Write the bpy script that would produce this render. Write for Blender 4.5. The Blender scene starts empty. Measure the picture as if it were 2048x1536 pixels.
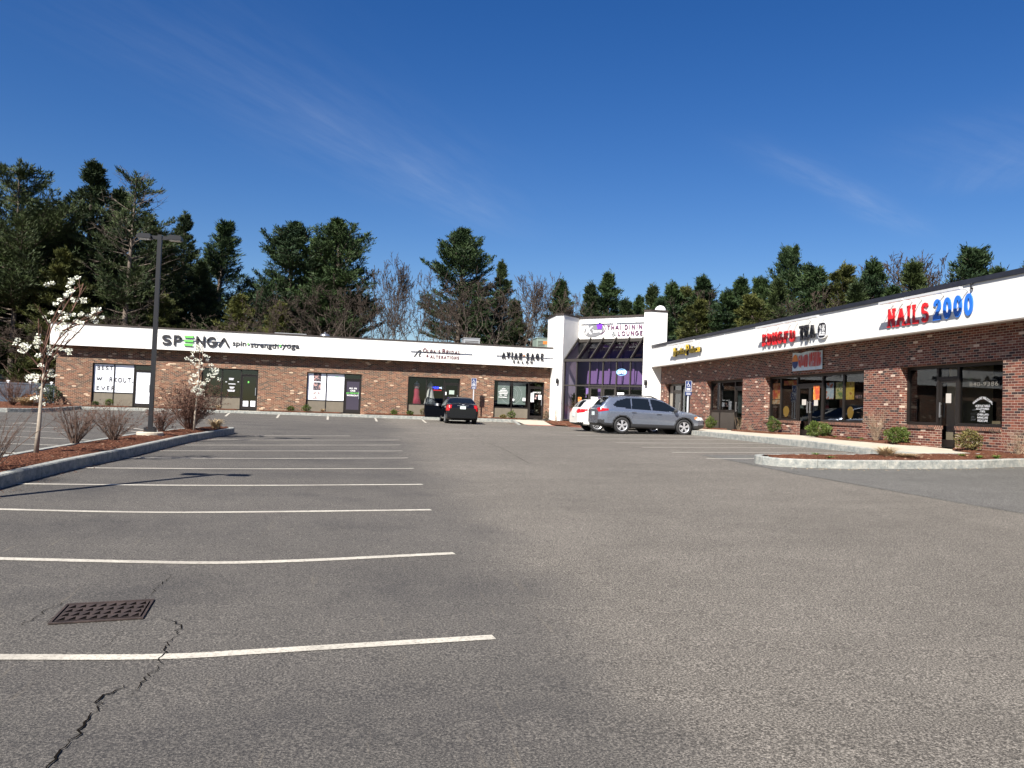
import bpy, bmesh, math, random
import numpy as np
from mathutils import Vector, Matrix
random.seed(7); np.random.seed(7)
S = bpy.context.scene
C = S.collection
R = math.radians
# ------------------------------------------------------------------ camera frame (solved from the lines of the two wings)
F = 1657.0; CX, CY = 1024.0, 768.0
def _n(v):
    l = np.linalg.norm(v); return v / l if l > 1e-12 else v
_hs = .0368; _yc = 812 + _hs * (1024 - 720)
UP = _n(np.array([_hs, 1, -(_yc - 768) / F]))
_Y = np.array([720 - CX, -(812 - CY), -F]); _Y = _n(_Y - UP * (_Y @ UP))
RM = np.array([np.cross(_Y, UP), _Y, UP])          # rows: world axes in camera axes
def ray(x, y): return RM @ np.array([x - CX, -(y - CY), -F])
def atX(x, y, X): d = ray(x, y); return d * (X / d[0])
def atY(x, y, Y): d = ray(x, y); return d * (Y / d[1])
def atPlane(x, y, p, n):
    d = ray(x, y); return d * (np.dot(p, n) / np.dot(d, n))
# ------------------------------------------------------------------ ground height
PK = [(-60,-1.9),(-10,-1.78),(0,-1.72),(5.95,-1.625),(8.69,-1.507),(11.43,-1.39),(14.17,-1.295),(16.91,-1.222),(19.65,-1.175),(22.39,-1.14),(25.13,-1.105),(27.87,-1.06),(33.3,-.95),(38,-.865),(43.3,-.775),(48.6,-.655),(55,-.6),(120,-.6)]
_px = np.array([p[0] for p in PK], float); _pz = np.array([p[1] for p in PK], float)
_sl = np.diff(_pz) / np.diff(_px); _m = np.zeros(len(PK)); _m[1:-1] = (_sl[1:] + _sl[:-1]) / 2
def P(Y):
    Y = min(max(Y, -59.9), 119.9); i = int(np.searchsorted(_px, Y) - 1); i = max(0, min(i, len(PK) - 2))
    h = _px[i+1] - _px[i]; t = (Y - _px[i]) / h
    return ((2*t**3-3*t*t+1)*_pz[i] + (t**3-2*t*t+t)*h*_m[i] + (-2*t**3+3*t*t)*_pz[i+1] + (t**3-t*t)*h*_m[i+1])
def g(X, Y):
    s = float(np.interp(Y, [4, 12, 18, 23, 32, 46], [.004, .018, .028, .026, .02, 0]))
    z = P(Y) + s * (min(max(X, 1), 15) - 1)
    if X < -7: z += .011 * (max(X, -16) + 7) * float(np.interp(Y, [34, 46], [0, 1]))
    return z
def onG(x, y, dz=0.0):
    d = ray(x, y); z = -1.2
    for i in range(80):
        t = (z + dz) / d[2]; z = .5 * z + .5 * g(d[0] * t, d[1] * t)
    return np.array([d[0] * t, d[1] * t, z + dz])
# ------------------------------------------------------------------ materials
def mat(name, col, rough=.6, metal=0, spec=.5, **k):
    m = bpy.data.materials.new(name); m.use_nodes = True
    b = m.node_tree.nodes['Principled BSDF']
    b.inputs['Base Color'].default_value = (*col, 1); b.inputs['Roughness'].default_value = rough
    b.inputs['Metallic'].default_value = metal; b.inputs['Specular IOR Level'].default_value = spec
    for kk, v in k.items(): b.inputs[kk.replace('_', ' ')].default_value = v
    m.diffuse_color = (*col, 1)
    return m
class NT:
    def __init__(s, m): s.m = m; s.t = m.node_tree; s.n = s.t.nodes; s.b = s.n.get('Principled BSDF')
    def a(s, typ, **k):
        n = s.n.new(typ)
        for kk, v in k.items():
            if kk.startswith('i_'):
                key = kk[2:]; key = int(key) if key.isdigit() else key.replace('_', ' ')
                if isinstance(v, bpy.types.NodeSocket): s.t.links.new(v, n.inputs[key])
                else: n.inputs[key].default_value = v
            else: setattr(n, kk, v)
        return n
    def l(s, a, b): s.t.links.new(a, b)
    def ramp(s, fac, pts, interp='LINEAR'):
        n = s.n.new('ShaderNodeValToRGB'); n.color_ramp.interpolation = interp; e = n.color_ramp.elements
        while len(e) < len(pts): e.new(.5)
        for i, (p, c) in enumerate(pts):
            e[i].position = p; e[i].color = (*c, 1) if not isinstance(c, float) else (c, c, c, 1)
        s.l(fac, n.inputs[0]); return n.outputs[0]
    def noise(s, vec, scale, detail=4, rough=.5):
        n = s.a('ShaderNodeTexNoise'); s.l(vec, n.inputs['Vector']); n.inputs['Scale'].default_value = scale
        n.inputs['Detail'].default_value = detail; n.inputs['Roughness'].default_value = rough; return n.outputs['Fac']
    def mix(s, f, a, b, typ='MIX'):
        n = s.n.new('ShaderNodeMix'); n.data_type = 'RGBA'; n.blend_type = typ
        for v, i in ((f, 0), (a, 6), (b, 7)):
            if isinstance(v, bpy.types.NodeSocket): s.l(v, n.inputs[i])
            else: n.inputs[i].default_value = v if not isinstance(v, tuple) else (*v, 1)
        return n.outputs[2]
    def math(s, op, a, b=0.0, c=None, clamp=False):
        n = s.n.new('ShaderNodeMath'); n.operation = op; n.use_clamp = clamp
        for i, v in enumerate((a, b) if c is None else (a, b, c)):
            if isinstance(v, bpy.types.NodeSocket): s.l(v, n.inputs[i])
            else: n.inputs[i].default_value = v
        return n.outputs[0]
    def pos(s): return s.a('ShaderNodeNewGeometry').outputs['Position']
    def obj(s): return s.a('ShaderNodeTexCoord').outputs['Object']
    def bump(s, h, st=.3, dist=.01):
        n = s.a('ShaderNodeBump', i_Strength=st, i_Distance=dist); s.l(h, n.inputs['Height']); s.l(n.outputs[0], s.b.inputs['Normal'])
def vary(m, col, amt=.12, scale=3.0, bump=0, bscale=40):
    """gentle dirt / tone variation of a surface's own colour"""
    t = NT(m); p = t.pos(); f = t.noise(p, scale, 6, .6)
    c = t.ramp(f, [(.3, tuple(x * (1 - amt) for x in col)), (.7, tuple(min(1, x * (1 + amt)) for x in col))])
    t.l(c, t.b.inputs['Base Color'])
    if bump: t.bump(t.noise(p, bscale, 3), bump, .01)
    return m
def brick(name, cols, mort, row=.071, bw=.215):
    m = mat(name, (.3, .1, .07), .85, spec=.25); t = NT(m); ge = t.a('ShaderNodeNewGeometry')
    sp = t.a('ShaderNodeSeparateXYZ', i_0=ge.outputs['Position']); sn = t.a('ShaderNodeSeparateXYZ', i_0=ge.outputs['True Normal'])
    sel = t.math('GREATER_THAN', t.math('ABSOLUTE', sn.outputs[0]), .5)
    h = t.math('ADD', t.math('MULTIPLY', sp.outputs[1], sel), t.math('MULTIPLY', sp.outputs[0], t.math('SUBTRACT', 1.0, sel)))
    v = t.a('ShaderNodeCombineXYZ', i_0=h, i_1=sp.outputs[2])
    mz = .0105 * row / .071; rz = t.math('DIVIDE', sp.outputs[2], row); ri = t.math('FLOOR', rz); odd = t.math('MODULO', t.math('ABSOLUTE', ri), 2.0)
    cx = t.math('ADD', t.math('DIVIDE', h, bw), t.math('MULTIPLY', odd, .5)); ci = t.math('FLOOR', cx)
    wn = t.a('ShaderNodeTexWhiteNoise', noise_dimensions='2D'); t.l(t.a('ShaderNodeCombineXYZ', i_0=ci, i_1=ri).outputs[0], wn.inputs['Vector'])
    fz = t.math('FRACT', rz); fx = t.math('FRACT', cx)
    mf = t.math('MAXIMUM', t.math('LESS_THAN', fz, mz/row if row < .3 else 0), t.math('LESS_THAN', fx, .0105/bw))
    n = len(cols); c = t.ramp(wn.outputs['Value'], [(p, q) for p, q in cols], 'CONSTANT')
    fine = t.noise(v.outputs[0], 30, 4, .7)
    c = t.mix(.35, c, t.ramp(fine, [(.3, .35), (.7, 1.35)]), 'MULTIPLY')
    big = t.noise(v.outputs[0], .45, 3)
    c = t.mix(.5, c, t.ramp(big, [(.3, .75), (.7, 1.25)]), 'MULTIPLY')
    mo = t.ramp(t.noise(v.outputs[0], 9, 3), [(.3, tuple(x * .8 for x in mort)), (.7, mort)])
    t.l(t.mix(mf, c, mo), t.b.inputs['Base Color'])
    hh = t.math('ADD', t.math('MULTIPLY', mf, -1.0), t.math('MULTIPLY', fine, .25)); t.bump(hh, .6, .006)
    return m
M = {}
M['brickL'] = brick('brown mixed brick', [(0, (.06, .038, .030)), (.12, (.125, .055, .034)), (.34, (.165, .072, .042)), (.5, (.09, .052, .038)), (.62, (.20, .095, .058)), (.76, (.14, .055, .036)), (.86, (.075, .048, .038)), (.92, (.20, .135, .09)), (.968, (.50, .37, .26))], (.36, .28, .20))
M['brickR'] = brick('red mixed brick', [(0, (.035, .022, .022)), (.13, (.105, .034, .025)), (.36, (.145, .046, .032)), (.55, (.08, .03, .025)), (.68, (.18, .062, .04)), (.84, (.10, .042, .032)), (.92, (.22, .13, .095)), (.97, (.5, .38, .3))], (.43, .34, .27))
M['rowlock'] = brick('brick sill', [(0, (.08, .04, .03)), (.3, (.19, .08, .05)), (.7, (.13, .06, .045))], (.4, .31, .24), row=.5, bw=.07)
M['white'] = vary(mat('white render', (.8, .8, .78), .7, spec=.3), (.64, .63, .60), .05, .8, .15, 60)
t = NT(M['white']); src = t.b.inputs['Base Color'].links[0].from_socket; mp = t.a('ShaderNodeMapping', i_Scale=(3.0, 3.0, .35)); t.l(t.pos(), mp.inputs[0]); t.l(t.mix(t.ramp(t.noise(mp.outputs[0], 1.2, 6, .7), [(.55, 0.0), (.8, .30)]), src, (.42, .38, .31)), t.b.inputs['Base Color'])
M['cream'] = vary(mat('white stucco', (.8, .78, .75), .75, spec=.25), (.68, .665, .64), .04, 1.2, .3, 45)
M['coping'] = vary(mat('bronze coping', (.05, .04, .035), .45, .3), (.055, .043, .036), .25, 2)
M['copingR'] = vary(mat('black coping', (.02, .022, .03), .4), (.018, .019, .026), .25, 2)
M['soffit'] = vary(mat('soffit', (.25, .2, .17), .8), (.30, .25, .21), .15, 2)
M['bronze'] = mat('bronze frame', (.022, .018, .016), .4, .4)
M['greyframe'] = mat('grey bronze frame', (.05, .044, .038), .45, .35)
M['panel'] = vary(mat('taupe panel', (.14, .12, .09), .7), (.135, .115, .085), .1, 4)
M['panelD'] = vary(mat('dark taupe panel', (.06, .05, .045), .6), (.055, .046, .038), .1, 4)
M['concrete'] = vary(mat('pale concrete', (.5, .44, .36), .85, spec=.2), (.41, .365, .295), .12, 2.2, .2, 50)
M['steel'] = mat('galvanised steel', (.5, .5, .5), .35, .9)
M['alu'] = mat('white aluminium', (.6, .6, .6), .4, .2)
M['black'] = mat('black', (.012, .012, .014), .5)
M['rubber'] = mat('rubber', (.014, .014, .015), .75)
M['pole'] = mat('dark pole paint', (.010, .010, .012), .45, .2)
M['film'] = mat('white window film', (.78, .8, .86), .45)
M['paper'] = mat('paper', (.75, .76, .78), .7)
def glass(name, tint=(.55, .57, .58), f=.025, rough=.0):
    m = bpy.data.materials.new(name); m.use_nodes = True; t = NT(m); t.n.remove(t.b)
    tr = t.a('ShaderNodeBsdfTransparent', i_Color=(*tint, 1)); gl = t.a('ShaderNodeBsdfGlossy', i_Roughness=rough, i_Color=(.9, .95, 1, 1))
    fr = t.a('ShaderNodeLayerWeight', i_Blend=.5); fac = t.math('ADD', t.math('MULTIPLY', t.math('POWER', fr.outputs['Facing'], 4.0), .45), f, clamp=True)
    mx = t.a('ShaderNodeMixShader'); t.l(fac, mx.inputs[0]); t.l(tr.outputs[0], mx.inputs[1]); t.l(gl.outputs[0], mx.inputs[2])
    t.l(mx.outputs[0], t.n['Material Output'].inputs[0]); return m
M['glass'] = glass('storefront glass', (.55, .57, .58), .045); M['glassD'] = glass('tinted glass', (.42, .45, .50), .07); M['glassT'] = glass('tower glass', (.85, .80, .92), .015)
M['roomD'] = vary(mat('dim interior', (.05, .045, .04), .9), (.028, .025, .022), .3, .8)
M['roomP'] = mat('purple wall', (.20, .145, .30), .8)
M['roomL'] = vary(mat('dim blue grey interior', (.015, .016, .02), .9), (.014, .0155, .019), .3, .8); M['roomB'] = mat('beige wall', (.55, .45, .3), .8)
# asphalt
def asphalt(name, base, left=True):
    m = mat(name, base, .9, spec=.25); t = NT(m); p = t.pos()
    ag = t.noise(p, 70, 2, .8); ag2 = t.a('ShaderNodeTexVoronoi', i_Scale=95.0, i_Vector=p); ag3 = t.noise(p, 260, 1, .5)
    mid = t.noise(p, 1.6, 8, .65); big = t.noise(p, .16, 5, .6)
    mp = t.a('ShaderNodeMapping', i_Scale=(.22, 1.5, 1), i_Rotation=(0, 0, .5)); t.l(p, mp.inputs[0]); streak = t.noise(mp.outputs[0], .7, 6, .7)
    c = t.ramp(big, [(.25, tuple(x * .80 for x in base)), (.75, tuple(x * 1.15 for x in base))])
    c = t.mix(.4, c, t.ramp(mid, [(.28, .72), (.72, 1.22)]), 'MULTIPLY')
    c = t.mix(.22, c, t.ramp(streak, [(.35, .7), (.65, 1.2)]), 'MULTIPLY')
    c = t.mix(.85, c, t.ramp(ag, [(.32, .05), (.5, .85), (.66, 2.4)]), 'MULTIPLY')
    c = t.mix(.6, c, t.ramp(ag3, [(.36, .4), (.64, 1.7)]), 'MULTIPLY')
    c = t.mix(t.ramp(t.math('MULTIPLY', ag2.outputs['Distance'], t.noise(p, 30, 1)), [(.02, 1.0), (.045, 0.0)]), c, (base[0] * 2.6, base[1] * 2.45, base[2] * 2.2))
    sp = t.a('ShaderNodeSeparateXYZ', i_0=p)
    if left:   # the old stalls: darker sealed strip with tyre grime where cars stand, sandy silt round the drain
        edge = t.math('ADD', sp.outputs[0], t.math('MULTIPLY', t.noise(p, .5, 4), 2.2))
        dk = t.a('ShaderNodeMapRange', i_0=edge, i_1=1.9, i_2=3.4, i_3=1.0, i_4=0.0); dk.interpolation_type = 'SMOOTHSTEP'
        c = t.mix(t.math('MULTIPLY', dk.outputs[0], .40), c, (.030, .031, .034))
        vx = t.a('ShaderNodeCombineXYZ', i_0=t.math('MULTIPLY', sp.outputs[0], .35), i_1=t.math('DIVIDE', t.math('SUBTRACT', sp.outputs[1], 7.3), 2.74))
        st = t.math('ABSOLUTE', t.math('SUBTRACT', t.math('FRACT', vx.outputs[0] if False else t.math('DIVIDE', t.math('SUBTRACT', sp.outputs[1], 5.95), 2.74)), .5))
        oil = t.math('MULTIPLY', t.math('SUBTRACT', .42, st), t.math('MULTIPLY', dk.outputs[0], t.ramp(t.noise(p, .9, 6, .7), [(.42, 0.0), (.6, 1.0)])))
        c = t.mix(t.math('MULTIPLY', oil, .9, clamp=True), c, (.022, .022, .025))
        scr = t.a('ShaderNodeMapping', i_Scale=(5.0, .30, 1), i_Rotation=(0, 0, .22)); t.l(p, scr.inputs[0])
        sn = t.noise(scr.outputs[0], 2.3, 5, .75)
        near = t.a('ShaderNodeMapRange', i_0=sp.outputs[1], i_1=12.0, i_2=8.0, i_3=0.0, i_4=1.0)
        c = t.mix(t.math('MULTIPLY', t.ramp(sn, [(.63, 0.0), (.76, .26)]), t.math('MULTIPLY', near.outputs[0], dk.outputs[0])), c, (.30, .25, .18))
    t.l(c, t.b.inputs['Base Color'])
    t.bump(t.math('ADD', ag, t.math('MULTIPLY', ag3, .6)), .8, .008)
    return m
M['asphalt'] = asphalt('worn asphalt', (.130, .117, .100)); M['asphalt2'] = asphalt('grey asphalt', (.104, .100, .092), False)
m = M['mulch'] = mat('bark mulch', (.12, .05, .03), .95, spec=.1); t = NT(m); p = t.pos()
v = t.a('ShaderNodeTexVoronoi', i_Scale=22.0, i_Vector=p); n_ = t.noise(p, 40, 5, .7)
c = t.ramp(n_, [(.3, (.035, .014, .009)), (.5, (.13, .052, .03)), (.72, (.27, .13, .08))])
c = t.mix(t.ramp(v.outputs['Color'], [(.86, 0.0), (.9, .8)]), c, (.42, .28, .18)); c = t.mix(.4, c, t.ramp(t.noise(p, 1.5, 4), [(.3, .6), (.7, 1.3)]), 'MULTIPLY'); t.l(c, t.b.inputs['Base Color'])
t.bump(t.math('ADD', n_, v.outputs['Distance']), 1.0, .05)
m = M['granite'] = mat('granite kerb', (.35, .35, .33), .8, spec=.3); t = NT(m); p = t.pos()
c = t.ramp(t.noise(p, 7, 8, .75), [(.28, (.10, .11, .11)), (.45, (.22, .23, .215)), (.6, (.32, .315, .28)), (.75, (.46, .42, .34))])
c = t.mix(.5, c, t.ramp(t.noise(p, 90, 2), [(.3, .6), (.7, 1.4)]), 'MULTIPLY'); t.l(c, t.b.inputs['Base Color']); t.bump(t.noise(p, 9, 6, .7), .9, .03)
m = M['line'] = mat('worn white road paint', (.6, .58, .53), .8); t = NT(m); p = t.pos()
c = t.mix(t.ramp(t.noise(p, 35, 6, .8), [(.36, .0), (.52, 1.0)]), (.19, .17, .145), (.46, .43, .365)); c = t.mix(t.ramp(t.noise(p, .8, 5, .7), [(.42, .0), (.62, .55)]), c, (.22, .20, .17)); t.l(c, t.b.inputs['Base Color'])
m = M['soil'] = mat('leaf litter ground', (.08, .06, .04), 1); vary(m, (.075, .058, .035), .4, .5)
# plants
def leaf(name, a, b, scale=.9, rough=.65, sss=0):
    m = mat(name, a, rough, spec=.25); t = NT(m); p = t.obj(); oi = t.a('ShaderNodeObjectInfo')
    f = t.math('ADD', t.noise(p, scale, 4, .7), t.math('MULTIPLY', t.math('SUBTRACT', oi.outputs['Random'], .5), .18))
    c = t.ramp(f, [(.34, a), (.66, b)]); t.l(c, t.b.inputs['Base Color']); return m
M['pine'] = leaf('pine needles', (.014, .026, .010), (.048, .066, .020), .5)
M['pine2'] = leaf('dark conifer needles', (.012, .027, .011), (.040, .066, .020), .7)
M['olive'] = leaf('olive pine needles', (.032, .040, .010), (.095, .098, .022), .6)
M['bark'] = leaf('grey bark', (.07, .055, .045), (.16, .13, .105), 3, .9)
M['barkL'] = leaf('pale bark', (.17, .14, .115), (.34, .29, .23), 3, .9)
M['twig'] = leaf('brown twigs', (.085, .055, .042), (.16, .105, .08), 2, .9)
M['twigR'] = leaf('red brown twigs', (.07, .038, .028), (.14, .075, .055), 4, .9)
M['twigT'] = leaf('tan twigs', (.22, .16, .11), (.38, .29, .2), 4, .9)
M['shrub'] = leaf('shrub leaves', (.022, .040, .008), (.085, .115, .022), 9, .5)
M['shrubB'] = leaf('bronze shrub leaves', (.05, .05, .015), (.16, .13, .045), 9, .5)
M['grass'] = leaf('green blades', (.07, .13, .02), (.2, .3, .06), 9, .5)
M['straw'] = leaf('dry grass', (.35, .25, .13), (.62, .5, .32), 6, .8)
M['petal'] = mat('white blossom', (.78, .78, .66), .6); M['petal'].node_tree.nodes['Principled BSDF'].inputs['Subsurface Weight'].default_value = 0
# ------------------------------------------------------------------ mesh helper
class MB:
    def __init__(s): s.v = []; s.f = []; s.mi = []; s.cur = 0
    def add(s, vs, fs):
        o = len(s.v); s.v += [tuple(map(float, v)) for v in vs]; s.f += [tuple(o + i for i in f) for f in fs]; s.mi += [s.cur] * len(fs); return s
    def box(s, a, b):
        x0, x1 = sorted((a[0], b[0])); y0, y1 = sorted((a[1], b[1])); z0, z1 = sorted((a[2], b[2]))
        return s.add([(x0,y0,z0),(x1,y0,z0),(x1,y1,z0),(x0,y1,z0),(x0,y0,z1),(x1,y0,z1),(x1,y1,z1),(x0,y1,z1)],
                     [(0,3,2,1),(4,5,6,7),(0,1,5,4),(1,2,6,5),(2,3,7,6),(3,0,4,7)])
    def obox(s, o, U, V, W):
        o, U, V, W = map(np.array, (o, U, V, W)); return s.add([o, o+U, o+U+V, o+V, o+W, o+U+W, o+U+V+W, o+V+W],
                     [(0,3,2,1),(4,5,6,7),(0,1,5,4),(1,2,6,5),(2,3,7,6),(3,0,4,7)])
    def prism(s, poly, z0, z1):
        n = len(poly); f0 = z0 if callable(z0) else (lambda x, y: z0); f1 = z1 if callable(z1) else (lambda x, y: z1)
        vs = [(x, y, f0(x, y)) for x, y in poly] + [(x, y, f1(x, y)) for x, y in poly]
        return s.add(vs, [tuple(reversed(range(n))), tuple(range(n, 2*n))] + [(i, (i+1) % n, n + (i+1) % n, n + i) for i in range(n)])
    def tube(s, pts, rad, n=6, caps=True):
        pts = [np.array(p, float) for p in pts]; k = len(pts); rad = rad if hasattr(rad, '__len__') else [rad] * k
        o = len(s.v); ref = None; vs = []
        for i, p in enumerate(pts):
            d = _n(pts[min(i+1, k-1)] - pts[max(i-1, 0)] + 1e-9)
            if ref is None: ref = np.array([0, 0, 1.]) if abs(d[2]) < .9 else np.array([1., 0, 0])
            a = np.cross(d, ref)
            if np.linalg.norm(a) < .05: ref = np.array([0, 0, 1.]) if abs(d[2]) < .7 else np.array([1., 0, 0]); a = np.cross(d, ref)
            a = _n(a); b = np.cross(d, a)
            for j in range(n):
                q = 2 * math.pi * j / n; vs.append(p + rad[i] * (a * math.cos(q) + b * math.sin(q)))
        fs = [(i*n+j, i*n+(j+1) % n, (i+1)*n+(j+1) % n, (i+1)*n+j) for i in range(k-1) for j in range(n)]
        if caps: fs += [tuple(reversed(range(n))), tuple(range((k-1)*n, k*n))]
        return s.add(vs, fs)
    def lathe(s, prof, c=(0, 0, 0), n=20):
        vs = [(c[0]+r*math.cos(2*math.pi*j/n), c[1]+r*math.sin(2*math.pi*j/n), c[2]+z) for r, z in prof for j in range(n)]; k = len(prof)
        return s.add(vs, [(i*n+j, i*n+(j+1) % n, (i+1)*n+(j+1) % n, (i+1)*n+j) for i in range(k-1) for j in range(n)] + [tuple(reversed(range(n))), tuple(range((k-1)*n, k*n))])
    def build(s, name, m, parent=None, org=(0, 0, 0), smooth=False, loc=None, kind=None, label=None):
        assert all(c == c for v in s.v for c in v), name
        me = bpy.data.meshes.new(name)
        vs = [(v[0]-org[0], v[1]-org[1], v[2]-org[2]) for v in s.v]
        me.from_pydata(vs, [], s.f)
        ms = m if isinstance(m, (list, tuple)) else [m]
        for q in ms: me.materials.append(q)
        if len(ms) > 1: me.polygons.foreach_set('material_index', s.mi)
        if smooth: me.polygons.foreach_set('use_smooth', [True] * len(me.polygons))
        me.update(); o = bpy.data.objects.new(name, me); C.objects.link(o)
        if parent is not None: o.parent = parent
        elif any(org): o.location = org
        if loc is not None: o.location = loc
        if kind: o['kind'] = kind
        if label: o['label'] = label
        return o
def npmesh(name, V, Fc, m, parent=None, smooth=False):
    """V (n,3), Fc (m,k) numpy"""
    me = bpy.data.meshes.new(name); k = Fc.shape[1]
    me.vertices.add(len(V)); me.vertices.foreach_set('co', V.astype(np.float32).ravel())
    me.loops.add(Fc.size); me.loops.foreach_set('vertex_index', Fc.astype(np.int32).ravel())
    me.polygons.add(len(Fc)); me.polygons.foreach_set('loop_start', np.arange(0, Fc.size, k, dtype=np.int32))
    if smooth: me.polygons.foreach_set('use_smooth', [True] * len(Fc))
    me.materials.append(m); me.update(calc_edges=True); me.validate()
    o = bpy.data.objects.new(name, me); C.objects.link(o)
    if parent is not None: o.parent = parent
    return o
def tag(o, label, cat, group=None, kind=None):
    if label: o['label'] = label
    if cat: o['category'] = cat
    if group: o['group'] = group
    if kind: o['kind'] = kind
    return o
def thing(name, label, cat, loc=(0, 0, 0), rz=0, group=None):
    o = bpy.data.objects.new(name, None); o.empty_display_size = .2; C.objects.link(o)
    o.location = tuple(float(x) for x in loc); o.rotation_euler = (0, 0, rz); return tag(o, label, cat, group)
def dup(root, loc, rz, label, group=None, sc=None):
    r = root.copy(); C.objects.link(r); r.location = tuple(float(x) for x in loc); r.rotation_euler = (0, 0, rz); r['label'] = label
    if group: r['group'] = group
    if sc is not None: r.scale = sc if hasattr(sc, '__len__') else (sc, sc, sc)
    for ch in list(root.children):
        c = ch.copy(); C.objects.link(c); c.parent = r
        for q in list(ch.children): d = q.copy(); C.objects.link(d); d.parent = c
    return r
M['purpdk'] = mat('plum vinyl door', (.035, .028, .045), .45)
M['green'] = mat('lime green', (.13, .50, .09), .5); M['greenp'] = mat('pale green', (.30, .68, .28), .6); M['ink'] = mat('ink black', (.015, .014, .018), .5); M['inkg'] = mat('pale grey print', (.55, .56, .6), .6)
M['red'] = mat('sign red', (.55, .015, .02), .4); M['blue'] = mat('sign blue', (.02, .14, .55), .4); M['maroon'] = mat('maroon letters', (.10, .02, .03), .5); M['plum'] = mat('plum letters', (.10, .02, .085), .45)
M['yellow'] = mat('sign yellow', (.62, .42, .03), .45); M['whitep'] = mat('white plastic', (.75, .75, .75), .4); M['gold'] = mat('ochre', (.45, .26, .04), .5); M['orange'] = mat('orange print', (.55, .17, .03), .6)
M['navy'] = mat('sign blue plate', (.012, .03, .12), .5); M['crack'] = mat('crack shadow', (.008, .007, .006), .95, spec=0); M['grey'] = mat('unit grey', (.30, .31, .32), .55, .2); M['acgreen'] = mat('grey green enamel', (.20, .25, .21), .55)
def printmat(name, cols, scale):
    m = mat(name, cols[0], .5); t = NT(m); p = t.pos(); n = t.noise(p, scale, 3, .6); k = len(cols)
    t.l(t.ramp(n, [(.34 + .32*i/(k-1), c) for i, c in enumerate(cols)], 'CONSTANT'), t.b.inputs['Base Color']); return m
M['photoA'] = printmat('dark photo print', [(.02,.02,.025), (.08,.07,.08), (.45,.25,.22), (.7,.6,.6)], 8)
M['photoB'] = printmat('pale photo print', [(.5,.42,.44), (.7,.6,.6), (.15,.11,.12), (.8,.7,.62)], 7)
M['postO'] = printmat('orange poster print', [(.45,.06,.03), (.55,.16,.03), (.6,.30,.06), (.6,.5,.35)], 5)
M['postG'] = printmat('green poster print', [(.12,.2,.06), (.4,.36,.12), (.55,.5,.3), (.1,.08,.04)], 6)
M['postW'] = printmat('pale blue poster print', [(.35,.45,.5), (.5,.55,.55), (.5,.12,.05), (.55,.2,.06)], 4)
M['postY'] = printmat('yellow poster print', [(.5,.3,.03), (.6,.42,.08), (.35,.10,.03)], 4)
M['reflB'] = mat('grey beige reflection', (.30, .27, .22), .8); M['photoA2'] = printmat('red cream print', [(.25,.04,.04), (.5,.2,.12), (.1,.04,.03), (.55,.42,.3)], 6)
M['postC'] = printmat('cream card print', [(.5,.42,.28), (.45,.2,.06), (.55,.48,.36)], 12); M['paper2'] = mat('grey paper', (.45, .42, .38), .7); M['cardB'] = mat('brown card', (.30, .23, .13), .8)
M['faint'] = mat('faint window lettering', (.16, .15, .13), .6); M['bred'] = mat('banner red', (.45, .04, .03), .6); M['glassT2'] = glass('sloped tower glass', (.50, .42, .48), .02)
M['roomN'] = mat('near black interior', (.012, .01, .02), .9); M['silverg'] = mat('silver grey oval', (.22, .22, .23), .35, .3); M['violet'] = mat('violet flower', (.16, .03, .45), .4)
M['neonLB'] = mat('pale blue ring', (.25, .5, .8), .4); M['teal'] = mat('teal card', (.02, .4, .42), .5); M['steelw'] = mat('pale post', (.45, .46, .48), .5)
M['twigB'] = leaf('grey brown tree twigs', (.034, .025, .020), (.072, .053, .041), 2, .9); M['twigD'] = leaf('dim woodland', (.03, .028, .018), (.075, .07, .04), .2, .9); M['rusty'] = leaf('rusty leaves', (.14, .05, .015), (.28, .12, .03), 8)
# ================================================================== ground
def frange(a, b, n): return [a + (b - a) * i / n for i in range(n + 1)]
def sheet(name, xs, ys, zf, m, kind='structure'):
    V = [(x, y, zf(x, y)) for y in ys for x in xs]; nx = len(xs)
    Fc = [(j*nx+i, j*nx+i+1, (j+1)*nx+i+1, (j+1)*nx+i) for j in range(len(ys)-1) for i in range(nx-1)]
    b = MB(); b.add(V, Fc); return b.build(name, m, kind=kind, smooth=True)
sheet('parking_lot', frange(-45, 30, 150), frange(-40, 0, 20) + frange(0, 50, 125)[1:], g, M['asphalt'])
sheet('ground', [-900, -200, -90] + frange(-50, 50, 25) + [90, 200, 900], [-900, -200, -60] + frange(-42, 52, 24) + [60, 100, 200, 900], lambda x, y: (g(x, y) - .45) if abs(x) < 50 and -41 < y < 51 else -1.0 - (.9 if y < -30 else 0), M['soil'])
def strip(path, w, dz=.005, step=.35):
    """flat ribbon along a ground path [(x,y)...], follows the ground"""
    pts = []
    for a, b in zip(path, path[1:]):
        n = max(1, int(math.dist(a, b) / step)); pts += [(a[0]+(b[0]-a[0])*i/n, a[1]+(b[1]-a[1])*i/n) for i in range(n)]
    pts.append(path[-1]); V = []
    for i, p in enumerate(pts):
        q0 = pts[max(i-1, 0)]; q1 = pts[min(i+1, len(pts)-1)]; d = (q1[0]-q0[0], q1[1]-q0[1]); L = math.hypot(*d) or 1
        nx, ny = -d[1]/L, d[0]/L; ww = (w(i/(len(pts)-1)) if callable(w) else w) / 2
        for s_ in (ww, -ww): x, y = p[0]+nx*s_, p[1]+ny*s_; V.append((x, y, g(x, y) + dz))
    return V, [(2*i+1, 2*i+3, 2*i+2, 2*i) for i in range(len(pts)-1)]
def pg(l): return [tuple(onG(*p)[:2]) for p in l]
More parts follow.
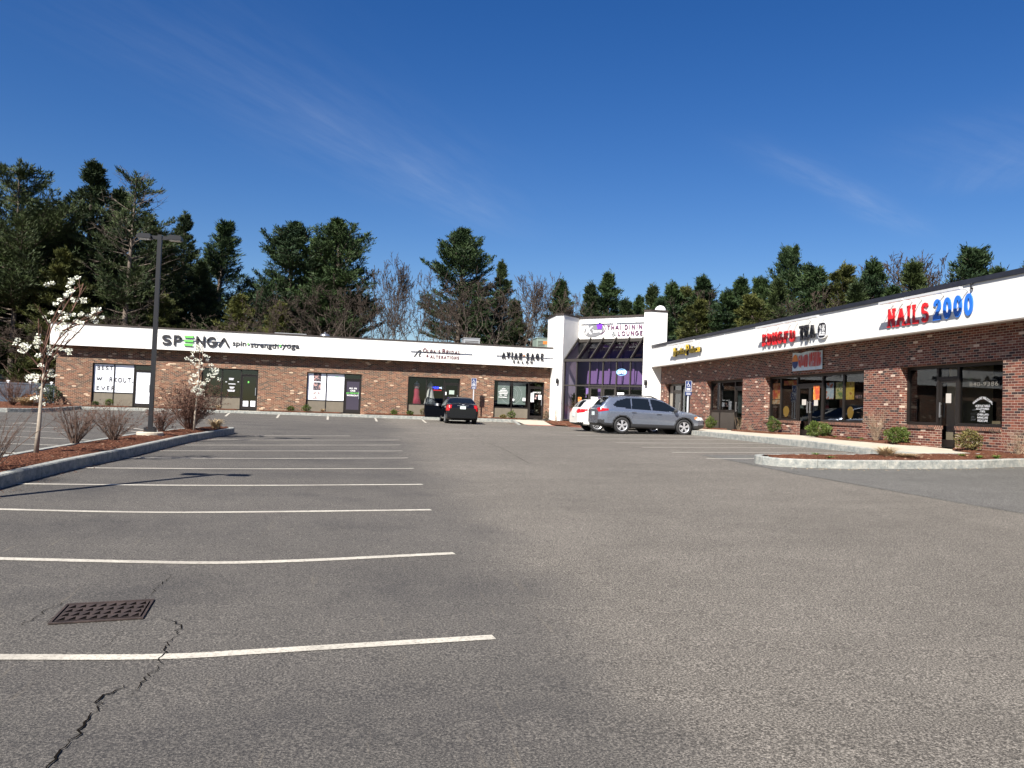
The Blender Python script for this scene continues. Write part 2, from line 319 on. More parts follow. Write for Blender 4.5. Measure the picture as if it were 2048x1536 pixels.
def line(path, w=.10, label=None):
    for _ in range(3 if len(path) > 2 else 0): path = [path[0]] + [q for a, c in zip(path, path[1:]) for q in ((a[0]*.75+c[0]*.25, a[1]*.75+c[1]*.25), (a[0]*.25+c[0]*.75, a[1]*.25+c[1]*.75))] + [path[-1]]
    b = MB(); b.add(*strip(path, w)); o = b.build('parking_line', M['line'], kind='structure')
def ext(p, q, t): return (p[0] + (p[0]-q[0])*t, p[1] + (p[1]-q[1])*t)
for l in [[(0,1315),(330,1316),(500,1305),(988,1275)],[(0,1118),(250,1124),(490,1128),(908,1107)],[(0,1019),(200,1024),(400,1026),(862,1020)],[(30,968),(430,972),(845,969)],[(162,936),(500,938.5),(827,937)],[(252,916),(530,917.5),(816,916)],[(320,902),(805,902)],[(370,890.5),(800,890)],[(415,880),(797,880)]]:
    w = pg(l)
    if l[0][0] == 0: w = [ext(w[0], w[1], 1.6)] + w
    line(w, .105)
line(pg([(500, 871.5), (700, 872)]), .1)
for a, b in [((461,825.8),(428,836)),((559,829.3),(532,841.5)),((655.5,833),(645,844.5)),((751,837.7),(752,847.5)),((846,840.2),(860,851))]:
    p = onG(*a); x = p[0]; q = onG(*b); line([(x, 48.35), (q[0] + .1, 43.6)], .11)
line([(-10.2, 48.3), (-10.6, 43.4)], .11)
for l in [[(0,872),(133,878)],[(-25,886),(119,891)],[(-30,860),(130,865)],[(26,847),(54,845.5),(75,848)],[(256,855),(290,860)],[(256,862),(285,864.5)],[(-30,902),(40,907)],[(150,879),(193,881.5)],[(0,853),(120,856)]]: line(pg(l), .11)
for Y in (19.2, 21.5, 23.9, 26.5, 29.0, 31.5): line([(8.4, Y - .05), (13.7, Y)], .11)
line([(8.6, 34.6), (13.6, 34.7)], .11)
# fresher asphalt of the side aisle
pb = pg([(1400, 910), (1479, 925), (1590, 948), (1700, 967), (1837, 992), (2048, 1028)])
pb = pb + [(10.6, 9.0), (11.5, 6.0)]
b = MB(); n = 14; V = []; rows = []
dense = []
for a, c in zip(pb, pb[1:]):
    k = max(1, int(math.dist(a, c) / .5)); dense += [(a[0]+(c[0]-a[0])*i/k + random.uniform(-.04, .04), a[1]+(c[1]-a[1])*i/k) for i in range(k)]
dense.append(pb[-1])
for x, y in dense:
    x1 = 15.9 if y < 17 else 13.9
    V += [(x + (x1-x)*j/n, y, g(x + (x1-x)*j/n, y) + .004) for j in range(n+1)]
b.add(V, [(i*(n+1)+j, (i+1)*(n+1)+j, (i+1)*(n+1)+j+1, i*(n+1)+j+1) for i in range(len(dense)-1) for j in range(n)])
b.build('side_aisle', M['asphalt2'], kind='structure')
# cracks
def crack(pts, w):
    p = pg(pts); q = []
    for a, c in zip(p, p[1:]):
        k = max(2, int(math.dist(a, c) / .035))
        q += [(a[0]+(c[0]-a[0])*i/k + random.gauss(0, .011), a[1]+(c[1]-a[1])*i/k + random.gauss(0, .011)) for i in range(k)]
    q.append(p[-1]); ph = random.random() * 9
    V, Fc = strip(q, lambda t: w * (.16 + .36 * abs(math.sin(9 * t + ph))) * min(1, 6 * t + .15, 6 * (1 - t) + .15), .0075, 9)
    MB().add(V, Fc).build('pavement_crack', M['crack'], kind='structure')
crack([(80,1556),(97,1536),(130,1495),(160,1470),(162,1452),(200,1415),(200,1398),(240,1378),(247,1370)], .026)
crack([(200,1418),(216,1420)], .012)
crack([(262,1395),(290,1358),(322,1330),(315,1322),(325,1310),(333,1290),(350,1275),(362,1255),(350,1243),(300,1237)], .017)
crack([(293,1200),(318,1172),(345,1150)], .012); crack([(40,1256),(90,1225),(130,1203)], .014); crack([(90,1249),(110,1235)], .012)
crack([(975,885),(1010,900),(1040,917),(1070,935)], .02); crack([(1400,910),(1479,925),(1590,948),(1837,992)], .012)
crack([(250,1262),(225,1280),(200,1300)], .006)
# storm drain
gc = [onG(*p) for p in [(103,1248),(275,1238),(303,1203),(130,1213)]]; o0 = gc[0]; U_ = (gc[1]-gc[0]+gc[2]-gc[3])/2; V_ = (gc[3]-gc[0]+gc[2]-gc[1])/2
t_ = thing('storm_drain', 'rusty cast iron drain grate with triangular holes set in the asphalt', 'drain grate', tuple(gc.copy() if False else sum(gc)/4))
org = tuple(sum(gc)/4); b = MB(); nx, ny = 8, 4; zt = .013
def gp(u, v, z): return o0 + U_*u + V_*v + np.array([0, 0, z])
for i in range(nx):
    for j in range(ny):
        u0, u1, v0, v1 = (i+0.0)/nx*.96+.02, (i+1)/nx*.96+.02, j/ny*.92+.04, (j+1)/ny*.92+.04; du, dv = u1-u0, v1-v0
        A, B_, C_ = (u0+.06*du, v0+.10*dv), (u0+.90*du, v0+.10*dv), (u0+.66*du, v0+.92*dv)
        c = [(u0,v0),(u1,v0),(u1,v1),(u0,v1)]
        P_ = [gp(*q, zt) for q in c + [A, B_, C_]]; Q_ = [gp(*q, .007) for q in (A, B_, C_)]
        b.add(P_ + Q_, [(0,1,5,4),(1,2,6,5),(2,3,6),(3,0,4,6),(4,5,8,7),(5,6,9,8),(6,4,7,9)])
M['rust'] = vary(mat('rusted iron', (.08, .045, .035), .75, .3), (.045, .031, .026), .35, 9, .3, 80)
b.build('grate', M['rust'], t_, org)
b = MB()
for (u0, v0, u1, v1) in ((-.03,-.06,1.03,.0),(-.03,1,1.03,1.06),(-.03,0,-.004,1),(1.004,0,1.03,1)):
    a = gp(u0, v0, .004); b.obox(a, U_*(u1-u0), V_*(v1-v0), (0, 0, .010))
b.build('rim', M['rust'], t_, org)
b = MB(); b.obox(gp(.015, .03, .004), U_*.97, V_*.94, (0, 0, .002)); b.build('pit_shade', M['crack'], t_, org)  # flat near-black sheet under the grate, the shade of the shaft painted
# ------------------------------------------------------------------ kerbs
def kerb(name, path, m, w=.15, h=.19, side=1, closed=False, seg=1.8, zf=None, kind='structure'):
    """path = outer bottom edge; the stone extends to the left (side=1) of travel"""
    pts = list(path) + ([path[0]] if closed else []); res = []
    for a, b_ in zip(pts, pts[1:]):
        n = max(1, int(math.dist(a, b_) / .3)); res += [(a[0]+(b_[0]-a[0])*i/n, a[1]+(b_[1]-a[1])*i/n) for i in range(n)]
    res.append(pts[-1]); k = len(res); nr = []
    for i in range(k):
        if closed: q0, q1 = res[(i-1) % (k-1)], res[(i+1) % (k-1)]
        else: q0, q1 = res[max(i-1, 0)], res[min(i+1, k-1)]
        d = (q1[0]-q0[0], q1[1]-q0[1]); L = math.hypot(*d) or 1; nr.append((-d[1]/L*side, d[0]/L*side))
    B = MB(); acc = 0; start = 0; inner = []
    zf = zf or g
    def ring(i, sh=0):
        x, y = res[i]; nx, ny = nr[i]; z = zf(x, y); hh = h(x, y) if callable(h) else h; e = random.uniform(-.006, .006)
        return [(x+nx*e, y+ny*e, z-.1), (x+nx*(e*.5+.004), y+ny*(e*.5+.004), z+hh-.02), (x+nx*.022, y+ny*.022, z+hh), (x+nx*w, y+ny*w, z+hh), (x+nx*w, y+ny*w, z-.1)]
    i = 0
    while i < k-1:
        j = i; L = 0
        while j < k-1 and L < seg: L += math.dist(res[j], res[j+1]); j += 1
        V = []; s0 = len(B.v)
        for q in range(i, j+1):
            r = ring(q)
            if q == j and j < k-1: # small joint
                dx, dy = res[q-1][0]-res[q][0], res[q-1][1]-res[q][1]; l = math.hypot(dx, dy) or 1; r = [(a+dx/l*.012, b2+dy/l*.012, c) for a, b2, c in r]
            V += r
        m_ = j - i + 1; s_ = side
        fs = [(q*5+t2, (q+1)*5+t2, (q+1)*5+(t2+1) % 5, q*5+(t2+1) % 5) for q in range(m_-1) for t2 in range(5)] + [(0,1,2,3,4), tuple((m_-1)*5+t2 for t2 in (4,3,2,1,0))]
        B.add(V, fs); i = j
    inner = [(res[i][0]+nr[i][0]*w, res[i][1]+nr[i][1]*w) for i in range(k-1 if closed else k)]
    return B.build(name, m, kind=kind), inner
def arc2(cx, cy, r, a0, a1, n=8, ry=None): return [(cx + r*math.cos(R(a0+(a1-a0)*i/n)), cy + (ry or r)*math.sin(R(a0+(a1-a0)*i/n))) for i in range(n+1)]
def bed(name, xs_fn, ys, dz, m, rough=.02, nx=14):
    """mulch bed between x0(y) and x1(y)"""
    V = []
    for j, y in enumerate(ys):
        x0, x1 = xs_fn(y)
        for i in range(nx+1):
            x = x0 + (x1-x0)*i/nx; e = 0 if i in (0, nx) or j in (0, len(ys)-1) else random.uniform(-rough, rough*1.4) + .05*math.sin(math.pi*i/nx)
            V.append((x, y, g(x, y) + dz + e))
    b = MB(); b.add(V, [(j*(nx+1)+i, j*(nx+1)+i+1, (j+1)*(nx+1)+i+1, (j+1)*(nx+1)+i) for j in range(len(ys)-1) for i in range(nx)])
    return b.build(name, m, kind='structure')
# left island
fx = lambda y: float(np.interp(y, [4, 12.5, 15, 17.5, 23.7, 28.4], [-5.15, -4.93, -4.78, -4.52, -4.42, -3.98]))
bx = lambda y: float(np.interp(y, [4, 15.3, 17.7, 19.7, 23.1, 26.5, 28.4], [-6.6, -6.02, -5.95, -5.9, -5.85, -5.5, -4.9]))
outl = [(fx(y), y) for y in frange(4, 28.2, 24)] + [(-4.05, 28.65), (-4.35, 28.8), (-4.75, 28.6)] + [(bx(y), y) for y in frange(28.1, 4, 24)]
kerb('island_kerb', outl, M['granite'], .15, .19, 1, True)
bed('mulch_bed', lambda y: (bx(y)+.14, fx(y)-.14), frange(4.1, 28.6, 120), .165, M['mulch'], .022)
# right island
ro = [(8.96, 17.7), (8.98, 17.4), (9.15, 17.05), (9.6, 16.78), (10.6, 16.56), (12.4, 16.5), (14.0, 16.6), (15.3, 16.95), (17.5, 17.6)]
ri = [(17.5, 18.6), (14.2, 18.35), (13.0, 18.25), (11.3, 18.15), (10, 18.15), (9.3, 18.1), (9.05, 17.95)]
kerb('island_kerb', ro + ri, M['granite'], .15, .19, 1, True, 1.4)
xs_ = [9.12, 9.3, 9.8, 10.6, 11.5, 12.4, 13.3, 14.2, 15.0, 15.5, 16.3, 17.4]
V = []; ny = 16
for x in xs_ and frange(9.12, 17.4, 70):
    y0 = float(np.interp(x, [p[0] for p in ro[2:]], [p[1] for p in ro[2:]])) + .14; y1 = float(np.interp(x, [9.05, 9.3, 10, 11.3, 13, 14.2, 17.5], [17.9, 18.0, 18.15, 18.15, 18.25, 18.35, 18.6])) - .13
    if y1 < y0: y0 = y1 = (y0+y1)/2
    for j in range(ny+1):
        y = y0 + (y1-y0)*j/ny; V.append((x, y, g(x, y) + .16 + (0 if j in (0, ny) else random.uniform(-.02, .03) + .05*math.sin(math.pi*j/ny))))
b = MB(); b.add(V, [(i*(ny+1)+j, (i+1)*(ny+1)+j, (i+1)*(ny+1)+j+1, i*(ny+1)+j+1) for i in range(70) for j in range(ny)]); b.build('mulch_bed', M['mulch'], kind='structure')
# right walk: kerb, pavement slab, mulch beds
KX = lambda y: float(np.interp(y, [17.2, 18.4, 19.4, 21, 41], [15.2, 14.6, 14.15, 13.97, 13.93]))
WZ = lambda y: float(np.interp(y, [5, 17, 21, 24, 32, 45], [-.78, -.70, -.615, -.545, -.485, -.465]))
def kz(x, y): return WZ(y) - .03 if False else g(x, y)
kerb('kerb', [(KX(y), y) for y in frange(18.5, 38.6, 40)], M['granite'], .15, lambda x, y: max(.12, WZ(y) - .035 - g(x, y)), -1, False, 1.9)
def slab(name, ys, x0f, x1f, zf, m, th=.12, nx=6):
    V = []
    for y in ys:
        for i in range(nx+1): x = x0f(y) + (x1f(y)-x0f(y))*i/nx; V.append((x, y, zf(x, y)))
    b = MB(); W = nx+1; b.add(V, [(j*W+i, j*W+i+1, (j+1)*W+i+1, (j+1)*W+i) for j in range(len(ys)-1) for i in range(nx)])
    k = len(V); b.add([(x, y, z-th) for x, y, z in V], []); n = len(ys)
    for j in range(n-1): b.f += [(j*W, (j+1)*W, k+(j+1)*W, k+j*W), (j*W+nx, k+j*W+nx, k+(j+1)*W+nx, (j+1)*W+nx)]; b.mi += [0, 0]
    b.f += [tuple(range(W)) + tuple(k+W-1-i for i in range(W))]; b.mi += [0]
    return b.build(name, m, kind='structure')
wz = lambda x, y: WZ(y) - .035 + (x - 13.95) / 2.85 * .03
slab('pavement', frange(18.4, 38.6, 60), lambda y: KX(y) + .152, lambda y: 16.79, wz, M['concrete'])
slab('pavement', frange(3.0, 18.38, 40), lambda y: float(np.interp(y, [3, 14, 17, 18.4], [15.2, 15.3, 15.5, 15.0])), lambda y: 16.79, lambda x, y: WZ(y) - .04, M['concrete'])
def rbed(y0, y1, wf):
    n = int((y1-y0)/.12); V = []; nx = 10; ys = frange(y0, y1, n)
    for j, y in enumerate(ys):
        e = math.sin(math.pi*j/n)**.35 if 0 < j < n else 0; x0 = 16.78 - wf(y) * e
        for i in range(nx+1):
            x = x0 + (16.78-x0)*i/nx; V.append((x, y, wz(x, y) + .008 + (0 if i in (0,) or j in (0, n) else random.uniform(0, .035) + .03)))
    W = nx+1; b = MB(); b.add(V, [(j*W+i, j*W+i+1, (j+1)*W+i+1, (j+1)*W+i) for j in range(n) for i in range(nx)]); b.build('mulch_bed', M['mulch'], kind='structure')
rbed(12.0, 20.9, lambda y: .95); rbed(22.5, 28.0, lambda y: .85); rbed(30.1, 34.9, lambda y: .85); rbed(36, 40.7, lambda y: .7)
# left walk
WL = lambda x: float(np.interp(x, [-17, -7, 4, 12], [-.585, -.50, -.455, -.44]))
kerb('kerb', [(x, 48.55) for x in frange(-14.9, 8.95, 60)], M['granite'], .15, lambda x, y: WL(x) - .02 - g(x, y), 1, False, 1.9)
def lslab(name, x0, x1, y0, y1, zf, m, rough=0, n=None):
    n = n or max(2, int((x1-x0)/.4)); ny = 6 if not rough else 8; V = []
    for j in range(ny+1):
        for i in range(n+1):
            x, y = x0+(x1-x0)*i/n, y0+(y1-y0)*j/ny; V.append((x, y, zf(x) + (random.uniform(0, rough) if 0 < i < n and j else 0)))
    W = n+1; b = MB(); b.add(V, [(j*W+i, j*W+i+1, (j+1)*W+i+1, (j+1)*W+i) for j in range(ny) for i in range(n)]); return b.build(name, m, kind='structure')
lslab('pavement', -14.75, 12.0, 48.702, 50.38, lambda x: WL(x) - .015, M['concrete'])
doors_L = [(-12.6, -11.7), (-6.8, -5.9), (-.9, .1), (5.0, 6.0), (10.2, 12.0)]
xs = [-16.6]
for a, c in doors_L: xs += [a-.15, c+.15]
for a, c in zip(xs[0::2], xs[1::2]): lslab('mulch_bed', a, c, 49.05, 50.385, lambda x: WL(x) + .012, M['mulch'], .06, int((c-a)/.15))
# planted corner at the far left
kp = [(-14.95, 48.9), (-14.75, 44.6), (-14.75, 43.0), (-15.0, 41.9), (-15.7, 41.1), (-17.0, 40.8), (-45, 40.6)]
kerb('kerb', kp, M['granite'], .15, .19, -1, False, 2.4)
V = []; ys = frange(40.85, 56, 60)
for y in ys:
    x1 = -14.93 if y < 50 else -17.05; x1 = min(x1, float(np.interp(y, [40.85, 41.4, 42.2, 43.2], [-17.2, -15.6, -15.1, -14.93])))
    for i in range(41): x = -40 + (x1+40)*i/40; V.append((x, y, g(x, min(y, 50)) + .17 + (random.uniform(0, .05) if 0 < i < 40 else 0)))
b = MB(); b.add(V, [(j*41+i, j*41+i+1, (j+1)*41+i+1, (j+1)*41+i) for j in range(60) for i in range(40)]); b.build('mulch_bed', M['mulch'], kind='structure')
# access ramp in front of the salon door and the corner bed
def gpoly(name, pts, dz, m, th=.03):
    b = MB(); n = len(pts); b.add([(x, y, g(x, y) + z) for x, y, z in [(p[0], p[1], (p[2] if len(p) > 2 else dz)) for p in pts]], [tuple(range(n))]); return b.build(name, m, kind='structure')
M['redpad'] = vary(mat('red tactile paving', (.35, .12, .08), .8), (.36, .13, .09), .15, 3, .3, 30)
gpoly('pavement', [(8.98, 48.9, .185), (8.98, 48.55, .185), (9.15, 45.75, .012), (10.75, 45.75, .012), (10.9, 48.9, .185)], 0, M['concrete'])
gpoly('tactile_paving', [(9.2, 45.0, .01), (10.8, 45.0, .01), (10.78, 45.75, .02), (9.17, 45.75, .02)], 0, M['redpad'])
kerb('kerb', [(8.95, 48.6), (8.7, 45.4)], M['granite'], .15, lambda x, y: float(np.interp(y, [45.4, 48.5], [.03, .19])), 1)
V = []; cn = [(10.95, 48.9), (10.85, 45.5), (11.3, 44.6), (13.4, 43.6), (14.9, 43.2), (16.0, 43.4), (15.5, 44.9), (11.7, 48.9)]
from mathutils.geometry import tessellate_polygon
def fillbed(name, poly, zf, m, cell=.16, rough=.05):
    import itertools
    bm = bmesh.new(); vs = [bm.verts.new((x, y, 0)) for x, y in poly]; f = bm.faces.new(vs)
    x0, x1 = min(p[0] for p in poly), max(p[0] for p in poly); y0, y1 = min(p[1] for p in poly), max(p[1] for p in poly)
    x = x0 + cell
    while x < x1: bmesh.ops.bisect_plane(bm, geom=bm.verts[:]+bm.edges[:]+bm.faces[:], plane_co=(x, 0, 0), plane_no=(1, 0, 0)); x += cell
    y = y0 + cell
    while y < y1: bmesh.ops.bisect_plane(bm, geom=bm.verts[:]+bm.edges[:]+bm.faces[:], plane_co=(0, y, 0), plane_no=(0, 1, 0)); y += cell
    for v in bm.verts: v.co.z = zf(v.co.x, v.co.y) + (random.uniform(0, rough) if not v.is_boundary else 0)
    me = bpy.data.meshes.new(name); bm.to_mesh(me); bm.free(); me.materials.append(m)
    o = bpy.data.objects.new(name, me); C.objects.link(o); o['kind'] = 'structure'; return o
fillbed('mulch_bed', cn, lambda x, y: g(x, y) + .06 + .12 * min(1, max(0, (y + x - 57.3) / 3)), M['mulch'])
gpoly('tactile_paving', [(11.25, 44.45, .012), (11.9, 43.55, .012), (13.0, 43.2, .012), (13.2, 43.62, .03), (11.6, 44.55, .03)], 0, M['redpad'])
fillbed('pavement', [(13.05, 43.15), (13.9, 38.5), (16.79, 38.5), (16.79, 44.88), (16.1, 44.88), (15.3, 44.95), (16.0, 43.35), (14.9, 43.15), (13.4, 43.6)], lambda x, y: float(np.interp(y, [38.5, 40, 43.2, 44], [wz(x, 38.5), wz(x, 40), g(x, y) + .05, WZ(y) - .04])), M['concrete'], .6, 0)
# ================================================================== buildings
XA, YA, ZA = np.array([1., 0, 0]), np.array([0, 1., 0]), np.array([0, 0, 1.])
class Fr:
    """wall frame: origin o, u along the wall (to the viewer's right), n outward"""
    def __init__(s, o, u, n): s.o, s.u, s.n = map(lambda q: np.array(q, float), (o, u, n))
    def box(s, b, u0, u1, z0, z1, n0, n1):
        o = s.o + s.u*u0 + s.n*n0; b.obox((o[0], o[1], z0), s.u*(u1-u0), s.n*(n1-n0), (0, 0, z1-z0)); return b
    def quad(s, b, u0, u1, z0, z1, n): b.add([s.p(u0, z0, n), s.p(u1, z0, n), s.p(u1, z1, n), s.p(u0, z1, n)], [(0, 1, 2, 3)]); return b
    def p(s, u, z, n=0): q = s.o + s.u*u + s.n*n; return np.array([q[0], q[1], z])
def door(sf, fr, u0, u1, z0, z1, nn, org, glassm, fm, handle='R', solid=None):
    b = MB(); w = .09
    for a, c, d, e in ((u0, u0+w, z0, z1), (u1-w, u1, z0, z1), (u0+w, u1-w, z1-w, z1), (u0+w, u1-w, z0, z0+.2)): fr.box(b, a, c, d, e, nn-.025, nn+.02)
    b.cur = 1; hu = u1-.12 if handle == 'R' else u0+.07
    fr.box(b, hu, hu+.035, z0+.85, z0+1.3, nn+.05, nn+.08); fr.box(b, hu, hu+.035, z0+.88, z0+.91, nn+.02, nn+.05); fr.box(b, hu, hu+.035, z0+1.24, z0+1.27, nn+.02, nn+.05)
    b.build('door', [fm, M['steel']], sf, org)
    b = MB(); fr.quad(b, u0+w, u1-w, z0+.2, z1-w, nn-.003); b.build('window_film' if solid else 'pane', solid or glassm, sf, org)
def storefront(root, fr, cols, z0, zs, zd, z1, rec, org, fm, gm, panel=None, films={}, dbl=False, name='storefront', dh='R', solid_doors={}, d=.10, mw=.055, sillz=None):
    """cols: [(u0,u1,'w'|'d')]; z0 base, zs sill of windows, zd door head, z1 head"""
    b = MB(); n0, n1 = -rec-d, -rec; U0, U1 = cols[0][0], cols[-1][1]
    fr.box(b, U0, U1, z1-mw, z1, n0, n1)
    us = [c[0] for c in cols] + [U1]
    for i, u in enumerate(us):
        left = cols[i-1] if i else None; right = cols[i] if i < len(cols) else None
        zb = z0 if (panel or (left and left[2] == 'd') or (right and right[2] == 'd')) else zs
        a = u if i == 0 else (u-mw if i == len(us)-1 else u-mw/2); fr.box(b, a, a+mw, zb, z1-mw, n0+.001*i, n1)
    for c in cols:
        a, e = c[0]+mw/2, c[1]-mw/2
        if c[2] == 'w': fr.box(b, a, e, zs-mw/2, zs+mw/2, n0+.004, n1-.003)
        else: fr.box(b, a, e, zd, zd+mw, n0+.004, n1-.003)
        if c[2] == 'w' and panel: fr.box(b, a, e, z0, z0+.04, n0+.004, n1-.003)
    sf = b.build(name, fm, root, org)
    for i, c in enumerate(cols):
        a, e = c[0]+mw/2, c[1]-mw/2
        if c[2] == 'w':
            b = MB(); fr.quad(b, a, e, zs+mw/2, z1-mw, -rec-.05); f = films.get(i)
            b.build('window_film' if f else 'pane', f or gm, sf, org)
            if panel: b = MB(); fr.box(b, a, e, z0+.04, zs-mw/2, -rec-.06, -rec-.02); b.build('kick_panel', panel, sf, org)
        else:
            b = MB(); fr.quad(b, a, e, zd+mw, z1-mw, -rec-.05); b.build('transom_pane', gm, sf, org)
            if dbl:
                m_ = (a+e)/2; door(sf, fr, a, m_-.004, z0+.02, zd, -rec-.05, org, gm, fm, 'R'); door(sf, fr, m_+.004, e, z0+.02, zd, -rec-.05, org, gm, fm, 'L')
            else: door(sf, fr, a, e, z0+.02, zd, -rec-.05, org, gm, fm, dh, solid_doors.get(i))
    return sf
# ---------------- text: stroke alphabet and the built-in face
def ar(cx, cy, rx, ry, a0, a1, n=14): return [(cx+rx*math.cos(R(a0+(a1-a0)*i/n)), cy+ry*math.sin(R(a0+(a1-a0)*i/n))) for i in range(n+1)]
_O = ar(.5, .5, .5, .5, 0, 360, 28)
GL = {
 'A': (1, [[(0,0),(.5,1),(1,0)], [(.2,.33),(.8,.33)]], [(0,0),(1,0)]),
 'B': (.85, [[(.1,0),(.1,1)], [(.1,1),(.5,1)]+ar(.5,.76,.3,.24,90,-90,8)+[(.1,.52)], [(.5,.52)]+ar(.5,.26,.36,.26,90,-90,8)+[(.1,0)]], [(.1,0),(.1,1)]),
 'C': (.9, [ar(.5,.5,.5,.5,50,310,22)], []),
 'D': (.95, [[(.1,0),(.1,1),(.4,1)]+ar(.4,.5,.55,.5,90,-90,14)+[(.1,0)]], []),
 'E': (.75, [[(.8,1),(.1,1),(.1,0),(.8,0)], [(.1,.52),(.65,.52)]], []),
 'F': (.72, [[(.8,1),(.1,1),(.1,0)], [(.1,.52),(.65,.52)]], [(.1,0)]),
 'G': (.98, [ar(.5,.5,.5,.5,50,345,22)+[(.98,.45),(.6,.45)]], []),
 'H': (.9, [[(.1,0),(.1,1)], [(.9,0),(.9,1)], [(.1,.5),(.9,.5)]], [(.1,0),(.1,1),(.9,0),(.9,1)]),
 'I': (.28, [[(.5,0),(.5,1)]], [(.5,0),(.5,1)]),
 'J': (.6, [[(.8,1),(.8,.25)]+ar(.45,.25,.35,.25,0,-170,8)], []),
 'K': (.85, [[(.08,0),(.08,1)], [(.95,1),(.2,.5),(.98,0)]], [(.08,0),(.08,1)]),
 'L': (.75, [[(.1,1),(.1,0),(.85,0)]], [(.1,1)]),
 'M': (1.15, [[(.06,0),(.1,1),(.5,.15),(.9,1),(.94,0)]], [(.06,0),(.94,0)]),
 'N': (.95, [[(.1,0),(.1,1),(.9,0),(.9,1)]], [(.1,0),(.9,1)]),
 'O': (1, [_O], []),
 'P': (.8, [[(.1,0),(.1,1),(.5,1)]+ar(.5,.74,.35,.26,90,-90,9)+[(.1,.48)]], [(.1,0)]),
 'R': (.88, [[(.1,0),(.1,1),(.5,1)]+ar(.5,.75,.33,.25,90,-90,9)+[(.1,.5)], [(.5,.5),(.92,0)]], [(.1,0),(.92,0)]),
 'S': (.8, [[(.93,.83),(.8,.96),(.5,1),(.2,.96),(.06,.83),(.06,.68),(.2,.56),(.5,.5),(.8,.44),(.94,.32),(.94,.17),(.8,.04),(.5,0),(.2,.04),(.05,.17)]], []),
 'T': (.82, [[(.02,1),(.98,1)], [(.5,1),(.5,0)]], [(.5,0)]),
 'U': (.9, [[(.1,1),(.1,.35)]+ar(.5,.35,.4,.35,180,360,12)+[(.9,1)]], [(.1,1),(.9,1)]),
 'V': (.95, [[(0,1),(.5,0),(1,1)]], [(0,1),(1,1)]),
 'W': (1.3, [[(0,1),(.27,0),(.5,.8),(.73,0),(1,1)]], [(0,1),(1,1)]),
 'X': (.9, [[(0,1),(1,0)], [(1,1),(0,0)]], []), 'Y': (.9, [[(0,1),(.5,.5),(1,1)], [(.5,.5),(.5,0)]], [(.5,0)]),
 '2': (.8, [[(.06,.74)]+ar(.5,.72,.42,.28,165,-20,12)+[(.06,0),(.94,0)]], []),
 '0': (.8, [[(.5+.45*math.cos(R(a)), .5+.5*math.sin(R(a))) for a in range(0, 361, 15)]], []),
 '&': (.95, [[(1,.02),(.3,.72)]+ar(.47,.82,.2,.18,200,-20,8)+[(.2,.42),(.1,.2),(.3,0),(.6,.05),(.95,.45)]], []),
 "'": (.22, [[(.5,1),(.4,.72)]], []), '.': (.25, [[(.4,0),(.6,0)]], []), '-': (.5, [[(.1,.45),(.9,.45)]], []), ' ': (.5, [], []),
 '=': (.8, [[(.05,1),(.95,1)], [(.05,.5),(.95,.5)], [(.05,0),(.95,0)]], []), '^': (1.05, [[(0,0),(.5,1),(1,0)]], []),
}
def ribbon(pts, t):
    """mitred flat stroke -> verts, quads (2d)"""
    n = len(pts); closed = math.dist(pts[0], pts[-1]) < 1e-6; V = []; ps = [np.array(p, float) for p in pts]
    for i, p in enumerate(ps):
        a = ps[i-1] if i else (ps[-2] if closed else None); c = ps[i+1] if i < n-1 else (ps[1] if closed else None)
        d1 = _n(p-a) if a is not None else None; d2 = _n(c-p) if c is not None else None
        if d1 is None: d1 = d2
        if d2 is None: d2 = d1
        tn = d1+d2; tn = _n(tn) if np.linalg.norm(tn) > 1e-6 else d1; nn = np.array([-tn[1], tn[0]]); k = min(2.2, 1/max(.35, abs(np.dot(nn, np.array([-d1[1], d1[0]])))))
        V += [p+nn*t/2*k, p-nn*t/2*k]
    return V, [(2*i+1, 2*i+3, 2*i+2, 2*i) for i in range(n-1)]
def split_sharp(pts):
    out = [[pts[0]]]
    for i in range(1, len(pts)):
        out[-1].append(pts[i])
        if i < len(pts)-1:
            d1 = np.array(pts[i])-np.array(pts[i-1]); d2 = np.array(pts[i+1])-np.array(pts[i])
            if np.dot(_n(d1*1.0), _n(d2*1.0)) < .45: out.append([pts[i]])
    return out
def stroke_text(txt, t, slab=0, asp=.7, gap=.22, ty=None):
    """-> verts (x,y), faces; cap height 1; returns also width"""
    V = []; Fc = []; x = 0
    for ch in txt:
        w, strokes, ser = GL[ch]; W = w*asp
        for s in [q for s_ in strokes for q in split_sharp([(x + t/2 + px*(W), t/2 + py*(1-t)) for px, py in s_])]:
            if len(s) == 2:   # butt ends reach to the outer edge of the letter
                a, c = np.array(s[0]), np.array(s[1]); d = _n(c-a)*t*.5; k1 = 1 if (abs(d[0]) < 1e-6 or abs(d[1]) < 1e-6) else 0; s = [a-d*k1, c+d*k1]
            v, f = ribbon(s, t); o = len(V); V += v; Fc += [tuple(o+i for i in q) for q in f]
        if slab:
            for px, py in ser:
                cx, cy = x + t/2 + px*W, (t*.3 if py < .5 else 1-t*.3); o = len(V); hw = slab; hh = t*.3
                V += [np.array(q) for q in ((cx-hw, cy-hh), (cx+hw, cy-hh), (cx+hw, cy+hh), (cx-hw, cy+hh))]; Fc += [(o, o+1, o+2, o+3)]
        x += W + t + gap*(1 if ch != ' ' else .2)
    return V, Fc, x-gap
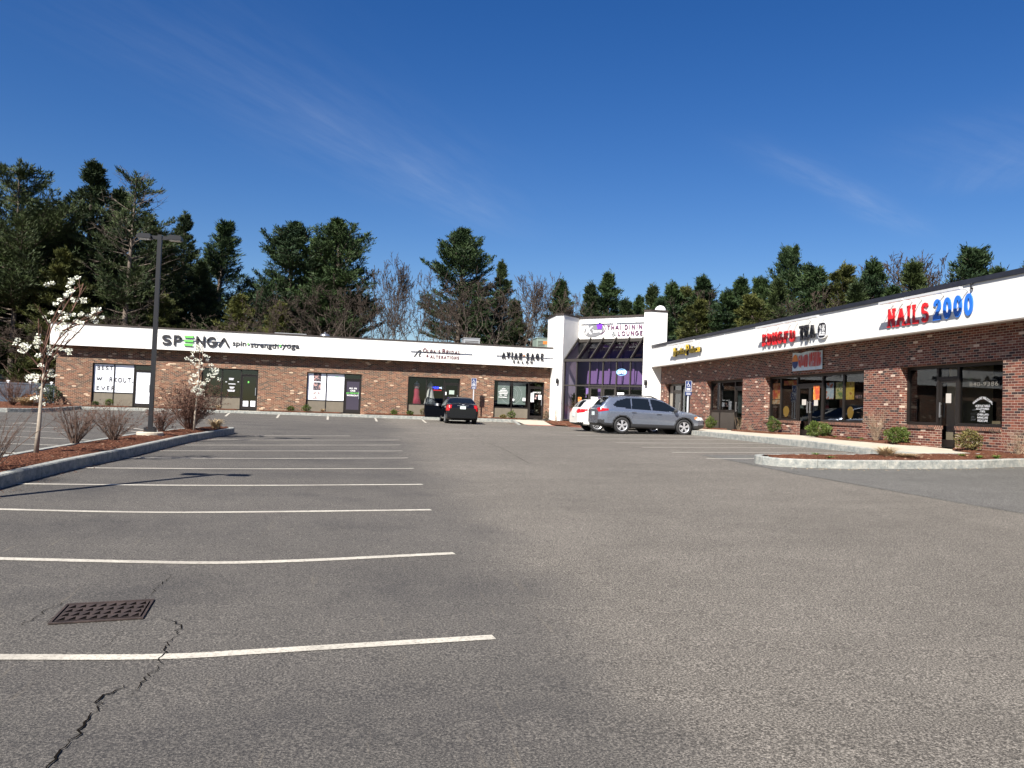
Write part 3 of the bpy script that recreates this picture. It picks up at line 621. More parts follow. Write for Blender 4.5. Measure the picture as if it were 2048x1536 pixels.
def font_text(txt, off=0, spacing=1):
    cu = bpy.data.curves.new('tmp', 'FONT'); cu.body = txt; cu.offset = off; cu.size = 1; cu.space_character = spacing; cu.fill_mode = 'FRONT'; cu.resolution_u = 3
    ob = bpy.data.objects.new('tmp', cu); C.objects.link(ob); dg = bpy.context.evaluated_depsgraph_get(); me = ob.evaluated_get(dg).to_mesh()
    V = [np.array([v.co.x, v.co.y]) for v in me.vertices]; Fc = [tuple(p.vertices) for p in me.polygons]
    ob.evaluated_get(dg).to_mesh_clear(); bpy.data.objects.remove(ob); bpy.data.curves.remove(cu)
    x0 = min(v[0] for v in V); x1 = max(v[0] for v in V); y0 = min(v[1] for v in V); y1 = max(v[1] for v in V)
    return [np.array([(v[0]-x0), (v[1]-y0)/(y1-y0)]) for v in V], Fc, x1-x0
def put(b, T, fr, u0, u1, z0, z1, n0, depth, slant=0, arch=None):
    """map a text (V,F,w) on the wall frame between u0..u1 / z0..z1, thickness depth"""
    V, Fc, w = T; P_ = []; k = len(V); isl = {}; last = -1; q = 0
    for f in Fc:   # overlapping strokes of one letter: each a hair prouder than the last
        if not any(i in isl for i in f): q = (q+1) % 7
        for i in f: isl[i] = q
    for nn in (n0+depth, n0):
        for x, y in V:
            uu = x/w; zz = y
            P_.append(fr.p(u0 + uu*(u1-u0) + slant*zz*(z1-z0), z0 + zz*(z1-z0) + (arch(uu) if arch else 0), nn + (0 if nn == n0 else .0004*isl.get(len(P_) % k, 0))))
    fs = [f for f in Fc]; cnt = {}
    for f in Fc:
        for i in range(len(f)): e = (f[i], f[(i+1) % len(f)]); cnt[e] = 1
    sides = [(e[1], e[0], e[0]+k, e[1]+k) for e in cnt if (e[1], e[0]) not in cnt] if depth > .004 else []
    b.add(P_ if depth > .004 else P_[:k], fs + sides)
# ---------------- left wing
FL = Fr((0, 50.4, 0), (1, 0, 0), (0, -1, 0)); orgL = (-3, 50.4, -.5)
Lw = thing('shop_building', 'long low brick shop wing with a white sign band, left of the white corner entrance', 'building', orgL)
opL = [(-14.98, -11.80), (-9.10, -5.93), (-3.16, .03), (2.80, 5.96), (8.08, 11.24)]
x0L, x1L = -16.9, 11.95; zb, zt, zo = -.62, 3.0, 1.90
b = MB(); cur = x0L
for a, c in opL: b.box((cur, 50.4, zb), (a, 50.75, zo)); cur = c
b.box((cur, 50.4, zb), (x1L, 50.75, zo)); b.box((x0L, 50.4, zo), (x1L, 50.75, zt)); b.box((x0L, 50.75, zb), (x0L+.35, 62, zt)); b.box((x0L, 62, zb), (x1L, 62.3, zt))
b.build('wall', M['brickL'], Lw, orgL)
b = MB(); b.box((x0L-.2, 49.86, 2.80), (11.6, 49.98, 3.97)); b.box((x0L-.2, 49.98, 2.80), (x0L-.08, 62.3, 3.97))
for x in (-9.2, -1.4, 7.0): b.box((x, 49.855, 2.8), (x+.012, 49.86, 3.97))
b.build('sign_band', M['white'], Lw, orgL)
b = MB(); b.box((x0L-.08, 49.98, 2.82), (11.6, 50.4, 2.86)); b.build('soffit', M['soffit'], Lw, orgL)
b = MB(); b.box((x0L-.24, 49.83, 3.972), (11.62, 50.1, 4.05)); b.box((x0L-.24, 50.1, 3.972), (x0L-.02, 62.3, 4.05)); b.build('coping', M['coping'], Lw, orgL)
b = MB(); b.box((x0L-.05, 50.0, 3.55), (11.95, 62.2, 3.7)); b.build('roof', M['coping'], Lw, orgL)
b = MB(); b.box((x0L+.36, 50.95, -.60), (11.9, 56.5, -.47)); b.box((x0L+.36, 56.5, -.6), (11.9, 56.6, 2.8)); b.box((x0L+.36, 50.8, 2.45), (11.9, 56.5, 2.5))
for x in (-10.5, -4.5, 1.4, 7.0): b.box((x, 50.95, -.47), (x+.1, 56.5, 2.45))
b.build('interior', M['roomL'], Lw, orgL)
sfs = []
for i, (a, c) in enumerate(opL):
    z0 = WL((a+c)/2) + .02; cols = [(a, a+1.13, 'w'), (a+1.13, a+2.2, 'w'), (a+2.2, c, 'd')]
    films = {0: {0: M['film'], 1: M['film']}, 2: {0: M['film'], 1: M['film']}}.get(i, {})
    sd = {0: {2: M['film']}, 2: {2: M['purpdk']}}.get(i, {})
    sfs.append(storefront(Lw, FL, cols, z0, .24, 1.56, zo, .12, orgL, M['bronze'], M['glassD'] if i < 3 else M['glass'], M['panel'], films, solid_doors=sd))
def putL(b, T, xl, xr, yb, yt, Y, n0, depth, **k):
    p, q = atY(xl, yb, Y), atY(xr, yb, Y); h = atY(xl, yt, Y)[2] - p[2]; put(b, T, FL, p[0], q[0], p[2], p[2]+h, n0, depth, **k)
TY = 50.57; TN = -.166
def letL(sf, items, m, name='lettering'):
    b = MB()
    for T, xl, xr, yb, yt in items: putL(b, T, xl, xr, yb, yt, TY, TN, .003)
    return b.build(name, m, sf, orgL)
st = lambda s, t=.13, **k: stroke_text(s, t, **k)
letL(sfs[0], [(st('BEST.', .23, asp=.95), 194, 231, 740, 731), (st('W', .23, asp=.9), 192, 205, 761.5, 752), (st('RKOUT.', .23, asp=.95), 218, 266.5, 764.5, 754), (st('EVER.', .23, asp=.95), 192, 236, 780, 771)], M['ink'])
letL(sfs[0], [(st('=', .17, asp=.9), 207, 216, 761.5, 752.5)], M['greenp'])
letL(sfs[2], [(st('RID', .07, asp=.8), 656, 669, 759, 752.5), (st('R', .07), 655, 660.5, 776, 770), (st('P', .07), 668.5, 674, 776.5, 770.5), (st('REVIV', .07, asp=.9), 654.5, 679, 795, 788.5)], M['inkg'])
letL(sfs[2], [(st('=', .12), 670.5, 677, 759.5, 753), (st('=', .12), 662, 667, 776.3, 770.3), (st('=', .12), 681, 686, 795.6, 789)], M['greenp'])
for i, (xa, xb, ya, yb, mm) in enumerate([(627, 643, 746.5, 762.5, 'photoA'), (626, 642, 764.5, 780, 'photoA'), (625, 641, 782.5, 798, 'photoB')]):
    p, q = atY(xa, yb, TY), atY(xb, ya, TY); b = MB(); FL.box(b, p[0], q[0], p[2], q[2] - .01, TN, TN+.003); b.build('photo_print', M[mm], sfs[2], orgL)
letL(sfs[2], [(font_text('ALL IN', .03), 698, 713.5, 778, 774.8), (font_text('ONE', .03), 700.5, 710.5, 783, 779.8), (font_text('WORKOUT', .03), 693, 717.5, 792, 788.8)], M['whitep'])
letL(sfs[2], [(font_text('60 MINUTE', .03), 692.5, 718, 787.3, 784.3)], M['green'])
# second shop front: small notices on the glass, frosted squares on the door
b = MB()
for xa, xb, y in [(458, 468, 756.5), (458, 467, 759), (451, 454, 763.5), (475, 478, 763.5), (457, 471, 767.5), (459, 469, 774), (460, 467, 776), (455, 470, 780), (456, 469, 782)]:
    p, q = atY(xa, y, TY), atY(xb, y, TY); FL.box(b, p[0], q[0], p[2]-.025, p[2]+.02, TN, TN+.003)
b.build('lettering', M['inkg'], sfs[1], orgL)
b = MB()
for xa, xb in ((485.5, 496.5), (500.5, 510.5)): p, q = atY(xa, 813, TY), atY(xb, 802, TY); FL.box(b, p[0], q[0], p[2], q[2], -.168, -.164)
b.build('frosted_panel', M['film'], sfs[1], orgL)
b = MB(); p, q = atY(495.5, 766, TY), atY(498.5, 762.5, TY); FL.box(b, p[0], q[0], p[2], q[2], -.168, -.164); b.build('emblem', M['green'], sfs[1], orgL)
# salon front: lace curtain with a ring pattern behind the glass
M['curtain'] = mat('pale green curtain', (.33, .40, .35), .8); M['lace'] = mat('white lace print', (.75, .78, .74), .7)
b = MB(); FL.box(b, 8.35, 9.1, .45, 1.78, -.26, -.25); FL.box(b, 9.3, 10.12, .45, 1.78, -.26, -.25); b.build('curtain', M['curtain'], sfs[4], orgL)
b = MB()
for r_, n_, w_ in ((.18, 16, .02), (.28, 22, .03), (.40, 32, .04), (.50, 40, .025), (.62, 44, .045), (.7, 52, .02)):
    for k in range(n_):
        a = 2*math.pi*k/n_; u = 9.2 + r_*math.cos(a)*1.05; z = 1.08 + r_*math.sin(a)
        if 8.37 < u < 9.08 or 9.32 < u < 10.1: FL.box(b, u-w_/2, u+w_/2, z-w_/2, z+w_/2, -.249, -.246)
b.build('lace_pattern', M['lace'], sfs[4], orgL)
b = MB()
for xa, xb, y in [(1004, 1011, 777.5), (1000, 1014, 780.5), (997, 1016, 783.5), (998, 1015, 786.5), (999, 1004, 790), (1008, 1014, 790), (997, 1014, 794)]:
    p, q = atY(xa, y, TY), atY(xb, y, TY); FL.box(b, p[0], q[0], p[2]-.018, p[2]+.018, TN, TN+.003)
for xa, xb, ya, yb in ((1025, 1028.5, 797.5, 802), (1045, 1051, 796, 802)): p, q = atY(xa, yb, TY), atY(xb, ya, TY); FL.box(b, p[0], q[0], p[2], q[2], TN, TN+.003)
b.build('lettering', M['whitep'], sfs[4], orgL)
letL(sfs[4], [(font_text('AVIAN SAGE', .02), 1065, 1081.5, 786, 783.2)], M['whitep'])
def notice(xa, xb, ya, yb, Y, mm, label, nm='paper_notice', cat='notice'):
    p, q = atY(xa, yb, Y), atY(xb, ya, Y); b = MB(); b.box((p[0], Y-.004, p[2]), (q[0], Y, q[2])); o = b.build(nm, M[mm], None, tuple((p+q)/2)); return tag(o, label, cat)
notice(1061, 1068, 786, 804, 50.545, 'paper', 'tall white paper taped on the left of the salon door')
notice(1076.5, 1083, 790, 799, 50.545, 'paper', 'small white paper taped on the right of the salon door')
notice(1069, 1075, 790, 798, 50.545, 'photoA', 'small dark photo notice between two white papers on the salon door')
notice(898, 908.5, 781, 788.5, 50.545, 'curtain', 'pale blue notice on the dark door behind the black sedan'); 
notice(890.3, 893, 784, 790, 50.545, 'paper', 'narrow white sticker at the left edge of the dark door behind the black sedan')
# bridal window
def gown(px, label, mm):
    x = atY(px, 800, 51.0)[0]; t_ = thing('dress_form', label, 'mannequin', (x, 51.05, .22))
    b = MB(); b.lathe([(.02, 1.46), (.05, 1.44), (.055, 1.36), (.16, 1.28), (.19, 1.15), (.13, .95)][::-1], n=18); b.build('bust', M['whitep'], t_, smooth=True)
    w = .36 if mm == 'gownw' else .27
    b = MB(); b.lathe([(w, .02), (w*.86, .3), (w*.62, .6), (.18, .85), (.135, .98), (.175, 1.1), (.195, 1.22), (.18, 1.2)], n=30)
    for i, v in enumerate(b.v): a = math.atan2(v[1], v[0]); k = max(0, .9-v[2]) * .10*math.sin(9*a); b.v[i] = (v[0]*(1+k), v[1]*(1+k), v[2])
    b.build('gown', M[mm], t_, smooth=True)
    b = MB(); b.lathe([(.03, 0), (.03, .1)], n=8); b.build('stand', M['black'], t_)
M['gownp'] = mat('coral pink satin', (.55, .08, .13), .35); M['gownw'] = mat('ivory satin', (.75, .74, .68), .4)
gown(832.5, 'dress form in a long coral pink gown in the shop window', 'gownp'); gown(860, 'dress form in a long ivory bridal gown in the shop window', 'gownw')
b = MB(); FL.box(b, 2.9, 4.95, .16, .22, -.9, -.2); tag(b.build('display_shelf', M['paper'], None, (4, 50.8, .2)), 'white display shelf along the bottom of the bridal shop window', 'shelf')
def emis(name, c, s): m = mat(name, c, .5); bb = m.node_tree.nodes['Principled BSDF']; bb.inputs['Emission Color'].default_value = (*c, 1); bb.inputs['Emission Strength'].default_value = s; return m
M['neonB'] = emis('blue neon', (.02, .04, .9), 1.6); M['neonR'] = emis('red neon', (.7, .01, .03), .7); M['neonW'] = emis('white neon', (.75, .85, 1), 1.2)
p = atY(874, 776, 50.9); t_ = thing('neon_sign', 'small blue and red neon sign glowing beside the ivory gown', 'neon sign', tuple(p))
b = MB(); b.lathe([(.01, 0)] + [(.17*math.sin(R(a)), 0.0) for a in (30, 90)], n=4); b = MB()
b.tube([(-.22+.02*i, 0, .05*math.sin(i*.9)) for i in range(18)], .035, 6); b.tube([(-.2+.02*i, 0, .03-.04*math.sin(i*.9)) for i in range(16)], .03, 6); b.build('blue_tube', M['neonB'], t_)
b = MB(); b.tube([(.13, 0, .0), (.3, 0, .07)], .02, 5); b.tube([(.13, 0, .04), (.3, 0, -.03)], .02, 5); b.build('white_tube', M['neonW'], t_)
b = MB(); [b.box((-.22+.065*i, -.01, -.17), (-.18+.065*i, .01, -.11)) for i in range(8)]; b.build('red_tube', M['neonR'], t_)
# ---------------- signs of the left wing (letters stand 4 cm proud of the band)
def sign(nm, label, parts, fr, org, cat='shop sign'):
    t_ = thing(nm, label, cat, org)
    for pn, b, m in parts: b.build(pn, m, t_, org)
    return t_
SY = 49.86; FS = Fr((0, 49.86, 0), (1, 0, 0), (0, -1, 0))
def putS(b, T, xl, xr, yb, yt, n0=.03, depth=.05, **k):
    p, q = atY(xl, yb, SY-.05), atY(xr, yb, SY-.05); h = atY(xl, yt, SY-.05)[2]-p[2]; put(b, T, FS, p[0], q[0], p[2], p[2]+h, n0, depth, **k)
k_ = MB(); gr = MB(); bar = .19
putS(k_, st('S', bar, asp=.95), 322.8, 342.5, 689, 669); putS(k_, st('P', bar, asp=.95), 345.5, 365, 690.2, 670)
putS(gr, st('=', .2, asp=.95), 367.5, 387, 691.2, 671); putS(k_, st('N', bar, asp=.95), 390, 411, 692.3, 672); putS(k_, st('G', bar, asp=1.0), 413, 434, 693.3, 673); putS(k_, st('^', bar, asp=1.0), 435.5, 459, 694.5, 674)
sign('shop_sign', 'large black capital letters with one green letter on the left sign band', [('black_letters', k_, M['ink']), ('green_letter', gr, M['green'])], FS, tuple(atY(390, 682, SY)))
k_ = MB(); gr = MB()
putS(k_, font_text('spin', .012), 464.5, 492, 694, 681.5, .012, .02); putS(k_, font_text('strength', .012), 501, 556.5, 697.5, 684.5, .012, .02); putS(k_, font_text('yoga', .012), 563.5, 598.5, 699.5, 688.2, .012, .02)
dots = []
for x, y in ((496.5, 688), (560.5, 692)): p = atY(x, y, SY); gr = MB(); FS.box(gr, p[0]-.05, p[0]+.05, p[2]-.05, p[2]+.05, .03, .07); dots.append(('green_dot', gr, M['green']))
sign('shop_sign', 'row of small black lowercase words split by green dots on the left sign band', [('black_letters', k_, M['ink'])] + dots, FS, tuple(atY(530, 690, SY)))
k_ = MB(); sl = dict(slab=.13, asp=.62, gap=.2)
for s, a, c, yb, yt in (('O', 846, 853.5, 705, 696), ("LGA'S", 854.5, 881, 706, 699), ('B', 884, 891, 707, 697.5), ('RIDAL', 892, 921, 708, 700.5), ('&', 852.2, 857, 714, 708.5), ('ALTERATIONS', 860.5, 918.4, 716.2, 710)): putS(k_, stroke_text(s, .19, **sl), a, c, yb, yt, .01, .015)
gr = MB(); pts = [(828, 713), (834, 705), (838, 701), (841, 700), (842.5, 702), (840, 706), (837.5, 709.5), (838, 712), (841, 712)]
pp = [atY(x, y, SY-.03) for x, y in pts]; gr.tube([(q[0], SY-.04, q[2]) for q in pp], .022, 5)
sign('shop_sign', 'maroon serif lettering in two rows beside a hooked line', [('maroon_letters', k_, M['maroon']), ('needle_emblem', gr, M['ink'])], FS, tuple(atY(882, 705, SY)))
k_ = MB(); sl = dict(slab=.15, asp=.42, gap=.24)
for s, a, c, yb, yt in (('AVIAN', 1003.8, 1044, 716, 703.5), ('SAGE', 1052, 1087.3, 719, 705.5)): putS(k_, stroke_text(s, .2, **sl), a, c, yb, yt)
putS(k_, st('SALON', .16, asp=.75, gap=.75), 1025.5, 1065.2, 725, 720)
gr = MB(); p = atY(1048, 711.5, SY); FS.box(gr, p[0]-.08, p[0]+.08, p[2]-.015, p[2]+.015, .01, .03); FS.box(gr, p[0]-.015, p[0]+.015, p[2]-.08, p[2]+.08, .01, .032)
sign('shop_sign', 'tall black slab letters over a smaller row, right end of the left band', [('black_letters', k_, M['ink']), ('cross_mark', gr, M['orange'])], FS, tuple(atY(1045, 713, SY)))
def light_bar(fr, u0, u1, z, off, label, ztop, arms=4, hb=.05, hd=.05, grp='light bars over the shop signs'):
    c = fr.p((u0+u1)/2, z, off); t_ = thing('sign_light', label, 'sign light', tuple(c), group=grp); b = MB()
    fr.box(b, u0, u1, z-hb/2, z+hb/2, off-hd, off+hd); b.build('lamp_bar', M['alu'], t_, tuple(c))
    for i in range(arms):
        u = u0 + (u1-u0)*(.1 + .8*i/max(1, arms-1)); b = MB(); b.tube([fr.p(u, z, off-.05), fr.p(u, z+.02, .1), fr.p(u, z-.04, .0)], .014, 5); b.build('arm', M['alu'], t_, tuple(c))
for xa, xb, y, lb in [(346, 435, 666.5, 'over the large black and green letters'), (488, 580, 672.5, 'over the small lowercase words'), (813, 937, 691, 'over the maroon serif letters'), (986, 1106, 697, 'over the tall black slab letters')]:
    p, q = atY(xa, y, SY-.45), atY(xb, y, SY-.45); light_bar(FS, p[0], q[0], 3.86, .42, 'thin white light bar on arms ' + lb, 3.9, 4, .04, .022)
# ---------------- roof equipment of the left wing
def unit(nm, label, cat, x, y, w, d, h, mm, z=3.7):
    t_ = thing(nm, label, cat, (x, y, z)); b = MB(); b.box((-w/2, -d/2, .05), (w/2, d/2, h)); b.box((-w/2-.03, -d/2-.03, h), (w/2+.03, d/2+.03, h+.04)); b.build('casing', M[mm], t_)
    b = MB(); [b.box((-w/2+.08, -d/2-.006, .12+.09*i), (w/2-.08 if mm != 'acgreen' else -w*.1, -d/2, .16+.09*i)) for i in range(int((h-.2)/.09))]; b.build('grille', M['coping'], t_)
    b = MB(); b.box((-w/2, -d/2, 0), (w/2, d/2, .05)); b.build('base', M['steel'], t_); return t_
def ux(x, Y): return atY(x, 690, Y)[0]
unit('rooftop_unit', 'long flat grey unit on the roof above the green dots', 'rooftop unit', ux(582, 55), 55, 1.9, 1.4, .72, 'grey')
unit('rooftop_unit', 'grey box unit on the roof above the maroon serif letters', 'rooftop unit', ux(941, 54), 54, 1.05, 1.2, .95, 'grey')
unit('rooftop_unit', 'low pale green unit on the roof just left of the grey box unit', 'rooftop unit', ux(880, 54.5), 54.5, 1.7, 1.2, .62, 'acgreen')
u_ = unit('rooftop_unit', 'green air conditioner with a reddish badge beside the white corner tower', 'rooftop unit', ux(1089, 53.5), 53.5, 1.35, 1.3, 1.15, 'acgreen')
b = MB(); b.box((-.25, -.66, .78), (.05, -.653, .98)); b.build('badge', M['orange'], u_)
unit('rooftop_unit', 'thin pale unit on the roof above the large black letters', 'rooftop unit', ux(388, 56), 56, 1.4, 1, .42, 'grey')
t_ = thing('roof_vent', 'shiny round metal vent on the roof right of the long flat unit', 'roof vent', (ux(649, 53), 53, 3.7)); b = MB(); b.lathe([(.2, 0), (.2, .45)], n=18); b.build('pipe', M['steel'], t_, smooth=True); b = MB(); b.lathe([(.2, .45), (.31, .47), (.31, .62), (.2, .72), (.07, .74), (.05, .82), (.01, .84)], n=18); b.build('cap', M['steel'], t_, smooth=True)
# ---------------- right wing
FRt = Fr((16.8, 44.9, 0), (0, -1, 0), (-1, 0, 0)); orgR = (16.8, 30, -.5)
Rw = thing('shop_building', 'brick shop wing with tall brick piers and white sign band on the right', 'building', orgR)
opR = [(44.3, 40.6), (38.62, 34.62), (32.59, 25.53), (23.62, 19.34), (17.0, 12.6)]; zoR = 1.86
b = MB(); cur = 44.9
for a, c in opR: b.box((16.8, a, -1.0), (17.15, cur, zoR)); cur = c
b.box((16.8, 4, -1.0), (17.15, cur, zoR)); b.box((16.8, 4, zoR), (17.15, 44.9, 3.0)); b.box((17.15, 4, -1), (24, 4.3, 3.0)); b.box((24, 4, -1), (24.3, 52, 3.0))
low = [(32.59, 30.0), (28.35, 25.53), (23.62, 21.93), (21.1, 19.34), (17.0, 15.2)]
for a, c in low: b.box((16.8, c, -1), (17.02, a, -.055))
b.build('wall', M['brickR'], Rw, orgR)
for a, c in low: b = MB(); b.box((16.765, c+.002, -.053), (17.05, a-.002, .05)); b.build('window_sill', M['rowlock'], Rw, orgR)
b = MB(); b.box((16.2, 3.6, 2.82), (16.33, 44.88, 3.93))
b.build('sign_band', M['white'], Rw, orgR)
b = MB(); 
for y in (40.9-5.6, 27.9-.05, 12.0): b.box((16.193, y, 2.82), (16.2, y+.05, 3.93))
b.build('band_joint', M['whitep'], Rw, orgR)
b = MB(); b.box((16.33, 3.6, 2.84), (16.8, 44.88, 2.88)); b.box((16.21, 3.6, 2.79), (16.31, 44.88, 2.819)); b.build('soffit', M['soffit'], Rw, orgR)
b = MB(); b.box((16.15, 3.55, 3.932), (16.5, 44.86, 4.07)); b.build('coping', M['copingR'], Rw, orgR)
b = MB(); b.box((16.4, 3.6, 3.6), (24.2, 52, 3.75)); b.build('roof', M['coping'], Rw, orgR)
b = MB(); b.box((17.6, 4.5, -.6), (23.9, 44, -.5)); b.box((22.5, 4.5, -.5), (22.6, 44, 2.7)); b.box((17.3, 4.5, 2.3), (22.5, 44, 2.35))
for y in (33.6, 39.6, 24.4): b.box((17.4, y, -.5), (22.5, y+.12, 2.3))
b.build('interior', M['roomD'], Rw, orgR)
b = MB(); b.box((18.1, 22.95, -.5), (19.6, 23.05, 2.2)); b.box((18.0, 22.5, -.5), (18.05, 23.0, 1.4)); b.build('interior_partition', M['roomB'], Rw, orgR)
rec = .26
def uR(px, y=790): return 44.9 - atX(px, y, 16.8+rec+.02)[1]
def sfR(cols, zs, zd, gm, fm=M['bronze'], panel=None, **k): return storefront(Rw, FRt, cols, WZ(44.9-cols[0][0])-.02, zs, zd, zoR, rec, orgR, fm, gm, panel, **k)
C1 = sfR([(44.9-32.59, uR(1562), 'w'), (uR(1562), uR(1595), 'w'), (uR(1595), uR(1645.7), 'd'), (uR(1645.7), uR(1687.7), 'w'), (uR(1687.7), 44.9-25.53, 'w')], .08, 1.42, M['glass'], M['bronze'], None, dbl=True, d=.12, mw=.09)
D1 = sfR([(44.9-23.62, uR(1876), 'w'), (uR(1876), uR(1917), 'd'), (uR(1917), 44.9-19.34, 'w')], .10, 1.42, M['glass'], M['bronze'], None, d=.12, mw=.09, dh='L')
B1 = sfR([(44.9-38.62, uR(1440.6), 'w'), (uR(1440.6), uR(1471), 'w'), (uR(1471), 44.9-34.62, 'd')], .41, 1.45, M['glassD'], M['bronze'], M['panelD'], d=.12, mw=.1, dh='L')
A1 = sfR([(44.9-44.3, uR(1347), 'w'), (uR(1347), uR(1363), 'd'), (uR(1363), 44.9-40.6, 'w')], -.30, 1.40, M['glassD'], M['bronze'], None, d=.12, mw=.1, films={0: M['reflB']})  # first pane: beige light reflection painted as an opaque colour
E1 = sfR([(27.9, 30.3, 'w'), (30.3, 32.3, 'd')], .08, 1.42, M['glass'], M['bronze'], None, d=.12, mw=.09)
PX_ = 16.8 + rec + .045
def RX(x, y, X=PX_): p = atX(x, y, X); return 44.9-p[1], p[2]
def poster(rect, mm, label, nm='poster', cat='poster', off=.004, X=PX_, shape=None):
    u0, z1 = RX(rect[0], rect[1], X); u1, z0 = RX(rect[2], rect[3], X); b = MB()
    if shape == 'oval':
        n = 20; V = [FRt.p((u0+u1)/2 + (u1-u0)/2*math.cos(2*math.pi*i/n)*(1 if i < n/2 else .85), (z0+z1)/2+(z1-z0)/2*math.sin(2*math.pi*i/n), nn) for nn in (-(X-16.8), -(X-16.8)-.004) for i in range(n)]
        b.add(V, [tuple(range(n)), tuple(reversed(range(n, 2*n)))] + [(i, n+i, n+(i+1) % n, (i+1) % n) for i in range(n)])
    else: FRt.box(b, u0, u1, z0, z1, -(X-16.8)-.004, -(X-16.8))
    o = b.build(nm, M[mm], None, tuple(FRt.p((u0+u1)/2, z0, -(X-16.8)))); tag(o, label, cat); return o
PP = PX_ + .03
poster((1533, 768, 1546, 798), 'photoA2', 'red brown and cream poster, leftmost in the tea shop windows', X=PP); poster((1547, 767, 1560, 798), 'postO', 'plain orange poster second from the left in the tea shop windows', X=PP)
poster((1532, 800, 1545, 808), 'postC', 'small cream picture card below the red and cream poster', 'picture_card', 'card', X=PP); poster((1546, 799.5, 1559.5, 808), 'postC', 'small cream picture card below the plain orange poster', 'picture_card', 'card', X=PP)
poster((1568, 762, 1594, 770), 'postO', 'long orange strip poster near the top of the second tea shop window', X=PP); poster((1566, 812, 1578, 834), 'gold', 'ochre oval cutout low in the second tea shop window', 'window_cutout', 'cutout', X=PP, shape='oval')
poster((1604, 799, 1612, 810), 'paper2', 'grey paper notice on the left leaf of the double door', 'paper_notice', 'notice', X=PX_-.02); poster((1628, 800, 1635.5, 811.5), 'paper2', 'grey paper notice on the right leaf below the red poster', 'paper_notice', 'notice', X=PX_-.02)
poster((1627, 768, 1638.5, 799.5), 'postO', 'red and orange poster on the right leaf of the double door', X=PX_-.02)
poster((1653, 766, 1667, 798), 'postW', 'pale blue poster with orange figures right of the double door', X=PP); poster((1672, 765, 1684.5, 798), 'postG', 'green and cream poster right of the pale blue poster', X=PP)
poster((1692, 764, 1708, 799), 'postY', 'yellow and orange poster, rightmost in the tea shop windows', X=PP); poster((1694, 813, 1707, 838), 'gold', 'ochre oval cutout low in the last tea shop window', 'window_cutout', 'cutout', X=PP, shape='oval')
poster((1711, 790, 1724, 797), 'photoA', 'small dark print low beside the yellow poster', X=PP)
poster((1892, 787, 1902, 806), 'paper2', 'grey paper notice on the nail salon door', 'paper_notice', 'notice', X=PX_-.02); poster((1984, 842, 2001, 853), 'cardB', 'brown cardboard notice in the lower corner of the nail salon window', 'paper_notice', 'notice', X=PP)
def letR(sf, items, m, X=PX_-.004):
    b = MB()
    for T, xl, xr, yb, yt, kw in items:
        u0, z0 = RX(xl, yb, X); u1, _ = RX(xr, yb, X); _, z1 = RX(xl, yt, X); put(b, T, FRt, u0, u1, z0, z1, -(X-16.8), .003, **kw)
    b.build('lettering', m, sf, orgR)
letR(D1, [(font_text('WALK-INS WELCOME'), 1946, 1985, 810, 804.5, dict(arch=lambda u: .16*math.sin(math.pi*u))), (font_text('ACRYLIC NAILS'), 1951, 1980, 814, 809.5, {}), (font_text('-SCULPTURED-'), 1951.5, 1979, 819.5, 815.5, {}), (font_text('-TIPS-'), 1959, 1971, 825, 821, {}),
    (font_text('-OVER LAYS-'), 1954, 1978, 831, 827, {}), (font_text('MANICURE'), 1955, 1976, 837, 833, {}), (font_text('PEDICURE'), 1955.5, 1975.5, 843.3, 839, {})], M['paper'])
letR(D1, [(font_text('840-9386'), 1939, 1997, 773, 765, {})], M['faint'])
# signs of the right wing
FZ = Fr((16.2, 44.9, 0), (0, -1, 0), (-1, 0, 0))
def putR(b, T, xl, xr, yb, yt, n0=.03, depth=.06, xt=None, **k):
    X = 16.2 - n0 - depth; p, q = atX(xl, yb, X), atX(xr, yb, X); h = atX(xl if xt is None else xt, yt, X)[2]; put(b, T, FZ, 44.9-p[1], 44.9-q[1], p[2], h, n0, depth, **k)
a_ = MB(); c_ = MB(); sl = dict(slab=.16, asp=.62, gap=.16)
putR(a_, stroke_text('NAILS', .19, **sl), 1773.8, 1856, 656, 619, .01, .03); putR(c_, stroke_text('2000', .21, slab=0, asp=.6, gap=.14), 1864.5, 1945, 642, 600, .01, .03)
sign('shop_sign', 'red slab letters followed by big blue numerals on the right sign band', [('red_letters', a_, M['red']), ('blue_numerals', c_, M['blue'])], FZ, tuple(atX(1860, 620, 16.2)))
a_ = MB(); c_ = MB(); d_ = MB()
putR(a_, stroke_text('KUNG', .17, asp=.55, gap=.13), 1523, 1563.5, 693, 669, .04, .06); putR(a_, stroke_text('FU', .17, asp=.55, gap=.13), 1566, 1588, 686.5, 663, .04, .06)
putR(c_, stroke_text('TEA', .18, asp=.5, gap=.2), 1597, 1626.5, 681.5, 652.5, .04, .08)
u0, z0 = 44.9-atX(1635.5, 662, 16.12)[1], atX(1635.5, 678, 16.12)[2]; u1 = 44.9-atX(1653.5, 662, 16.12)[1]; z1 = atX(1635.5, 645.5, 16.12)[2]
def superell(b, uc, zc, a, h, n0, n1, n=36, pw=3.2):
    V = []
    for nn in (n1, n0):
        for i in range(n): t2 = 2*math.pi*i/n; c, s = math.cos(t2), math.sin(t2); V.append(FZ.p(uc + a*math.copysign(abs(c)**(2/pw), c), zc + h*math.copysign(abs(s)**(2/pw), s), nn))
    b.add(V, [tuple(range(n))] + [(i, n+i, n+(i+1) % n, (i+1) % n) for i in range(n)])
uc, zc = (u0+u1)/2, (z0+z1)/2
superell(d_, uc, zc, (u1-u0)/2, (z1-z0)/2, .02, .09); superell(c_, uc, zc, (u1-u0)/2*.88, (z1-z0)/2*.9, .09, .098)
W_, H_ = (u1-u0)/2*.7, (z1-z0)/2*.66
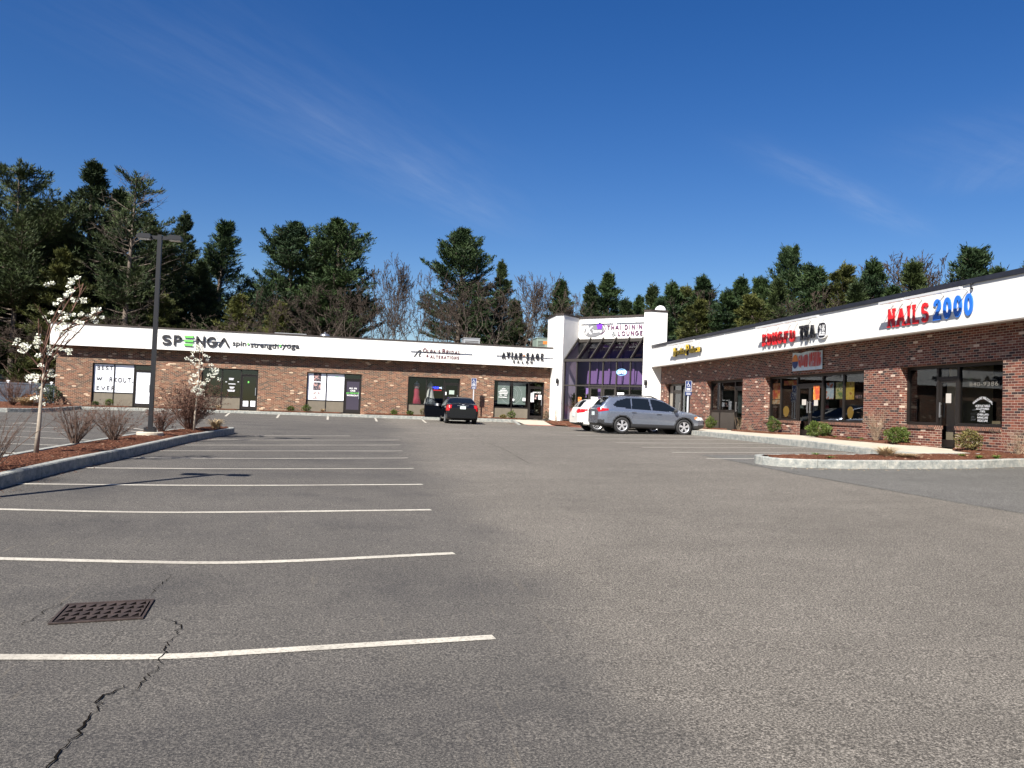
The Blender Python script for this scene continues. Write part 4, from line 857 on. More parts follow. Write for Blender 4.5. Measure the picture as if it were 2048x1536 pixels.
def seg(b, a, c, w=.045): # stroke in the emblem, -1..1 coords
    p, q = FZ.p(uc+a[0]*W_, zc+a[1]*H_, .10), FZ.p(uc+c[0]*W_, zc+c[1]*H_, .10); v, f = ribbon([(0, 0), (1, 0)], 1); d = _n(q-p); s_ = np.cross(d, FZ.n)*w/2
    b.add([p+s_, q+s_, q-s_, p-s_], [(0, 1, 2, 3)])
for a, c in [((-.8,.7),(-.2,.7)),((-.5,.95),(-.5,.1)),((-.8,.35),(-.15,.4)),((.1,.7),(.9,.7)),((.3,.95),(.25,.5)),((.7,.95),(.72,.5)),((.5,.5),(.1,.1)),((.5,.5),(.9,.05)),((.1,-.05),(.9,-.05)),((.5,.2),(.5,-.9)),((.5,-.2),(.05,-.7)),((.5,-.2),(.95,-.7)),((-.8,-.1),(-.15,-.1)),((-.5,-.1),(-.8,-.6)),((-.45,-.1),(-.1,-.45)),((-.9,-.8),(.95,-.92)),((-.7,-.45),(-.25,-.55))]: seg(d_, a, c)
sign('shop_sign', 'bold red and black letters with a black oval emblem on the right sign band', [('red_letters', a_, M['red']), ('black_letters', c_, M['ink']), ('emblem', d_, M['whitep'])], FZ, tuple(atX(1590, 672, 16.2)))
a_ = MB(); c_ = MB()
for s, xa, xb, yb, yt in (('I', 1346, 1350, 713, 696.5), ('ndia', 1350.5, 1369, 710.5, 698), ('P', 1370.5, 1377, 710.5, 689.5), ('alace', 1377.5, 1399.5, 706.5, 693.5)):
    putR(c_, font_text(s, .045), xa, xb, yb, yt, .02, .10); putR(a_, font_text(s, .015), xa, xb, yb, yt, .12, .012)
sign('shop_sign', 'yellow decorative letters with black edges at the far end of the right sign band', [('letter_edges', c_, M['ink']), ('yellow_letters', a_, M['yellow'])], FZ, tuple(atX(1372, 700, 16.2)))
for xa, xb, y, lb in [(1759.5, 1806, 603, 'left one over the red letters and blue numerals'), (1810, 1922, 589, 'right one over the red letters and blue numerals'), (1513, 1568, 652.5, 'left one over the red and black letters'), (1570, 1636, 640, 'right one over the red and black letters'), (1335, 1352, 689, 'short one over the yellow letters'), (1352, 1388, 684.5, 'long one over the yellow letters')]:
    p, q = atX(xa, y, 15.8), atX(xb, y, 15.8); light_bar(FZ, 44.9-p[1], 44.9-q[1], 3.78, .4, 'white light bar on arms, ' + lb, 3.9, 3, .07)
t_ = thing('wall_bracket', 'small dark bracket alone on the white band right of the blue numerals', 'bracket', tuple(atX(1945.5, 571, 16.18))); b = MB(); b.tube([(0, 0, .05), (-.06, 0, .04), (-.06, 0, -.06), (-.01, 0, -.09)], .03, 6); b.build('hook', M['black'], t_)
# banner under the band
X = 16.72; pa, pb_ = atX(1584.5, 742.5, X), atX(1643.5, 738.5, X); zt_ = atX(1585, 706, X)[2]; b = MB(); n = 24; V = []
for nn in range(2):
    for i in range(n+1):
        y = pa[1] + (pb_[1]-pa[1])*i/n; w = .018*math.sin(i*1.1); zz = zt_ - .05*(1-abs(math.cos(math.pi*i/n*1.7)))
        V += [(X+w+nn*.006, y, pa[2]), (X+w*.5+nn*.006, y, zz)]
m1 = 2*(n+1); b.add(V, [(2*i, 2*i+1, 2*i+3, 2*i+2) for i in range(n)] + [(m1+2*i, m1+2*i+2, m1+2*i+3, m1+2*i+1) for i in range(n)]); 
t_ = thing('banner', 'vinyl banner with red GRAND OPENING letters and an orange ball hung on the brick', 'banner', tuple((pa+pb_)/2)); oB = tuple((pa+pb_)/2)
M['banner'] = mat('banner vinyl', (.50, .58, .62), .6); b.build('sheet', M['banner'], t_, oB)
FB = Fr((X-.03, pa[1], 0), (0, -1, 0), (-1, 0, 0)); Lb = pa[1]-pb_[1]; hb = zt_-pa[2]; z0 = pa[2]
b = MB(); put(b, stroke_text('GRAND', .27, asp=.42, gap=.12), FB, Lb*.24, Lb*.56, z0+hb*.16, z0+hb*.82, 0, .002); put(b, stroke_text('OPENING', .27, asp=.42, gap=.12), FB, Lb*.6, Lb*.985, z0+hb*.16, z0+hb*.9, 0, .002); b.build('red_lettering', M['bred'], t_, oB)
def ellipse(b, uc, zc, a, h, n0, a0=0, a1=360, fr=FB):
    V = [fr.p(uc, zc, n0)] + [fr.p(uc+a*math.cos(R(a0+(a1-a0)*i/24)), zc+h*math.sin(R(a0+(a1-a0)*i/24)), n0) for i in range(25)]; b.add(V, [(0, i+1, i+2) for i in range(24)])
b = MB(); ellipse(b, Lb*.12, z0+hb*.5, Lb*.10, hb*.38, .004, 0, 180); b.build('orange_disc', M['orange'], t_, oB); b = MB(); ellipse(b, Lb*.12, z0+hb*.5, Lb*.10, hb*.38, .004, 180, 360); b.build('navy_disc', M['navy'], t_, oB)
# ---------------- corner entrance
PL = np.array([12.0, 49.0, 0]); uT = np.array([math.sqrt(.5), -math.sqrt(.5), 0]); nT = np.array([-math.sqrt(.5), -math.sqrt(.5), 0]); FT = Fr(PL, uT, nT); WT = 5.37; orgT = (13.8, 47.2, -.4)
Tw = thing('corner_entrance', 'white two storey high corner entrance with sloped purple glazing between the wings', 'building', orgT)
zT = 6.0
def column(poly, nm='column'):
    b = MB(); b.prism(poly, -1.0, zT); b.build(nm, M['cream'], Tw, orgT)
cl = [(12, 49), (13.33, 50.33), (13.33, 51.6), (11.6, 51.6), (11.6, 49.4)]; cr = [(15.80, 45.20), (16.1, 44.9), (17.08, 44.9), (17.16, 46.8), (17.13, 46.53)]
column(cl); column(cr)
b = MB()
for poly in (cl, cr):
    cx = sum(p[0] for p in poly)/5; cy = sum(p[1] for p in poly)/5; b.prism([(cx+(x-cx)*1.05, cy+(y-cy)*1.05) for x, y in poly], zT+.001, zT+.1)
FT.box(b, -.0, WT, zT-.02, zT+.085, -2.2, -1.82); b.build('coping', M['coping'], Tw, orgT)
b = MB(); FT.box(b, 0.002, WT-.002, 4.66, zT-.022, -2.15, -1.881); b.build('sign_wall', M['cream'], Tw, orgT)
b = MB(); FT.box(b, 0, WT, 4.70, 4.75, -6.5, -2.15); b.build('roof', M['coping'], Tw, orgT)
fr_ = MB(); mwT = .07; zbT = -.40; zm = 1.72; ze = 3.16
for i in range(7):
    u = WT*i/6; a = min(max(u-mwT/2, 0.001), WT-mwT-.001); FT.box(fr_, a, a+mwT, zbT, ze, -.32, -.20)
    fr_.obox(FT.p(a, ze+.12, -.28), uT*mwT, nT*-1.60+np.array([0, 0, 1.42]), nT*.085+np.array([0, 0, .075]))
FT.box(fr_, .002, WT-.002, zm-.04, zm+.04, -.325, -.195); FT.box(fr_, .002, WT-.002, zbT, zbT+.07, -.325, -.195)
sfT = fr_.build('glazing_frame', M['greyframe'], Tw, orgT)
b = MB(); FT.box(b, 0.003, WT-.003, ze, ze+.16, -.36, -.14); FT.box(b, .003, WT-.003, 4.48, 4.68, -1.9, -1.78); b.build('gutter', M['greyframe'], Tw, orgT)
for i in range(6):
    a, c = WT*i/6+mwT/2+.002, WT*(i+1)/6-mwT/2-.002
    b = MB(); FT.quad(b, a, c, zm+.04, ze, -.265); b.build('pane', M['glassT'], sfT, orgT)
    b = MB(); b.add([FT.p(a, ze+.15, -.29), FT.p(c, ze+.15, -.29), FT.p(c, 4.55, -1.87), FT.p(a, 4.55, -1.87)], [(0, 1, 2, 3)]); b.build('sloped_pane', M['glassT2'], sfT, orgT)
    if i in (2, 3): door(sfT, FT, a, c, zbT+.07, zm-.08, -.262, orgT, M['glassT'], M['greyframe'], 'R' if i == 2 else 'L')
    else: b = MB(); FT.quad(b, a, c, zbT+.07, zm-.04, -.265); b.build('pane', M['glassT'], sfT, orgT)
b = MB(); FT.box(b, -1.2, WT+.6, 1.62, 4.6, -3.6, -3.5); FT.box(b, 1.25, 1.5, -.4, 1.62, -2.6, -2.3); FT.box(b, .85, 1.02, -.4, 1.62, -1.7, -1.5)
for i in range(6): FT.box(b, .5+.85*i, .62+.85*i, 1.9, 4.3, -3.5, -3.38)
b.build('purple_wall', M['roomP'], Tw, orgT)
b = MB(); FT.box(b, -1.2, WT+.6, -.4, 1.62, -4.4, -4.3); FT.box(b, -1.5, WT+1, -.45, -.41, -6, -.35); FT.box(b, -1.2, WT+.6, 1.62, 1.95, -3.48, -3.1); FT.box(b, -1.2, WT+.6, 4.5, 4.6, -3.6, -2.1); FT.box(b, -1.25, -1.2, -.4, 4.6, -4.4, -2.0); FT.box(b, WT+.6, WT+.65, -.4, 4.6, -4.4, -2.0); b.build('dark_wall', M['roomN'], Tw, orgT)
# entrance sign
FW = Fr(FT.p(0, 0, -1.88), uT, nT)
def onW(x, y, off=.05): return atPlane(x, y, FW.p(0, 0, off), nT)
def uW(x, y): q = onW(x, y); return float(np.dot(q-FW.o, uT)), float(q[2])
def putW(b, T, xl, xr, yb, yt, n0=.02, depth=.03, **k): u0, z0 = uW(xl, yb); u1, _ = uW(xr, yb); _, z1 = uW(xl, yt); put(b, T, FW, u0, u1, z0, z1, n0, depth, **k)
a_ = MB(); putW(a_, st('THAI', .17, asp=.75), 1213.5, 1242.5, 660, 650.5); putW(a_, st('DININ', .17, asp=.7), 1248.5, 1284.5, 659, 649.5); putW(a_, st('LOUNGE', .17, asp=.75), 1235, 1285.5, 671.5, 662.5)
c_ = MB(); putW(c_, st('&', .12, asp=.8), 1222, 1231.5, 672, 663)
(ua, za), (ub, zb_) = uW(1167, 661), uW(1211, 659); e_ = MB(); f_ = MB(); g_ = MB(); uc, zc = (ua+ub)/2, (za+zb_)/2
n = 36; aa, hh = (ub-ua)/2, .40
def ell(b, uc, zc, a, h, n0, rot=.16, a0=0, a1=360, inner=0):
    V = []; N = 36
    for i in range(N+1):
        t2 = R(a0+(a1-a0)*i/N)
        for k2 in ((1, inner) if inner else (1,)): x, y = a*math.cos(t2)*(k2 if k2 == 1 else inner), h*math.sin(t2)*(k2 if k2 == 1 else inner); V.append(FW.p(uc+x*math.cos(rot)-y*math.sin(rot), zc+x*math.sin(rot)+y*math.cos(rot), n0))
    if inner: b.add(V, [(2*i, 2*i+2, 2*i+3, 2*i+1) for i in range(N)])
    else: b.add([FW.p(uc, zc, n0)] + V, [(0, i+1, i+2) for i in range(N)])
ell(e_, uc-.05, zc-.02, aa*.9, hh, .03); ell(g_, uc, zc, aa, hh*1.08, .034, .16, -60, 55, .93)
putW(f_, font_text("K", .02), 1170.5, 1184, 668.5, 653, .035, .002, slant=.25); putW(f_, font_text("'sone", .015), 1184, 1203, 665.5, 658.5, .035, .002, slant=.2)
h_ = MB()
for k2 in range(5): a = R(90+72*k2); q = uW(1199, 652.5); ell(h_, q[0]+.11*math.cos(a), q[1]+.11*math.sin(a), .11, .085, .045+.002*k2, a)
sign('shop_sign', 'oval grey emblem with a purple flower beside thin plum lettering above the sloped glazing', [('plum_letters', a_, M['plum']), ('ampersand', c_, M['grey']), ('oval', e_, M['silverg']), ('oval_rim', g_, M['plum']), ('script_letters', f_, M['whitep']), ('flower', h_, M['violet'])], FW, tuple(FW.p(2.6, 5.2)))
light_bar(FW, .15, 2.45, 5.78, .2, 'grey light bar on the white wall over the oval emblem', 5.8, 3, .04, .03); light_bar(FW, 2.65, WT-.05, 5.78, .2, 'grey light bar on the white wall over the plum lettering', 5.8, 3, .04, .03)
def sconce(px, py, fr_, label):
    q = atPlane(px, py, fr_.o, fr_.n); t_ = thing('wall_lamp', label, 'wall lamp', tuple(q)); n = fr_.n
    b = MB(); b.lathe([(.05, -.16), (.085, -.13), (.085, .12), (.06, .16)], tuple(n*.13), 12); b.build('shade', M['black'], t_, smooth=True); b = MB(); b.obox(n*0+np.array([0, 0, -.05])-fr_.u*.05, fr_.u*.1, n*.1, (0, 0, .1)); b.build('back_plate', M['black'], t_)
sconce(1116.5, 762, FT, 'small black wall lamp on the left white column'); sconce(1293, 765, FT, 'small black wall lamp on the right white column')
q = atPlane(1243.5, 744.5, FT.p(0, 0, -.19), nT); t_ = thing('open_sign', 'blue and white oval OPEN sign in the upper purple glazing', 'open sign', tuple(q)); uq = float(np.dot(q-PL, uT)); oq = tuple(q)
b = MB(); V = []; N = 30
for i in range(N+1):
    t2 = 2*math.pi*i/N
    for k2 in (1, .84): V.append(FT.p(uq+.34*k2*math.cos(t2), q[2]+.2*k2*math.sin(t2), -.16))
b.add(V, [(2*i, 2*i+2, 2*i+3, 2*i+1) for i in range(N)]); b.build('ring', M['neonLB'], t_, oq)
b = MB(); put(b, st('OPEN', .15, asp=.6), FT, uq-.25, uq+.25, q[2]-.09, q[2]+.09, -.165, .01, slant=.2); b.build('letters', M['neonW'], t_, oq)
b = MB(); V = [FT.p(uq+.33*math.cos(2*math.pi*i/N), q[2]+.19*math.sin(2*math.pi*i/N), -.172) for i in range(N)]; b.add(V, [tuple(range(N))]); b.build('backing', M['navy'], t_, oq)
def notT(xa, xb, ya, yb, mm, label):
    q = atPlane((xa+xb)/2, (ya+yb)/2, FT.p(0, 0, -.25), nT); z0 = atPlane(xa, yb, FT.p(0, 0, -.25), nT)[2]; z1 = atPlane(xa, ya, FT.p(0, 0, -.25), nT)[2]; u0 = float(np.dot(atPlane(xa, ya, FT.p(0, 0, -.25), nT)-PL, uT)); u1 = float(np.dot(atPlane(xb, ya, FT.p(0, 0, -.25), nT)-PL, uT))
    b = MB(); FT.box(b, u0, u1, z0, z1, -.255, -.25); tag(b.build('paper_notice', M[mm], None, tuple(q)), label, 'notice')
notT(1156, 1163, 794, 803, 'postO', 'small orange and white notice on the entrance glazing'); notT(1154, 1164, 810, 823, 'teal', 'teal notice on the entrance glazing behind the white hatchback')
notT(1182, 1188, 793.5, 803, 'paper', 'white paper, left of the pair on the entrance door'); notT(1189, 1196, 793.5, 803, 'paper', 'white paper, right of the pair on the entrance door'); notT(1234.5, 1248, 785, 793.5, 'paper', 'wide white paper on the entrance glazing above the silver wagon')
# satellite dish on the corner column
t_ = thing('satellite_dish', 'white domed dish on top of the right white column', 'dish', (16.9, 45.6, 6.1)); b = MB(); b.lathe([(.33*math.cos(R(a)), .34*math.sin(R(a))) for a in range(0, 91, 9)], (0, 0, .02), 22); b.build('dome', M['whitep'], t_, smooth=True); b = MB(); b.lathe([(.22, 0), (.22, .03)], n=12); b.build('base', M['grey'], t_)
# ------------------------------------------------------------------ street furniture
def lamp_post(x, y, label, H=5.15, rz=0.0):
    z = g(x, y) + .18; t_ = thing('street_lamp', label, 'street lamp', (x, y, z), rz, 'two headed lamps on the planted island')
    b = MB(); b.lathe([(.32, 0), (.32, .09), (.30, .11)], n=24); b.build('footing', M['concrete'], t_)
    b = MB(); b.box((-.13, -.13, .11), (.13, .13, .22)); b.box((-.09, -.09, .22), (.09, .09, .24)); b.build('base_cover', M['pole'], t_)
    b = MB(); b.box((-.05, -.05, .2), (.05, .05, H)); b.build('pole', M['pole'], t_)
    for s in (-1, 1):
        b = MB(); b.box((s*.05, -.025, H-.12), (s*.2, .025, H-.03)); b.build('arm', M['pole'], t_)
        b = MB(); b.prism([(s*.2, -.14), (s*.54, -.14), (s*.54, .14), (s*.2, .14)][::s], H-.12, H-.04); b.prism([(s*.23, -.11), (s*.51, -.11), (s*.51, .11), (s*.23, .11)][::s], H-.04, H+.0); hd = b.build('lamp_head', M['pole'], t_)
        b = MB(); b.box((s*.24, -.10, H-.135), (s*.5, .10, H-.121)); b.build('lens', M['lens'], hd)
    return t_
M['lens'] = mat('lamp lens', (.6, .6, .58), .3)
q = onG(300, 866, .26); PPX = (float(q[0]), float(q[1])); tp = atY(322, 470, PPX[1]); 
lamp_post(PPX[0], PPX[1], 'dark square lamp pole with two flat heads on the planted island', tp[2]-(g(*PPX)+.18))
lamp_post(-5.55, 10.75, 'second dark lamp pole standing on the near end of the island', tp[2]-(g(*PPX)+.18))
def ada(x, y, z, px_top, label, rz=0, H=2.1):
    t_ = thing('parking_sign', label, 'parking sign', (x, y, z), rz, None)
    b = MB(); b.box((-.03, -.03, 0), (.03, .03, H)); b.build('post', M['steelw'], t_)
    b = MB(); b.box((-.15, -.05, H-.46), (.15, -.035, H)); pl = b.build('plate', M['navy'], t_)
    b = MB(); b.box((-.15, -.05, H-.66), (.15, -.035, H-.48)); b.build('lower_plate', M['navy'], t_)
    b = MB()
    for a, c in (((-.15, H-.01), (.15, H)), ((-.15, H-.46), (.15, H-.45)), ((-.15, H-.46), (-.14, H)), ((.14, H-.46), (.15, H)), ((-.15, H-.49), (.15, H-.48)), ((-.09, H-.42), (.09, H-.39)), ((-.09, H-.36), (.09, H-.33)), ((-.10, H-.62), (.10, H-.60)), ((-.1, H-.57), (.1, H-.55))): b.box((a[0], -.054, a[1]), (c[0], -.051, c[1]))
    b.tube([(-.02, -.053, H-.08), (-.015, -.053, H-.16), (.045, -.053, H-.17), (.06, -.053, H-.25), (.085, -.053, H-.26)], .012, 5); b.tube([(-.02, -.053, H-.05), (-.02, -.053, H-.065)], .02, 6); b.tube([(-.012+.06*math.cos(R(a)), -.053, H-.2+.06*math.sin(R(a))) for a in range(120, 340, 20)], .009, 5)
    b.build('wheelchair_symbol', M['whitep'], pl)
q = atY(945, 832, 49.6); tz = atY(946, 756.3, 49.6)[2]; ada(q[0], 49.55, WL(q[0]), 0, 'blue disabled parking sign on a post behind the black sedan', 0, tz-WL(q[0]))
q = atX(1374, 850, 15.9); q = atX(1374, 850, 14.5); tz = atY(1375, 761.5, q[1])[2]; zz = WZ(q[1])-.04; ada(14.5, q[1], zz, 0, 'blue disabled parking sign on a post in front of the silver wagon', .0, tz-zz)
# ---------------- far left: fence and blue roofed shed
Yf = 57.5; M['fence'] = vary(mat('grey blue vinyl', (.09, .12, .17), .6), (.045, .062, .088), .06, 1.2)
ft = thing('vinyl_fence', 'tall grey vinyl privacy fence with white post caps at the far left', 'fence', (atY(50, 780, Yf)[0], Yf, -1.1)); of = (atY(50, 780, Yf)[0], Yf, -1.1)
zf = atY(60, 766, Yf)[2]; b = MB(); x1 = atY(112, 780, Yf)[0]; b.box((-34, Yf, -1.2), (x1+.6, Yf+.04, zf)); 
for i in range(90): xx = x1 - .2*i; b.box((xx, Yf-.006, -1.2), (xx+.012, Yf, zf))
b.build('panel', M['fence'], ft, of); b = MB(); b.box((-34, Yf-.03, zf-.09), (x1+.6, Yf-.007, zf)); b.build('rail', M['fence'], ft, of)
x = atY(103.5, 768, Yf)[0]
for i in range(9):
    b = MB(); b.box((x-.065, Yf-.05, -1.2), (x+.065, Yf+.09, zf+.05)); b.build('post', M['fence'], ft, of)
    b = MB(); b.box((x-.09, Yf-.08, zf+.05), (x+.09, Yf+.12, zf+.09)); b.box((x-.05, Yf-.058, zf-.04), (x+.05, Yf-.051, zf+.05)); b.prism([(x-.08, Yf-.07), (x+.08, Yf-.07), (x+.08, Yf+.11), (x-.08, Yf+.11)], zf+.09, zf+.13); b.build('post_cap', M['whitep'], ft, of); x -= 1.27
t_ = thing('shed', 'low shed with a faded blue roof showing above the fence at the far left', 'shed', (atY(-20, 770, 66)[0], 66, -1)); xs_ = atY(42, 759, 66)[0]; xc = atY(-10, 740, 66)[0]; ze_ = atY(42, 759, 66)[2]; zr = atY(0, 744, 66)[2]+.3; ot = (atY(-20, 770, 66)[0], 66, -1)
b = MB(); xm = 2*xc-xs_; V = [(xs_, 64, ze_), (xm, 64, ze_), (xm, 69, ze_), (xs_, 69, ze_), (xc, 66.5, zr)]; b.add(V, [(0, 4, 1), (1, 4, 2), (2, 4, 3), (3, 4, 0), (0, 1, 2, 3)]); M['tarp'] = printmat('faded blue roofing', [(.03, .10, .16), (.06, .17, .25), (.16, .25, .3)], 2); b.build('roof', M['tarp'], t_, ot)
b = MB(); b.box((xm+.3, 64.3, -1.2), (xs_-.3, 68.7, ze_-.01)); b.build('wall', M['panelD'], t_, ot)
# ================================================================== cars
def paint(name, col, metal=.0, rough=.28, coat=1.0):
    m = mat(name, col, rough, metal, .5); b = m.node_tree.nodes['Principled BSDF']; b.inputs['Coat Weight'].default_value = coat; b.inputs['Coat Roughness'].default_value = .06; return m
M['silverpaint'] = paint('silver blue metallic paint', (.225, .255, .315), .7, .26); M['whitepaint'] = paint('white car paint', (.72, .71, .66), 0, .4); M['blackpaint'] = paint('black car paint', (.005, .006, .009), 0, .10, .0)
M['carglass'] = mat('car window glass', (.006, .008, .010), .03, 0, .6); M['cladding'] = mat('black cladding', (.022, .022, .024), .6); M['alloy'] = mat('alloy wheel', (.62, .62, .64), .3, .6)
M['tail'] = mat('red tail lamp', (.35, .01, .012), .15); M['clearlamp'] = mat('clear lamp', (.55, .55, .55), .12); M['amber'] = mat('amber lamp', (.6, .2, .05), .2); M['plate'] = mat('number plate', (.55, .62, .60), .5); M['seat'] = mat('dark seat', (.03, .03, .03), .8)
def interp(pts, x): return float(np.interp(x, [p[0] for p in pts], [p[1] for p in pts]))
def smooth_prof(pts, x, s=.05): return sum(interp(pts, x + d*s) * w_ for d, w_ in ((-1, .2), (-.5, .2), (0, .2), (.5, .2), (1, .2)))
class Car:
    def __init__(s, L, Wd, top, belt, bot, plan, wheels, wr, tumble, arch=.045):
        s.L, s.W, s.top, s.belt, s.bot, s.plan, s.wh, s.wr, s.tb, s.ar = L, Wd/2, top, belt, bot, plan, wheels, wr, tumble, arch
    def w(s, x): return s.W * interp(s.plan, x)
    def ring(s, x, n=18):
        w = s.w(x); zt = smooth_prof(s.top, x, .05); zb = min(smooth_prof(s.belt, x, .06), zt-.05); z0 = interp(s.bot, x); k = max(0, min(1, (zt-zb)/.35))
        zm = (z0+zb)/2; we = w*.955 - s.tb*max(0, zt-.08-zb)*k - .05*(1-k); zs = zt-.09*k-.03*(1-k)
        ctrl = [(0, z0), (w*.82, z0), (w*.95, z0+.035), (w*.985, z0+.14), (w, zm), (w*.995, zb-.14), (w*.965, zb-.015), ((w*.955+we)/2, (zb+zs)/2 + .005), (we, zs), (we-.05, zs+(zt-zs)*.62), (we*.8, zt-.012), (we*.45, zt+.006), (0, zt+.012)]
        cn = [0, 3, 1, 3, 5, 6, 3, 6, 6, 3, 4, 4, 4]; pts = []
        P4 = [ctrl[0]] + ctrl + [ctrl[-1]]
        for i in range(len(ctrl)-1):
            a, b_, c, d = [np.array(q) for q in P4[i:i+4]]; m = cn[i+1]
            for j in range(m):
                t = j/m; q = .5*((2*b_) + (-a+c)*t + (2*a-5*b_+4*c-d)*t*t + (-a+3*b_-3*c+d)*t**3)
                lo_, hi_ = sorted((b_[1], c[1])); q[0] = min(max(q[0], min(b_[0], c[0])-.004), max(b_[0], c[0])+.004); q[1] = min(max(q[1], lo_-.004), hi_+.004); pts.append((float(q[0]), float(q[1])))
        pts.append(ctrl[-1]); return pts
    def mesh(s, nx=170):
        xs = [0, .004, .014, .03] + frange(.05, s.L-.05, nx) + [s.L-.03, s.L-.014, s.L-.004, s.L]; V = []; rings = []
        for x in xs:
            r = s.ring(min(max(x, .0), s.L)); e = min(x, s.L-x); sc = 1 - .05*max(0, 1-e/.03)**2
            half = [(y*sc, (z-.6)*(sc if e < .03 else 1)+.6) for y, z in r]; full = half + [(-y, z) for y, z in half[-2:0:-1]]; rings.append(len(full)); V += [(x, y, z) for y, z in full]
        n = rings[0]; F = []
        for i in range(len(xs)-1):
            for j in range(n): F.append((i*n+j, i*n+(j+1) % n, (i+1)*n+(j+1) % n, (i+1)*n+j))
        V = np.array(V); F = np.array(F); s.V, s.F, s.n = V, F, n
        s.C = V[F].mean(1); a = V[F]; nr = np.cross(a[:, 2]-a[:, 0], a[:, 3]-a[:, 1]); nr /= np.linalg.norm(nr, axis=1)[:, None]+1e-9; s.N = -nr; s.flip = True
        if (s.N[:, 1]*s.C[:, 1]).sum() < 0: s.N = nr; s.flip = False
        vn = np.zeros_like(V); [np.add.at(vn, F[:, i], s.N) for i in range(4)]; s.vn = vn/(np.linalg.norm(vn, axis=1)[:, None]+1e-9)
        s.caps = [tuple(range(n)), tuple(range((len(xs)-1)*n, len(xs)*n))]
    def part(s, name, mask, off, m, parent, flipcap=None):
        f = s.F[mask]; 
        if len(f) == 0: return None
        u, inv = np.unique(f, return_inverse=True); return npmesh(name, s.V[u]+s.vn[u]*off, (inv.reshape(f.shape)[:, ::-1] if s.flip else inv.reshape(f.shape)), m, parent, True)
